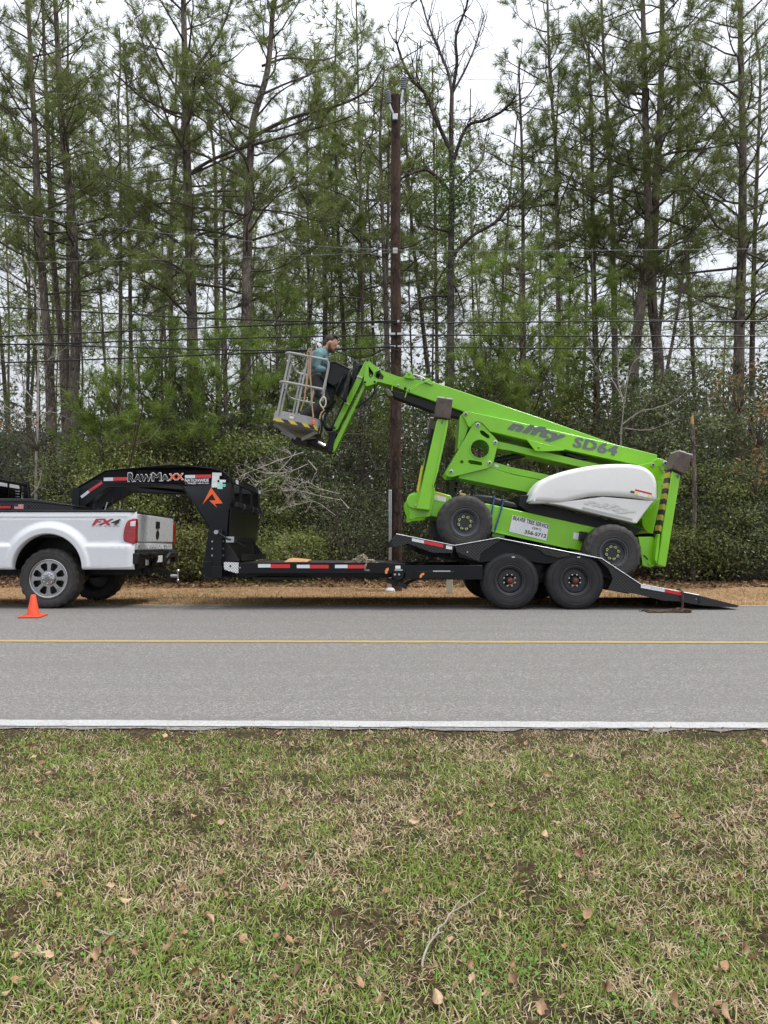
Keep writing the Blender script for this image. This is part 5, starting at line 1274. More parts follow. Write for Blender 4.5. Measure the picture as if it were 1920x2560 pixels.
lk = xz(VH, [(755, 460), (860, 455), (1000, 470), (1000, 520), (960, 565), (850, 540), (770, 520), (752, 495)], GN + .1); MB().prism(lk, GN + .06, GN + .3).build('lock_housing', m_blackm, tl, bevel=.01)
MB().beam(PV(VH, 915, 520, GN + .02), PV(VH, 1050, 585, GN + .02), .06, .07).build('release_pedal', m_blackm, tl)
MB().cyl(PV(VH, 1010, 545, GN + .2), PV(VH, 1190, 450, GN + .2), .022, 10).build('tilt_link', m_blackm, tl)
MB().cyl(PV(VH, 1210, 270, GN + .5), PV(VH, 1320, 205, GN + .5), .034, 12).build('tilt_cylinder', m_blackm, tl); MB().cyl(PV(VH, 1320, 205, GN + .5), PV(VH, 1480, 115, GN + .5), .014, 10).build('tilt_rod', m_blackm, tl)
# tilt deck
sl = math.tan(R(11.0)); dA = PV(VB, 645, 500, 10.2)
dz0 = dA.z - .402 / math.cos(R(11.0))                            # deck surface under the front lift wheel
def dk(x): return dz0 - sl * (x - dA.x)
x0 = PV(VD, 110, 110, GN).x; x1 = PV(VE, 670, 600, GN).x
for i in range(8):
    wbd = (GF - GN - .72) / 8; y0 = GN + .36 + i * wbd
    MB().extrude([(x0 + .03, y0 + .004, dk(x0 + .03)), (x1, y0 + .004, dk(x1)), (x1, y0 + .004, dk(x1) - .045), (x0 + .03, y0 + .004, dk(x0 + .03) - .045)], (0, wbd - .008, 0)).build('deck_board', M_BOARD, tl)
def side_plate(name, v, pts, mat, y0=GN, y1=GN + .012, bev=.003, both=True):
    o_ = xz(v, pts, GN); MB().prism(o_, y0, y1).build(name, mat, tl, bevel=bev)
    if both: MB().prism(o_, mir(y1), mir(y0)).build(name, mat, tl, bevel=bev)
side_plate('deck_side', VD, [(75, 160), (122, 106), (560, 192), (545, 250), (400, 247), (215, 178), (100, 206)], m_tread, GN, GN + .36)
side_plate('nose_cap', VD, [(72, 160), (90, 138), (92, 200), (72, 208)], m_blackm, GN - .008, GN + .37)
# raised drive-over fenders: top band, checker side pieces and dark inner skirt
top = [VB(540, 727), VB(965, 652), VE(345, 387), VE(668, 600)]
low = [(a, c + 3.2) for a, c in top]
band = [PTL(a, c, GN) for a, c in top + low[::-1]]
for near in (1, 0):
    y0 = GN - .006 if near else mir(GN - .006) - .36
    MB().extrude([(v.x, y0, v.z) for v in band], (0, .36, 0)).build('fender_top', m_blackm, tl)
rim_pts = [PTL(a, c, GN) for a, c in top]
MB().tube([v + Vector((0, -.006, .002)) for v in [PV(VD, 122, 106, GN)] + rim_pts + [PV(VE, 1150, 690, GN)]], .005, 6).build('deck_trim', m_steel, tl)
side_plate('fender_plate', VB, [(540, 735), (962, 662), (1000, 664), (905, 730), (800, 800), (792, 840), (780, 886), (560, 790)], m_tread, GN - .004, GN + .010)
side_plate('fender_plate', VB, [(1000, 664), (1659, 796), (1700, 830), (1600, 842), (1560, 848), (1430, 815), (1380, 770), (1300, 742)], m_tread, GN - .004, GN + .010)
side_plate('fender_plate', VE, [(300, 378), (345, 392), (664, 606), (660, 652), (640, 682), (395, 645), (440, 552), (400, 470)], m_tread, GN - .004, GN + .010)
side_plate('fender_skirt', VD, [(560, 200), (900, 150), (1640, 300), (1850, 420), (1850, 455), (1750, 330), (1600, 300), (1250, 330), (1000, 290), (760, 320), (600, 280)], m_black, GN + .03, GN + .05)
side_plate('fender_back', VD, [(560, 200), (900, 150), (1640, 300), (1850, 420), (1850, 500), (760, 400)], m_blackm, GN + .33, GN + .35)
q = PV(VB, 665, 790, GN); MB().cyl((q.x, GN - .014, q.z), (q.x, GN, q.z), .012, 10).build('bolt', m_zinc, tl)
q = [PV(VB, x, y, GN) + Vector((0, -.008, 0)) for x, y in ((1470, 775), (1490, 808), (1470, 800), (1462, 812))]; MB().extrude(q, (0, .004, 0)).build('fender_mark', m_ink, tl, smooth=False)
def tape_px(v, pts, mat, name='reflector_tape'): MB().extrude([PV(v, x, y, GN) + Vector((0, -.006, 0)) for x, y in pts], (0, .006, 0)).build(name, mat, tl, smooth=False)
tape_px(VB, [(118, 652), (238, 676), (236, 706), (118, 682)], m_wht); tape_px(VB, [(240, 676), (428, 712), (424, 746), (238, 708)], m_red); tape_px(VB, [(456, 718), (516, 728), (514, 766), (454, 758)], m_paper, 'warning_label')
tape_px(VB, [(458, 722), (514, 731), (514, 738), (458, 730)], m_oramark, 'label_band')
# tail ramp and flip toe
xt = PV(VE, 1150, 690, GN).x
side_plate('tail_side', VE, [(668, 600), (1150, 690), (1146, 772), (1000, 745), (850, 735), (640, 682)], m_tread, GN, GN + .03)
tail = xz(VE, [(668, 604), (1150, 694), (1150, 740), (668, 670)], GN); MB().prism(tail, GN + .03, GF - .03).build('tail_ramp', m_blackm, tl, bevel=.004)
toe = xz(VE, [(1154, 692), (1487, 776), (1470, 792), (1250, 782), (1148, 772)], GN); MB().prism(toe, GN, GF).build('ramp_toe', m_tread, tl, bevel=.004)
MB().cyl((xt + .01, GN - .006, PV(VE, 1150, 740, GN).z), (xt + .01, GF, PV(VE, 1150, 740, GN).z), .02, 10).build('ramp_hinge', m_blackm, tl)
tape_px(VE, [(670, 602), (758, 618), (756, 644), (670, 628)], m_paper, 'number_label'); tape_px(VE, [(760, 618), (868, 638), (866, 664), (758, 645)], m_wht); tape_px(VE, [(868, 638), (1016, 666), (1014, 694), (866, 664)], m_red)
q = PV(VE, 1128, 722, GN); MB().cyl((q.x, GN - .01, q.z), (q.x, GN, q.z), .008, 8).build('bolt', m_zinc, tl)
under = xz(VE, [(385, 645), (640, 682), (640, 700), (860, 738), (1060, 770), (840, 738), (640, 706), (385, 668)], GN + .2)
for i in range(6):
    x_ = x0 + .25 + i * .55
    if x_ < x1: MB().extrude([(x_, GN + .3, dk(x_) - .05), (x_ + .06, GN + .3, dk(x_ + .06) - .05), (x_ + .06, GN + .3, dk(x_ + .06) - .13), (x_, GN + .3, dk(x_) - .13)], (0, GF - GN - .6, 0)).build('tilt_member', m_blackm, tl)
for y0 in (GN + .5, mir(GN + .5) - .08):
    MB().extrude([(x0 + .2, y0, dk(x0 + .2) - .05), (x1, y0, dk(x1) - .05), (x1, y0, dk(x1) - .16), (x0 + .45, y0, dk(x0 + .45) - .17)], (0, .08, 0)).build('tilt_beam', m_blackm, tl)
# wheels and axles
RW = .402
for vx in (985, 1480):
    cx_ = PV(VD, vx, 480, GN).x
    make_wheel(tl, (cx_, GN + .02, RW), RW, .25, .207, 'trailer'); make_wheel(tl, (cx_, GF - .02, RW), RW, .25, .207, 'trailer', -1)
    MB().cyl((cx_, GN + .15, RW), (cx_, GF - .15, RW), .06, 12).build('axle', m_blackm, tl)
MB().box((PV(VD, 1100, 0, GN).x, GN + .30, .42), (PV(VD, 1380, 0, GN).x, GN + .36, .50)).build('spring_hanger', m_blackm, tl)

# ------------------------------------------------------------------ lime green self-drive boom lift
LC = 11.15
lf = thing('boom_lift', 'lime green boom lift with white engine hood standing on the tilted deck', 'lift', (2.2, LC, .55)); LEANING.append(lf)
def lm(y): return 2 * LC - y
def mixpts(pts, Y):
    """outline whose points come from different enlarged details: (view, x, y)"""
    out = []
    for v, x, y in pts: q = PV(v, x, y, Y); out.append((q.x, q.z))
    return out
def lp(name, pts, y0, y1, mat=None, bev=.006, both=False, parent=None, holes=(), seg=2):
    o_ = mixpts(pts, y0); hs = [mixpts(h, y0) for h in holes]
    r_ = MB().prism(o_, y0, y1, hs).build(name, mat or m_green, parent or lf, bevel=bev, seg=seg)
    if both: MB().prism(o_, lm(y1), lm(y0), hs).build(name, mat or m_green, parent or lf, bevel=bev, seg=seg)
    return r_
def va(*p): return [(VA, x, y) for x, y in p]
def vb(*p): return [(VB, x, y) for x, y in p]
def vc(*p): return [(VC, x, y) for x, y in p]
def vo(*p): return [(VO, x, y) for x, y in p]
def v4(*p): return [(V4, x, y) for x, y in p]
def pin(v, x, y, Y, r, mat=None, ln=.03, nut=True):
    q = PV(v, x, y, Y); o_ = MB().lathe((q.x, Y, q.z), [(r, .01), (r, -ln * .5), (r * .8, -ln * .6), (0, -ln * .6)], 18).build('pin', mat or m_steel, lf)
    if nut: MB().lathe((q.x, Y, q.z), [(r * .5, -ln * .6), (r * .5, -ln), (0, -ln)], 6).build('pin_bolt', m_darkrim, o_)
    return o_
# chassis
CN = 10.52
lp('chassis', vb((352, 190), (505, 234), (520, 300), (860, 312), (1659, 488), (2190, 606), (2190, 868), (1659, 755), (1042, 622), (910, 590), (380, 452), (283, 430)), CN, lm(CN), bev=.012)
lp('chassis_foot', vb((912, 590), (1038, 618), (1032, 652), (906, 640)), CN + .03, CN + .2)
lp('chassis_lip', vb((912, 584), (1659, 748), (1659, 757), (912, 593)), CN - .03, CN + .01, bev=.002)
lp('belly_pan', vb((1040, 640), (1500, 740), (1500, 770), (1040, 665)), CN + .1, lm(CN + .1), m_blackm)
for wv, wx_, wy_, wr in ((VB, 645, 500, .402), (VC, 845, 1135, .41)):
    for near in (1, 0):
        q = PV(wv, wx_, wy_, 10.2); make_wheel(lf, (q.x, 10.2 if near else lm(10.2), q.z), wr, .30, .200, 'lift', 1 if near else -1)
    MB().cyl((q.x, 10.4, q.z), (q.x, lm(10.4), q.z), .07, 12).build('axle', m_blackm, lf)
# signs and stickers on the chassis
def sticker(name, v, pts, Y, mat, pr=.004, parent=None):
    q = [PV(v, x, y, Y) + Vector((0, -pr, 0)) for x, y in pts]; return MB().extrude(q, (0, pr * .8, 0)).build(name, mat, parent or lf, smooth=False)
def words(s, v, x0, y0, x1, y1, h, Y, mat, parent=None, **k):
    """baseline from (x0,y0) to (x1,y1), letters h high, square to the baseline"""
    a, c = PV(v, x0, y0, Y), PV(v, x1, y1, Y); d = (c - a).normalized(); up = Vector((-d.z, 0, d.x)); up = up if up.z > 0 else -up
    return lettering(s, a, c, a + up * (h * (PV(v, 1, 0, Y).x - PV(v, 0, 0, Y).x)), mat, parent or lf, **k)
sg = sticker('company_sign', VB, [(1112, 426), (1474, 516), (1442, 680), (1076, 588)], CN, m_paper, .008)
words('BEAVER TREE SERVICE', VB, 1112, 470, 1464, 560, 40, CN, m_ink, sg, heavy=.022, proud=.010)
words('(281)', VB, 1302, 566, 1390, 588, 28, CN, m_ink, sg, bold=.015, proud=.010); words('356-5712', VB, 1226, 606, 1440, 652, 36, CN, m_ink, sg, heavy=.025, proud=.010)
sticker('warning_label', VB, [(348, 206), (460, 232), (450, 300), (338, 272)], CN, m_paper, .006); sticker('label_band', VB, [(348, 206), (460, 232), (457, 246), (345, 221)], CN, m_oramark, .008)
sticker('label_triangle', VB, [(348, 262), (364, 240), (374, 268)], CN, m_ylabel, .008)
sticker('grey_label', VC, [(512, 966), (566, 976), (558, 1028), (505, 1018)], CN, m_paper, .005)
lp('control_box', vc((572, 955), (630, 965), (620, 1030), (562, 1030)), CN - .1, CN, m_plastic, .008)
# blue straps and folded black sheet on the chassis
m_strap = M('blue_strap', (.03, .10, .28), .7, 0, .15, 30)
for pts in (((935, 250), (930, 262), (918, 330), (905, 420)), ((1022, 275), (1020, 290), (985, 420), (930, 600))):
    q = [PV(VB, x, y, CN - .02) for x, y in pts]; q = [q[0] + Vector((-.02, .12, 0))] + q
    MB().tube(smooth_open(q, 4), .012, 6).build('strap', m_strap, lf)
lp('folded_sheet', vb((700, 240), (760, 218), (900, 235), (1000, 270), (1130, 300), (1180, 350), (1100, 350), (900, 318), (740, 285)), CN + .05, CN + .5, m_vinyl, .03, seg=3)
# engine bay under the hood
lp('engine_bay', vb((1190, 230), (1300, 225), (1330, 300), (1659, 380), (2400, 560), (2300, 640), (1900, 560), (1659, 490), (1280, 405), (1170, 330)), CN + .03, lm(CN + .03), m_blackm, .01)
lp('slew_ring', vb((1180, 250), (1230, 225), (1300, 260), (1290, 360), (1200, 375), (1165, 320)), CN + .1, lm(CN + .1), m_blackm, .02)
# turret plates
lp('turret', vc((1138, 388), (1205, 348), (1252, 358), (1286, 374), (1300, 400), (1290, 470), (1275, 520), (1240, 690), (1170, 982), (1120, 968), (1078, 925), (1052, 870), (900, 850), (880, 440)), 10.80, lm(10.80), bev=.008)
lp('turret_step', vc((1208, 515), (1240, 512), (1272, 530), (1238, 684), (1205, 690)), 10.785, 10.80, bev=.003)
lp('turret_plate', vo((470, 690), (880, 170), (955, 175), (900, 420), (750, 1085), (640, 1060), (540, 980), (480, 860)), 10.70, 10.80, bev=.004)
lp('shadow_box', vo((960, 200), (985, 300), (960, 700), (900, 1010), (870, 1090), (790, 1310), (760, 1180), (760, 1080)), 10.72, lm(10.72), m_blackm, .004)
pin(VC, 1167, 405, 10.79, .032, m_greyp); pin(VC, 1268, 390, 10.79, .038, m_steel); pin(VC, 1253, 580, 10.78, .016, m_green)
for x, y in ((1215, 410), (1240, 450), (1228, 435)): MB().beam(PV(VC, x, y, 10.78), PV(VC, x + 22, y + 18, 10.78), .014, .02).build('turret_fitting', m_steel, lf)
# engine hood: pillowed shell, upper bulge over a flatter lower panel
def pillow(name, pts, yb, yf, d, mat, n=6, parent=None, sm=4):
    """rounded shell: outline at yb swelling towards the camera to yf with edge radius d"""
    base = smooth_closed(pts, sm); m = len(base); rows = []
    area = sum(base[i][0] * base[(i + 1) % m][1] - base[(i + 1) % m][0] * base[i][1] for i in range(m)); sg_ = 1 if area > 0 else -1
    nor = []
    for i in range(m):
        e = Vector(base[(i + 1) % m]) - Vector(base[i - 1]); e = Vector((-e.y, e.x)).normalized() * sg_; nor.append(e)
    rows.append([(p[0], yb, p[1]) for p in base])
    for k in range(n + 1):
        a = k / n * math.pi / 2; ins = d * (1 - math.cos(a)); yy_ = yf + d * (1 - math.sin(a)) * .9
        rows.append([(p[0] + q.x * ins, yy_, p[1] + q.y * ins) for p, q in zip(base, nor)])
    b = MB().grid([r + [r[0]] for r in rows])
    t_ = tessellate_polygon([[Vector((p[0], p[2], 0)) for p in rows[-1]]]); b.add(rows[-1], [tuple(q) for q in t_])
    t_ = tessellate_polygon([[Vector((p[0], p[2], 0)) for p in rows[0]]]); b.add(rows[0], [tuple(q) for q in t_])
    me = bpy.data.meshes.new(name); me.from_pydata(b.v, [], b.f); bm = bmesh.new(); bm.from_mesh(me); bmesh.ops.remove_doubles(bm, verts=bm.verts[:], dist=.0005); bmesh.ops.recalc_face_normals(bm, faces=bm.faces[:]); bm.to_mesh(me); bm.free()
    return link(name, me, mat, parent or lf, sharp=50)
HY = 10.30
m_ltgrey2 = M('emboss_shade_plastic', (.60, .60, .56), .5, 0, .05, 10)  # hood plastic greyed: shading of the raised letters put into the colour
low_ = mixpts(vc((160, 705), (420, 712), (760, 668), (1195, 705), (1170, 722), (1105, 805), (1042, 893), (900, 858), (660, 800), (420, 742), (300, 722), (165, 722)), HY)
hd = MB().prism(low_, HY + .035, 10.75).build('engine_hood', m_hood, lf, bevel=.02, seg=3)
up_ = mixpts(vc((156, 712), (160, 672), (180, 620), (235, 545), (330, 490), (500, 440), (700, 405), (880, 394), (1020, 400), (1110, 425), (1175, 475), (1206, 540), (1212, 620), (1204, 704), (1100, 690), (1000, 676), (880, 666), (760, 662), (650, 668), (540, 690), (440, 714), (380, 720), (270, 713)), HY)
pillow('hood_bulge', up_, 10.75, HY, .075, m_hood, 7, hd)
words('nifty', VC, 588, 740, 1030, 838, 62, HY + .030, m_ltgrey2, hd, heavy=.03, shear=.4, proud=.006)
q = [PV(VC, x, y, HY + .034) + Vector((0, -.004, 0)) for x, y in ((585, 754), (1000, 852), (996, 868), (580, 772))]; MB().extrude(q, (0, .004, 0)).build('hood_line', m_ltgrey, hd)
sticker('hood_label', VC, [(1024, 606), (1160, 640), (1148, 682), (1018, 654)], HY, m_paper, .004, hd); sticker('label_band', VC, [(1024, 606), (1160, 640), (1157, 654), (1021, 620)], HY, m_redp, .006, hd)
for a in ((1020, 652, 1036, 622, 1050, 656), (1116, 676, 1134, 646, 1148, 680)): sticker('label_triangle', VC, [(a[0], a[1]), (a[2], a[3]), (a[4], a[5])], HY, m_ylabel, .007, hd)
sticker('hood_label', VC, [(985, 618), (1016, 624), (1012, 642), (980, 636)], HY, m_brownpad, .004, hd)
MB().tube([PV(VC, 735, 830, HY + .1), PV(VC, 760, 850, HY + .06), PV(VC, 800, 855, HY + .06), PV(VC, 815, 846, HY + .1)], .007, 6).build('hood_handle', m_blackm, hd)
# lower linkage
KN = 10.86
lp('lower_link', va((1205, 958), (1010, 1010), (950, 1042)) [::-1][:0] + va((955, 1022), (1205, 958)) + vc((0, 485), (252, 534), (400, 570), (400, 690), (165, 642), (0, 607)) + va((950, 1045)), 10.92, lm(10.92))
lp('middle_link', va((1195, 957), (1245, 912)) + vc((0, 425), (310, 490), (420, 520), (400, 560), (252, 530), (0, 481)), 10.96, lm(10.96))
lp('upper_link', va((1272, 738)) + vc((0, 235), (750, 405), (900, 440), (880, 470), (700, 440), (550, 420), (0, 290)) + va((1262, 800)), 10.94, lm(10.94))
MB().cyl(PV(VA, 1252, 905, LC), PV(VA, 1500, 848, LC), .048, 14).build('lift_cylinder', m_blackm, lf); MB().cyl(PV(VA, 1480, 852, LC), PV(VA, 1640, 815, LC), .028, 12).build('lift_rod', m_hydr, lf)
hole = [(VA, 1127 + 80 * math.cos(R(a)), 803 + 80 * math.sin(R(a))) for a in range(0, 360, 12)]
kn = lp('knuckle', va((1075, 590), (1095, 580), (1120, 580), (1142, 594), (1262, 720), (1276, 742), (1274, 770), (1242, 905), (1226, 940), (1195, 962), (905, 1034), (865, 1032), (842, 1010), (850, 984)), KN, KN + .035, both=True, bev=0,
       holes=[hole, va((1125, 660), (1135, 648), (1155, 652), (1206, 692), (1208, 712), (1192, 718), (1140, 686)), va((1028, 908), (1036, 896), (1055, 896), (1140, 912), (1148, 928), (1140, 942), (1045, 928)), [(VA, 977 + 15 * math.cos(R(a)), 911 + 15 * math.sin(R(a))) for a in range(0, 360, 30)]])
q = PV(VA, 1127, 803, KN); rr0 = PV(VA, 1127 + 80, 803, KN).x - q.x
MB().lathe((q.x, KN - .012, q.z), [(rr0 + .008, .02), (rr0 + .008, 0), (rr0 - .006, 0), (rr0 - .006, 2 * (LC - KN) + .024), (rr0 + .008, 2 * (LC - KN) + .024), (rr0 + .008, .03)], 40).build('knuckle_tube', m_green, lf)
lp('knuckle_core', va((880, 960), (960, 940), (1190, 950), (905, 1020), (868, 1015)), KN + .035, lm(KN + .035))
for x, y, r in ((1110, 605, .034), (1255, 750, .032), (1207, 920, .032), (888, 993, .032)): pin(VA, x, y, KN, r, m_steel)
lp('knuckle_stay', va((962, 532), (985, 512), (1032, 622), (1010, 690), (968, 790), (942, 808)), 10.92, lm(10.92), bev=.006)
lp('stay_edge', va((962, 532), (974, 522), (958, 800), (942, 808)), 10.90, 10.93, bev=.002)
lp('pivot_plate', va((983, 514), (992, 498), (1012, 490), (1034, 492), (1082, 504), (1062, 600), (1048, 624), (1030, 612)), 10.845, 10.875, both=True, bev=.003)
pin(VA, 1010, 516, 10.845, .030, m_greyp)
lp('rest_post', vb((528, 72), (586, 88), (556, 216), (500, 206)), 10.98, lm(10.98), m_plastic, 0, holes=[vb((548, 100), (570, 106), (562, 140), (540, 134)), vb((538, 155), (560, 160), (552, 195), (530, 190))])
lp('rest_foot', vb((500, 205), (556, 218), (548, 262), (470, 300), (480, 250)), 10.90, lm(10.90), m_plastic, .004)
MB().beam(PV(VB, 590, 212, 10.7), PV(VB, 650, 226, 10.7), .03, .03).build('brass_valve', M('brass', (.55, .42, .16), .35, .9), lf)
sticker('small_label', VA, [(1250, 928), (1284, 938), (1280, 958), (1246, 948)], 10.96, m_paper, .004)
# top beam with the maker's lettering
TBY = 10.84
lp('top_beam', va((1078, 502)) + vc((0, 38), (860, 236), (1206, 321), (1204, 352), (1140, 386), (1125, 425), (750, 345), (400, 268), (0, 172)) + va((1210, 660), (1145, 592), (1118, 580), (1090, 580), (1050, 622)), TBY, lm(TBY), bev=.010)
def words_px(s, p0, p1, h_px, Y, mat, **k):
    a, c = PTL(p0[0], p0[1], Y), PTL(p1[0], p1[1], Y); d = (c - a).normalized(); up = Vector((-d.z, 0, d.x)); up = up if up.z > 0 else -up
    return lettering(s, a, c, a + up * h_px / F_PX * Y, mat, lf, **k)
words_px('nifty', (1266, 1080), (1410, 1113), 34, TBY, m_dkgrey, heavy=.07, shear=.35, spacing=1.15, proud=.006); words_px('SD64', (1430, 1117), (1541, 1141), 27, TBY, m_dkgrey, heavy=.05, shear=.12, spacing=1.1, proud=.006)
lp('beam_bracket', vc((122, 196), (150, 200), (437, 273), (430, 284), (290, 292), (195, 290)), 10.82, 10.85, both=True, bev=.003); pin(VC, 222, 262, 10.82, .018, m_green)
lp('beam_slot', vc((440, 315), (470, 310), (640, 355), (560, 360)), 10.93, lm(10.93), m_blackm, .003)
# telescopic boom
lp('boom', va((690, 230), (1659, 556)) + vc((860, 236), (840, 300)) + va((1300, 612), (985, 492), (530, 333), (545, 312)), 10.99, lm(10.99), bev=.010)
lp('boom_nose', va((300, 147), (455, 204), (690, 244), (560, 340), (400, 276), (285, 246), (255, 234), (242, 208), (246, 180), (264, 158)), 11.03, lm(11.03), bev=0, holes=[[(VA, 290 + 30 * math.cos(R(a)), 198 + 28 * math.sin(R(a))) for a in range(0, 360, 20)]])
nose_cap = PV(VA, 322, 190, 11.02)
lp('nose_slot', va((300, 170), (330, 200), (322, 225), (300, 222)), 11.022, 11.03, m_ink, 0)
lp('boom_lug', va((500, 212), (512, 180), (535, 168), (560, 172), (584, 205), (582, 224)), 10.97, 11.02, both=True, bev=.004); lp('boom_lug', va((660, 244), (684, 213), (712, 222), (740, 262), (728, 274)), 10.955, 10.99, both=True, bev=.004)
pin(VA, 538, 184, 10.97, .016, m_green); pin(VA, 682, 248, 10.955, .016, m_steel); pin(VA, 450, 278, 11.02, .016, m_steel); pin(VA, 543, 315, 10.99, .014, m_steel); pin(VA, 508, 303, 11.02, .02, m_blackm, nut=False); pin(VA, 297, 155, 11.02, .016, m_greyp)
for pts in (((396, 322), (400, 285), (412, 246), (440, 226), (500, 207)), ((505, 378), (518, 340), (532, 308), (580, 285), (680, 245)), ((590, 190), (620, 205), (660, 218)), ((575, 185), (630, 200), (672, 222))):
    MB().tube(smooth_open([PV(VA, x, y, 10.95) for x, y in pts], 4), .008, 6).build('guard_rod', m_green if pts[0][0] < 550 else m_steel, lf)
lp('boom_track', va((402, 322), (530, 350), (770, 425), (985, 505), (985, 548), (740, 492), (420, 372)), 11.04, lm(11.04), m_blackm, .006)
lp('track_end', va((340, 318), (352, 300), (375, 312), (412, 358), (400, 370), (362, 362)), 11.0, 11.2, M('olive_plastic', (.10, .11, .06), .5), .01)
# jib knuckle and links
lp('jib_knuckle', va((178, 76), (186, 60), (198, 58), (214, 78), (302, 148), (264, 164), (246, 190), (250, 224), (284, 240), (266, 260), (188, 284), (162, 256)), 10.99, 11.03, both=True, bev=0, holes=[va((204, 116), (246, 172), (238, 204), (222, 216), (206, 200))])
lp('jib_strut', va((205, 110), (225, 105), (300, 165), (290, 185), (252, 175)), 11.03, lm(11.03), m_blackm, .004)
for x, y in ((195, 68), (175, 250), (255, 247)): pin(VA, x, y, 10.99, .018, m_darkrim)
lp('jib_link', v4((1240, 400), (1262, 378), (1290, 384), (1308, 420), (918, 1200), (890, 1220), (860, 1206), (862, 1172)), 11.03, lm(11.03), bev=.006)
lp('jib_link', v4((1228, 660), (1245, 632), (1268, 646), (892, 1452), (862, 1470), (832, 1452), (838, 1425)), 11.05, lm(11.05), bev=.006)
for a, c in (((1150, 570), (1212, 592)), ((1004, 880), (1054, 905))):
    MB().beam(PV(V4, a[0], a[1], 11.02), PV(V4, c[0], c[1], 11.02), .022, .02).build('link_clamp', m_padtop, lf)
pin(V4, 880, 1182, 11.02, .022, m_darkrim); pin(V4, 853, 1436, 11.04, .024, m_darkrim)
for k, pts in enumerate((((1330, 520), (1250, 470), (1180, 450), (1120, 580), (1060, 760), (980, 960), (900, 1130)), ((1360, 680), (1340, 790), (1240, 880), (1130, 950)), ((1300, 470), (1200, 430), (1140, 470), (1090, 620), (1010, 850), (930, 1040), (850, 1190), (800, 1200), (770, 1150)), ((900, 860), (800, 1000), (760, 1130), (830, 1190), (880, 1120)), ((720, 1020), (735, 1120), (720, 1250), (670, 1300)), ((700, 1150), (690, 1220), (650, 1290)))):
    MB().tube(smooth_open([PV(V4, x, y, 11.1 + .03 * k if k < 3 else 10.75) for x, y in pts], 5), (.034, .012, .03, .018, .014, .018)[k], 8).build('hose', m_plastic, lf)
lp('basket_bracket', v4((820, 1235), (905, 1222), (890, 1300), (850, 1470), (790, 1462)), 11.0, lm(11.0), m_blackm, .01)
lp('rotator', v4((560, 1318), (640, 1310), (800, 1375), (800, 1440), (700, 1425), (560, 1370)), 10.95, lm(10.95), m_blackm, .02); MB().cyl(PV(V4, 690, 1350, 10.9), PV(V4, 770, 1395, 10.9), .022, 10).build('rotator_rod', m_hydr, lf)
# outriggers
def legnum(s, p0, p1, h, Y): words_px(s, p0, p1, h, Y, m_dkgrey, bold=.04)
for near in (1, 0):
    for nm, pts, y0, y1, mt, bv in (('outrigger_leg', va((776, 548), (864, 562), (842, 690), (772, 1000), (740, 1110), (713, 1314), (597, 1300)), 10.22, 10.42, m_green, .014),
                                    ('outrigger_edge', va((850, 560), (868, 563), (846, 690), (778, 1000), (745, 1110), (733, 1110), (765, 1000)), 10.20, 10.24, m_green, .004),
                                    ('outrigger_pad', va((778, 376), (903, 394), (884, 556), (750, 536)), 10.17, 10.50, m_brownpad, .010), ('pad_cap', va((774, 368), (826, 374), (838, 382), (860, 380), (905, 386), (902, 396), (777, 380)), 10.18, 10.49, m_padtop, .006),
                                    ('outrigger_foot', vb((68, 262), (90, 220), (135, 202), (175, 205), (330, 130), (352, 192), (300, 440), (158, 452), (112, 472), (86, 458), (96, 402), (75, 340)), 10.40, 10.48, m_green, .006),
                                    ('rear_leg', vc((1330, 456), (1398, 488)) + vo((1085, 1950), (860, 1882)), 10.22, 10.44, m_green, .010),
                                    ('rear_leg_side', vc((1310, 454), (1330, 456)) + vo((968, 1000), (940, 1090), (905, 1020)), 10.245, 10.42, None, 0), ('rear_leg_flange', vo((900, 1090), (930, 1088), (905, 1500), (862, 1800), (850, 1870), (800, 1740), (868, 1260)), 10.20, 10.30, m_green, .004),
                                    ('rear_foot', vo((380, 1165), (740, 1160), (778, 1195), (790, 1310), (900, 1095), (925, 1100), (830, 1740), (862, 1890), (690, 1960), (480, 1900), (455, 1700)), 10.34, 10.44, m_green, .006),
                                    ('rear_pad', vc((1385, 290), (1500, 324), (1440, 484), (1328, 434)), 10.17, 10.50, m_brownpad, .010), ('rear_pad_cap', vc((1384, 280), (1440, 296), (1452, 306), (1500, 316), (1498, 328), (1388, 294)), 10.18, 10.49, m_padtop, .006)):
        if mt is None: mt = M_HAZ
        o_ = mixpts(pts, y0); a_, c_ = (y0, y1) if near else (lm(y1), lm(y0))
        MB().prism(o_, a_, c_).build(nm, mt, lf, bevel=bv)
    q = PV(VB, 140, 290, 10.38); Yq = 10.38 if near else lm(10.38)
    MB().lathe((q.x, Yq, q.z), [(0, -.02), (.10, -.02), (.112, -.01), (.112, .04)], 28).build('leg_hinge', m_green, lf)
MB().cyl(PV(VA, 640, 1190, 10.5), PV(VA, 730, 640, 10.5), .03, 10).build('leg_cylinder', m_blackm, lf)
sticker('hazard_tape', VA, [(600, 1150), (620, 1160), (655, 950), (640, 940)], lm(10.46), m_ylabel, .006)
for Y in (10.215,):
    words_px('1', (1102.5, 1059), (1106, 1060), 10, Y, m_dkgrey, bold=.06); words_px('4', (1688, 1193), (1697, 1196), 10, Y, m_dkgrey, bold=.05)
MB().lathe(tuple(PV(VO, 655, 1850, 10.33)), [(0, -.02), (.022, -.02), (.024, .02)], 14).build('foot_pin', m_green, lf)
MB().tube([PV(VO, 510, 1640, 10.33), PV(VO, 560, 1680, 10.33), PV(VO, 620, 1750, 10.33)], .008, 6).build('hose', m_plastic, lf)
MB().lathe(tuple(PV(VA, 595, 1268, 10.36)), [(0, -.03), (.016, -.03), (.016, .02)], 10).build('foot_pin', m_steel, lf)
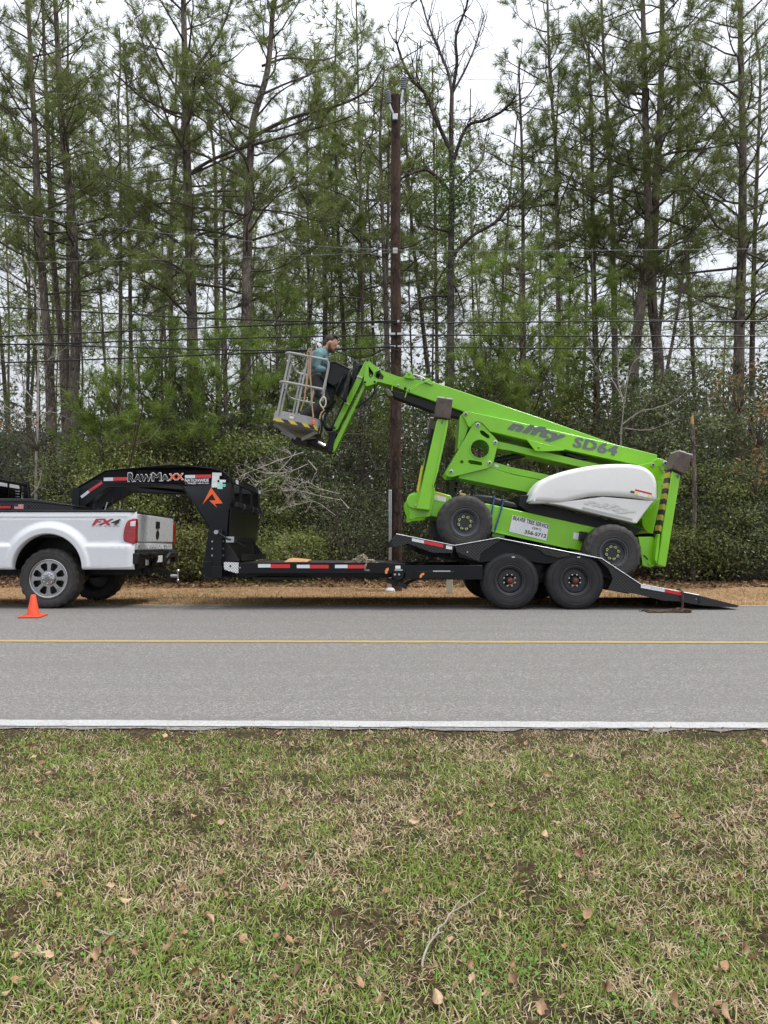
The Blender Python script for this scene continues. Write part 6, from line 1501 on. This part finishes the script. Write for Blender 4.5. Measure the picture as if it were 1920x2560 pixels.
# pale outrigger pad seen beside the far front leg
q = [PV(VA, x, y, 11.9) for x, y in ((698, 572), (752, 580), (742, 640), (690, 682))]; MB().extrude(q, (0, .05, 0)).build('far_pad', m_ltgrey, lf)
# ---- basket: its own level frame, leaning with the lift
bq0 = PV(V4, 125, 1092, 10.45); bex = Vector((math.cos(R(11.3)), 0, -math.sin(R(11.3)))); bez = Vector((math.sin(R(11.3)), 0, math.cos(R(11.3)))); bey = Vector((0, 1, 0))
BL, BD = .70, 1.28
def B(u, v, h): return bq0 + bex * u + bey * v + bez * h
def plan(ins=0.0, r=.20, n=5):
    out = []
    for cx_, cy_, a0_ in ((BL - r, r, -90), (BL - r, BD - r, 0), (r, BD - r, 90), (r, r, 180)):
        for i in range(n + 1):
            a = R(a0_ + 90 * i / n); out.append((cx_ + (r - ins) * math.cos(a), cy_ + (r - ins) * math.sin(a)))
    return out
pl = plan(); pi_ = plan(.012)
MB().add([B(u, v, .0) for u, v in pl] + [B(u, v, .03) for u, v in pl], [tuple(range(24)), tuple(reversed(range(24, 48)))] + [(i, (i + 1) % 24, (i + 1) % 24 + 24, i + 24) for i in range(24)]).build('basket_floor', m_greyp, lf)
def wall(name, h0, h1, mat, ins=0.0, th=.012):
    a = plan(ins); c = plan(ins + th); n = 24
    vs = [B(u, v, h0) for u, v in a] + [B(u, v, h1) for u, v in a] + [B(u, v, h1) for u, v in c] + [B(u, v, h0) for u, v in c]
    fs = []
    for i in range(n):
        j = (i + 1) % n
        for k in range(4): fs.append((k * n + i, k * n + j, ((k + 1) % 4) * n + j, ((k + 1) % 4) * n + i))
    return MB().add(vs, fs).build(name, mat, lf)
wall('toe_board', .0, .17, m_greyp); wall('hazard_band', .004, .052, M_HAZ2, -.004, .004)
q = [B(.27, -.006, .085), B(.33, -.006, .085), B(.33, -.006, .14), B(.27, -.006, .14)]; MB().extrude(q, (0, .003, 0)).build('basket_label', m_paper, lf); q = [B(.275, -.008, .122), B(.325, -.008, .122), B(.325, -.008, .136), B(.275, -.008, .136)]; MB().extrude(q, (0, .002, 0)).build('label_band', m_redp, lf)
def rail(h, u_end, r=.019):
    pts = [(u_end, .03), (u_end - .04, .0), (.30, .0), (.12, .0), (.03, .04), (.0, .16), (.0, .60), (.0, BD - .16), (.03, BD - .04), (.14, BD), (BL - .1, BD)]
    MB().tube(smooth_open([B(u, v, h) for u, v in pts], 5), r, 10).build('guard_rail', m_greyp, lf)
rail(1.06, .64); rail(.61, .66)
for u, v in ((.08, .012), (.355, .006), (.02, .60), (.10, BD - .01), (.36, BD - .005), (.60, BD - .005)): MB().beam(B(u, v, .10), B(u, v, 1.06), .030, .022).build('rail_post', m_greyp, lf)
MB().tube(smooth_open([B(.64, .03, 1.06), B(.675, .05, 1.0), B(.68, .06, .8), B(.665, .06, .55)], 5), .019, 10).build('rail_end', m_greyp, lf); MB().tube(smooth_open([B(.66, .03, .61), B(.69, .06, .56), B(.69, .06, .44)], 4), .019, 10).build('rail_end', m_greyp, lf)
MB().tube([B(.0, .62, .61), B(.06, .62, .50), B(.13, .60, .32)], .012, 8).build('gate_bar', m_plastic, lf)
# support under the basket
for a, c in (((.02, .25), (.42, .45)), ((.68, .25), (.42, .45)), ((.05, .95), (.42, .75)), ((.68, .95), (.42, .75))):
    MB().beam(B(a[0], a[1], -.004), B(c[0], c[1], -.165), .05, .04, (0, 1, 0)).build('basket_stay', m_greyp, lf)
MB().extrude([B(.30, .40, -.12), B(.55, .40, -.12), B(.55, .40, -.19), B(.30, .40, -.19)], (0, .45, 0)).build('basket_mount', m_blackm, lf)
# control console
MB().prism(mixpts(v4((722, 540), (735, 500), (800, 430), (848, 398), (890, 400), (1068, 488), (1060, 520), (1000, 600), (880, 692), (800, 650), (722, 590)), 10.55), 10.55, 11.25).build('console', m_plastic, lf, bevel=.015, seg=3)
MB().prism(mixpts(v4((722, 525), (846, 396), (892, 396), (1072, 486), (1066, 500), (890, 416), (850, 416), (735, 545)), 10.55), 10.535, 11.26).build('console_rim', m_plastic, lf, bevel=.006)
lp('foot_box', v4((690, 602), (764, 600), (722, 822), (642, 812)), 10.6, 10.85, m_plastic, .012)
lp('console_post', v4((775, 640), (795, 645), (760, 790), (742, 785)), 10.56, 10.59, m_steel, .003); lp('console_stem', v4((790, 690), (880, 690), (850, 900), (800, 960), (740, 960), (760, 860)), 10.7, 11.0, m_plastic, .01)
g = np.random.default_rng(5); sh = []
for i in range(13):
    row = []
    for j in range(9):
        s_, t_ = j / 8, i / 12
        l_ = Vector((1010 - 128 * t_ ** .8, 500 + 285 * t_)); r2 = Vector((1075 - 50 * t_, 495 + 400 * t_)); p = l_.lerp(r2, s_)
        q = PV(V4, p.x, p.y, 10.56 - .05 * math.sin(s_ * 9 + t_ * 3) * (.3 + t_)); row.append(tuple(q))
    sh.append(row)
o = MB().grid(sh).build('vinyl_cover', m_vinyl, lf); sm_ = o.modifiers.new('solid', 'SOLIDIFY'); sm_.thickness = .006

# ------------------------------------------------------------------ the man in the basket
m_skin = M('skin', (.50, .27, .19), .55, 0, .1, 12)
m_shirt = M('teal_shirt', (.105, .20, .215), .85, 0, .15, 8, bmp=.35, bscale=16, bdist=.01)
m_trouser = M('charcoal_trousers', (.050, .050, .045), .9, 0, .2, 8, bmp=.35, bscale=18, bdist=.01)
m_hair = M('dark_brown_hair', (.035, .021, .014), .7, 0, .3, 40, bmp=.6, bscale=120)
m_beard = M('reddish_beard', (.115, .048, .026), .8, 0, .3, 50, bmp=.6, bscale=140)
m_boot = M('brown_boot', (.05, .032, .02), .6, 0, .2, 14)
def ell(b, c, r, n=16, rot=None):
    c = Vector(c); vs, fs = [], []; m = n // 2
    for i in range(m + 1):
        th = math.pi * i / m
        for k in range(n):
            a = 2 * math.pi * k / n; q = Vector((r[0] * math.sin(th) * math.cos(a), r[1] * math.sin(th) * math.sin(a), r[2] * math.cos(th)))
            if rot: q = rot @ q
            vs.append(c + q)
    for i in range(m):
        for k in range(n): fs.append((i * n + k, (i + 1) * n + k, (i + 1) * n + (k + 1) % n, i * n + (k + 1) % n))
    return b.add(vs, fs)
def fuse(b, name, mat, parent, vox=.010, smooth=4):
    """union of overlapping shapes -> one continuous skin"""
    o = b.build(name, mat, parent)
    r_ = o.modifiers.new('fuse', 'REMESH'); r_.mode = 'VOXEL'; r_.voxel_size = vox; r_.use_smooth_shade = True
    s_ = o.modifiers.new('relax', 'SMOOTH'); s_.iterations = smooth; s_.factor = .5
    return o
def H(x, y, Y): return PW(V4, x, y, Y)
pel, spi, che, nec = H(672, 585, 11.02), H(678, 450, 11.02), H(722, 335, 11.02), H(778, 250, 11.02)
hd_c = H(842, 178, 11.02)
arms = [(H(690, 322, 10.82), H(655, 480, 10.76), H(790, 500, 10.80), H(835, 492, 10.82)), (H(742, 322, 11.22), H(740, 470, 11.30), H(840, 470, 11.22), H(880, 460, 11.2))]
legs = [(H(668, 600, 10.92), H(775, 880, 10.86), H(505, 1035, 10.90)), (H(690, 600, 11.12), H(790, 850, 11.14), H(640, 1095, 11.15))]
hrot = Matrix.Rotation(R(24), 3, 'Y')
b = MB()
b.tube([pel, spi, che, nec], [.11, .10, .10, .055], 14); b.tube([nec - Vector((.02, 0, .05)), nec, hd_c - Vector((.02, 0, .03))], [.062, .056, .060], 14)
ell(b, hd_c, (.098, .076, .118), 20, hrot); ell(b, hd_c + hrot @ Vector((.035, 0, -.07)), (.062, .055, .055), 16, hrot)
ell(b, hd_c + hrot @ Vector((.105, 0, -.022)), (.020, .014, .026), 10, Matrix.Rotation(R(-20), 3, 'Y') @ hrot)      # nose
ell(b, hd_c + hrot @ Vector((.086, 0, .016)), (.016, .046, .012), 10, hrot)                                            # brow
ell(b, hd_c + hrot @ Vector((.090, 0, -.075)), (.012, .022, .008), 10, hrot)                                           # lips
for s_ in (-1, 1): ell(b, hd_c + hrot @ Vector((-.012, s_ * .078, -.012)), (.022, .010, .032), 10, hrot)               # ears
for (s0, e0, w0, h0) in arms:
    b.tube([che + (s0 - che) * .6, s0, e0], [.05, .055, .042], 12); b.tube([e0, (e0 + w0) / 2, w0], [.043, .038, .027], 12)
    d = (h0 - w0).normalized(); up = Vector((0, 0, 1)); sd = d.cross(up).normalized()
    b.tube([w0, w0 + d * .045, w0 + d * .085], [.028, .036, .034], 10)
    for k, (off, ln) in enumerate(((-.030, .075), (-.010, .088), (.010, .082), (.030, .066))):
        k0 = w0 + d * .085 + sd * off; k1 = k0 + d * ln * .5 - up * .012; k2 = k1 + d * ln * .3 - up * .030; b.tube([k0 - d * .02, k0, k1, k2], [.010, .0095, .009, .007], 7)
    t0 = w0 + d * .03 - sd * .03; b.tube([t0, t0 - sd * .025 + d * .03, t0 - sd * .018 + d * .06 - up * .02], [.012, .0105, .008], 7)
for (h0, k0, a0) in legs:
    b.tube([pel + (h0 - pel) * .5, h0, (h0 + k0) / 2, k0], [.08, .085, .075, .055], 12); b.tube([k0, (k0 + a0) / 2, a0], [.055, .052, .035], 12)
man = fuse(b, 'person', m_skin, None, .009, 3)
tag(man, 'bearded man in teal long sleeved shirt leaning over the basket controls', 'person')
b = MB(); b.tube([pel + Vector((0, 0, .02)), spi + Vector((-.02, 0, 0)), H(690, 390, 11.02), che, H(757, 285, 11.02), H(776, 256, 11.02)], [.150, .152, .158, .150, .095, .070], 18)
for y_ in (-.11, .11): b.tube([H(757, 290, 11.02), che + Vector((-.01, y_, .0)), che + Vector((-.015, y_ * 1.55, -.02))], [.085, .10, .080], 12)
for (s0, e0, w0, h0) in arms:
    b.tube([che + (s0 - che) * .5, s0, (s0 + e0) / 2, e0], [.085, .078, .066, .056], 14); b.tube([e0, (e0 + w0) / 2, w0 - (w0 - e0) * .06], [.057, .052, .040], 14)
fuse(b, 'shirt', m_shirt, man, .010, 3)
b = MB(); b.tube([pel + Vector((.01, 0, .10)), pel, pel - Vector((0, 0, .06))], [.148, .158, .13], 16)
for (h0, k0, a0) in legs:
    b.tube([pel + (h0 - pel) * .3, h0, (h0 + k0) / 2, k0], [.12, .112, .098, .078], 14); b.tube([k0, (k0 + a0) / 2, a0], [.078, .078, .070], 14)
fuse(b, 'trousers', m_trouser, man, .011, 3)
for (h0, k0, a0) in legs:
    b = MB(); ell(b, a0 + Vector((.06, 0, -.05)), (.14, .048, .045), 14); b.tube([a0 + Vector((0, 0, .05)), a0 - Vector((0, 0, .05))], .05, 10); fuse(b, 'boot', m_boot, man, .010, 2)
b = MB(); ell(b, hd_c + hrot @ Vector((-.026, 0, .036)), (.094, .081, .096), 20, hrot); ell(b, hd_c + hrot @ Vector((-.075, 0, -.03)), (.045, .066, .07), 14, hrot); ell(b, hd_c + hrot @ Vector((.036, .012, .100)), (.040, .055, .026), 14, hrot)
ell(b, hd_c + hrot @ Vector((.02, -.03, .118)), (.06, .04, .028), 12, hrot)
fuse(b, 'hair', m_hair, man, .008, 2)
b = MB(); ell(b, hd_c + hrot @ Vector((.042, 0, -.098)), (.068, .060, .048), 16, hrot); ell(b, hd_c + hrot @ Vector((.082, 0, -.062)), (.020, .034, .012), 10, hrot)
for s_ in (-1, 1): b.tube([hd_c + hrot @ Vector((-.005, s_ * .070, -.02)), hd_c + hrot @ Vector((.005, s_ * .068, -.06)), hd_c + hrot @ Vector((.04, s_ * .052, -.10))], [.016, .022, .028], 10)
fuse(b, 'beard', m_beard, man, .008, 2)
for s_ in (-1, 1):
    b = MB(); ell(b, hd_c + hrot @ Vector((.084, s_ * .032, -.004)), (.010, .011, .007), 8, hrot); b.build('eye', m_ink, man)

# ------------------------------------------------------------------ rope, clips, chains
m_rope = M('tan_rope', (.42, .27, .17), .9, 0, .25, 40, bmp=.5, bscale=120)
def vrope(paths, r, Y):
    b = MB()
    for pts in paths: b.tube(smooth_open([PV(V4, x, y, Y) for x, y in pts], 5), r, 7)
    return b
rp = vrope([[(585, 250), (560, 300), (575, 420), (560, 560), (535, 720), (530, 830), (500, 920), (480, 985)], [(600, 250), (615, 290), (595, 420), (598, 560), (605, 700), (610, 860), (622, 960), (635, 1060)], [(590, 260), (600, 420), (585, 540), (600, 640), (612, 800), (618, 930), (630, 1060)], [(575, 255), (590, 245), (608, 255), (612, 275), (590, 285), (572, 275), (575, 255)], [(545, 560), (552, 640), (540, 760)], [(605, 280), (580, 420), (570, 560), (548, 700), (520, 850)]], .0085, 10.44).build('rope', m_rope)
tag(rp, 'tan rope looped over the basket rail and hanging down its side', 'rope'); LEANING.append(rp)
b = MB(); q = PV(V4, 632, 1112, 10.42); ell(b, q, (.022, .018, .030), 12); ell(b, q + Vector((-.004, 0, -.028)), (.026, .02, .022), 12); b.tube([q + Vector((0, 0, .02)), q + Vector((.004, 0, .05))], .012, 8)
rp2 = b.build('rope_block', M('orange_plastic', (.80, .11, .03), .4)); tag(rp2, 'orange block at the lower end of the rope on the basket', 'pulley'); LEANING.append(rp2)
b = MB(); b.tube(smooth_open([PV(V4, x, y, 10.46) for x, y in ((740, 822), (712, 870), (716, 905), (740, 940), (768, 930), (782, 880), (772, 830), (748, 815))], 4), .0105, 8)
o = b.build('snap_hook', M('pale_steel_hook', (.62, .58, .45), .4, .5)); tag(o, 'pale steel snap hook hanging from the basket mid rail', 'hook'); LEANING.append(o)
MB().tube(smooth_open([PV(V4, x, y, 10.46) for x, y in ((735, 935), (755, 975), (725, 1010), (705, 1080))], 4), .012, 6).build('hook_strap', m_rope, o)
m_chain = M('rusty_chain', (.10, .062, .042), .65, .4, .4, 30, bmp=.3)
m_chain2 = M('pale_weathered_chain', (.33, .28, .20), .55, .4, .35, 30, bmp=.3)
def chain_links(path, r=.006, ln=.042, wd=.026, seed=1, jit=.35):
    g = random.Random(seed); b = MB(); path = [Vector(p) for p in path]; acc = 0; k = 0
    d_tot = [0]
    for a, c in zip(path[:-1], path[1:]): d_tot.append(d_tot[-1] + (c - a).length)
    s = 0
    while s < d_tot[-1]:
        i = max(j for j in range(len(path)) if d_tot[j] <= s); i = min(i, len(path) - 2); f = (s - d_tot[i]) / max(1e-6, d_tot[i + 1] - d_tot[i])
        p = path[i].lerp(path[i + 1], f); t = (path[i + 1] - path[i]).normalized()
        u = t.orthogonal().normalized(); u = (Matrix.Rotation(k * math.pi / 2 + g.uniform(-jit, jit), 3, t) @ u)
        pts = []
        for a in range(8):
            an = 2 * math.pi * a / 8; pts.append(p + t * (ln / 2 * math.cos(an)) + u * (wd / 2 * math.sin(an)))
        b.tube(pts, r, 4, closed=True); s += ln * .72; k += 1
    return b
gr = random.Random(9)
pts = [Vector((PTL(1602, 1525, 9.75).x, 9.75, .02))]
xa_, xb_ = P(1604, 1527, 9.8).x, P(1718, 1527, 9.8).x
for i in range(70): pts.append(Vector((xa_ + (xb_ - xa_) * (.06 + .88 * (0.5 + .5 * math.sin(i * .9 + gr.uniform(-.4, .4)))), 9.72 + gr.uniform(-.10, .10), .012 + .05 * max(0, math.sin(i * .9)) * gr.random())))
o = chain_links(smooth_open(pts, 3), .0055, seed=2).build('chain', m_chain); tag(o, 'heap of rusty chain lying on the road under the ramp', 'chain')
top_ = PV(VE, 975, 655, GN + .08)
hp_ = [PV(VE, 968, 650, GN + .15), PV(VE, 985, 642, GN + .05), PV(VE, 1005, 645, GN - .02), PV(VE, 1018, 668, GN - .03), PV(VE, 1018, 740, GN - .03), PV(VE, 1016, 800, GN - .04), PV(VE, 1020, 830, GN - .06), PV(VE, 1040, 848, GN - .1)]
o = chain_links(hp_, .0058, seed=3).build('chain', m_chain); tag(o, 'rusty chain hanging over the edge of the tail ramp', 'chain'); LEANING.append(o)
c0_ = PV(VH, 380, 235, GN + .12); pts = []
for i in range(60):
    a = i * 1.9; rr_ = .16 * (1 - i / 75) * gr.uniform(.5, 1.2); pts.append(c0_ + Vector((rr_ * math.cos(a) * 1.25, .09 * math.sin(a), .012 + .12 * (i / 60) * gr.uniform(.6, 1.1))))
pts = [PV(VH, 110, 226, GN + .12), PV(VH, 200, 215, GN + .1), PV(VH, 260, 222, GN + .12)] + pts + [PV(VH, 450, 225, GN + .02), PV(VH, 440, 250, GN - .02), PV(VH, 432, 300, GN - .02), PV(VH, 440, 325, GN - .02), PV(VH, 480, 330, GN - .02)]
o = chain_links(smooth_open(pts, 2), .0055, seed=4).build('chain', m_chain2); tag(o, 'pale chain heaped on the front deck of the trailer', 'chain'); LEANING.append(o)
o = chain_links([PV(VH, 490, 228, GN + .15), PV(VH, 560, 222, GN + .18), PV(VH, 620, 224, GN + .15), PV(VH, 640, 228, GN + .2)], .0055, seed=5).build('chain', m_chain2); tag(o, 'short loose end of chain right of the pale heap on the deck', 'chain'); LEANING.append(o)
q0, q1 = PV(V3, 742, 240, GN + .5), PV(V3, 930, 238, GN + .5)
o = MB().extrude([(q0.x, GN + .35, zd + .004), (q1.x, GN + .32, zd + .004), (q1.x, GN + .34, zd + .024), (q0.x + .07, GN + .36, zd + .050)], (0, .55, .01)).build('plank', M('orange_plywood', (.55, .29, .14), .7, 0, .2, 12, bmp=.2), bevel=.004)
tag(o, 'short orange brown board lying on the front deck', 'board'); LEANING.append(o)

# ------------------------------------------------------------------ traffic cone
cb = P(83, 1541, 9.30); s_ = .134
cn = thing('traffic_cone', 'small orange traffic cone on the road beside the truck wheel', 'cone', (cb.x, 9.30, 0))
m_cone = M('orange_cone_rubber', (.72, .065, .018), .55, 0, .12, 12, dirt=.2, dirtcol=(.35, .08, .04))
MB().box((cb.x - .135, 9.17, .005), (cb.x + .135, 9.43, .028)).build('base', m_cone, cn, bevel=.008)
MB().lathe((cb.x, 9.30, 0), [(.105, .026), (.082, .032), (.076, .045), (.030, .288), (.026, .292), (.022, .288), (.018, .2)], 24, 'Z').build('body', m_cone, cn)

# ------------------------------------------------------------------ utility pole and lines
PY = 14.0
po = thing('utility_pole', 'tall brown wooden utility pole behind the lift boom', 'pole', (P(990, 1400, PY).x, PY, -.2))
xb0, xt0 = P(990, 1400, PY).x, P(989, 240, PY).x; zt0 = P(989, 240, PY).z
pr_ = [(xb0 + (xt0 - xb0) * k / 12 + .006 * math.sin(k * 1.3), PY, -.3 + (zt0 + .3) * k / 12) for k in range(13)]
MB().tube(pr_, [.118 - .027 * k / 12 for k in range(13)], 20).build('pole_shaft', m_pole, po)
m_ins = M('grey_porcelain', (.30, .33, .36), .25, 0, .08, 10)
def insulator(c, tilt_):
    rot = Matrix.Rotation(tilt_, 4, 'Y'); b = MB(); pf = []
    for k in range(6): pf += [(.022, k * .040), (.062, k * .040 + .008), (.060, k * .040 + .016), (.026, k * .040 + .030)]
    b.lathe((0, 0, 0), pf + [(.03, .25), (.0, .27)], 18, 'Z'); b.v = [tuple(Vector(c) + rot @ Vector(v)) for v in b.v]; return b
i0, i1 = PW(VP, 200, 300, PY - .05), PW(VP, 298, 205, PY + .05)
insulator(i0, -.08).build('insulator', m_ins, po); insulator(i1, .10).build('insulator', m_ins, po)
for pts in (((205, 305), (215, 340), (240, 385)), ((298, 208), (292, 240), (284, 300))): MB().tube([PW(VP, x, y, PY - .06) for x, y in pts], .022, 8).build('bracket_arm', m_steel, po)
for (x, y, w_, h_) in ((243, 395, .10, .12), (243, 1320, .09, .11)):
    q = PW(VP, x, y, PY - .11); MB().box((q.x - w_ / 2, q.y - .03, q.z - h_ / 2), (q.x + w_ / 2, q.y + .02, q.z + h_ / 2)).build('bracket', m_steel if y < 500 else m_padtop, po, bevel=.01)
for (x, y) in ((250, 1895), (252, 1983)):
    for dx in (-.075, .075):
        q = PW(VP, x, y, PY - .12); MB().box((q.x + dx - .055, q.y - .03, q.z - .022), (q.x + dx + .055, q.y, q.z + .022)).build('cable_clamp', m_padtop, po, bevel=.006)
q = PW(V7, 1082, 250, PY - .12); MB().box((q.x - .02, q.y - .02, q.z - .035), (q.x + .02, q.y, q.z + .035)).build('cable_clamp', m_padtop, po, bevel=.004)
MB().box((xb0 - .145, PY - .14, -.28), (xb0 - .085, PY - .08, P(980, 1225, PY).z)).build('cable_guard', m_steel, po, bevel=.008)
MB().lathe((xb0 - .115, PY - .11, -.27), [(.10, 0), (.10, .06), (.06, .10), (.03, .11)], 16, 'Z').build('guard_boot', m_padtop, po)
m_wire = M('black_cable', (.012, .012, .013), .5, 0, .1, 5); m_wirep = M('bare_wire', (.22, .23, .24), .5, .3, .1, 5)
def wire(label, px, r, mat, Y=PY - .14, lash=False):
    """cable through stations in the picture, carried on past both edges in a shallow sag"""
    a, b2 = px[0], px[1]; e, f = px[-2], px[-1]
    left = [] if px[0][0] > 5 else [(-700, a[1] + (a[1] - b2[1]) / (b2[0] - a[0]) * 700 * .8)]
    right = [] if px[-1][0] < 1900 else [(2620, f[1] + (f[1] - e[1]) / (f[0] - e[0]) * 700 * .8)]
    pts = smooth_open([P(x, y, Y) for x, y in left + px + right], 6)
    o = MB().tube(pts, r, 6).build('overhead_line', mat); tag(o, label, 'cable', 'overhead lines on the utility pole')
wire('thin bare wire above the cables, rising slightly to the left from the pole', [(0, 533), (500, 592), (985, 625), (1450, 626), (1920, 622)], .0045, m_wirep)
wire('thin bare wire meeting the pole just below the white bracket from the left', [(0, 656), (500, 646), (985, 631)], .004, m_wirep)
wire('topmost thin wire running left from the upper insulator', [(0, 100), (500, 178), (920, 206), (1008, 199), (1450, 200), (1920, 202)], .003, m_wirep)
wire('high thin wire held by the lower left insulator', [(0, 238), (500, 226), (972, 231)], .003, m_wirep)
wire('thick black cable falling gently from the left edge to the pole clamp', [(0, 768), (500, 795), (960, 807), (1450, 804), (1920, 803)], .014, m_wire)
wire('thick black cable rising from the left edge to the upper clamp', [(0, 841), (500, 820), (780, 809), (990, 802)], .014, m_wire)
wire('black cable second from the bottom on the left half', [(0, 860), (500, 873), (720, 876), (990, 868), (1450, 871), (1920, 870)], .013, m_wire)
wire('lowest thick black cable on the left half', [(0, 907), (500, 888), (760, 878), (985, 866)], .015, m_wire)
wire('middle black cable running straight past the pole clamp', [(0, 862), (500, 848), (985, 838), (1450, 840), (1920, 840)], .013, m_wire)
wire('thin drop line sloping down to the right from the pole', [(500, 800), (800, 784), (990, 768), (1365, 788), (1920, 810)], .006, m_wire)
o = MB().tube(smooth_open([PW(V7, x, y, PY - .16) for x, y in ((215, 655), (330, 690), (450, 735), (600, 738), (720, 715), (850, 645), (960, 618), (1090, 640))], 5), .011, 6); o.tube(smooth_open([PW(V7, x, y, PY - .16) for x, y in ((215, 652), (400, 712), (560, 715), (720, 700), (840, 640), (960, 612))], 5), .011, 6)
tag(o.build('slack_cable', m_wire), 'slack black cable loops drooping left of the pole beside the man', 'cable')
q = PW(V7, 1365, 440, PY - .15); o = MB().box((q.x - .06, q.y - .03, q.z - .022), (q.x + .06, q.y + .02, q.z + .022)).build('splice_case', m_padtop, bevel=.006); tag(o, 'small white splice case on the cable right of the pole', 'cable box')
for k in range(4): MB().tube([q + Vector((-.05 + .03 * k, 0, -.02)), q + Vector((-.09 + .03 * k, -.01, -.07)), q + Vector((-.12 + .02 * k, 0, -.10))], .008, 6).build('cable_tail', m_wire, o)
q = PW(V7, 745, 315, PY - .15); o = MB().box((q.x - .045, q.y - .02, q.z - .015), (q.x + .045, q.y + .02, q.z + .015)).build('cable_tag', m_padtop, bevel=.004); tag(o, 'white tag on the upper cable left of the pole', 'cable box')
b = MB()
for r_ in (.17, .15): b.tube([PW(V7, 1040 + 120 * math.cos(R(a)), 505 + 62 * math.sin(R(a)) * r_ / .16, PY - .13) for a in range(0, 360, 15)], .006, 5, closed=True)
tag(b.build('cable_coil', m_wire), 'thin black cable coil wrapped on the pole between two clamps', 'cable')
# utility marker post behind the trailer
mp = P(1124, 1468, 13.4); o = thing('marker_post', 'pale green plastic utility marker post behind the trailer wheels', 'post', (mp.x, 13.4, -.25))
m_pale = M('pale_green_post', (.62, .70, .58), .5, 0, .06, 10)
MB().prism([(mp.x - .055, -.25), (mp.x + .055, -.25), (mp.x + .055, .34), (mp.x + .04, .37), (mp.x - .04, .37), (mp.x - .055, .34)], 13.37, 13.43).build('post', m_pale, o, bevel=.008); MB().box((mp.x - .06, 13.36, .10), (mp.x + .06, 13.44, .16)).build('post_collar', m_padtop, o)

# ------------------------------------------------------------------ house beyond the trees
m_roof = M('blue_grey_shingle', (.13, .145, .185), .8, 0, .25, 9, bmp=.4, bscale=30)
HYd = 34.0
hr = P(160, 1080, HYd); he = P(160, 1215, HYd - 4)
ho = thing('house', 'house with blue grey shingled roof half hidden behind trees at far left', 'house', (-20, HYd, 0))
xl_ = hr.x - 16
MB().box((xl_ + .4, HYd - 3.6, -.3), (hr.x - .5, HYd + 3.6, he.z)).build('wall', M('tan_brick', (.30, .22, .17), .85, 0, .2, 6, bmp=.3), ho)
rf = MB().extrude([(hr.x, HYd - 4.2, he.z - .1), (hr.x, HYd, hr.z), (hr.x, HYd + 4.2, he.z - .1)], (-16, 0, 0)).build('roof', m_roof, ho)
nrow = 22; dY, dZ = 4.2 / nrow, (hr.z - he.z + .1) / nrow
for i in range(nrow):
    y0 = HYd - 4.2 + i * dY; z0 = he.z - .1 + i * dZ
    MB().box((xl_ - .02, y0 - .03, z0 + .005), (hr.x + .02, y0 + dY, z0 + dZ * .55 + .03)).build('shingle_course', m_roof, rf, bevel=.0)
for x_ in (hr.x - 3.0, hr.x - 7.0): MB().box((x_ - .5, HYd - 3.66, .9), (x_ + .5, HYd - 3.55, 2.2)).build('window', m_glass, ho)

for o in LEANING: o.matrix_basis = LEAN @ o.matrix_basis
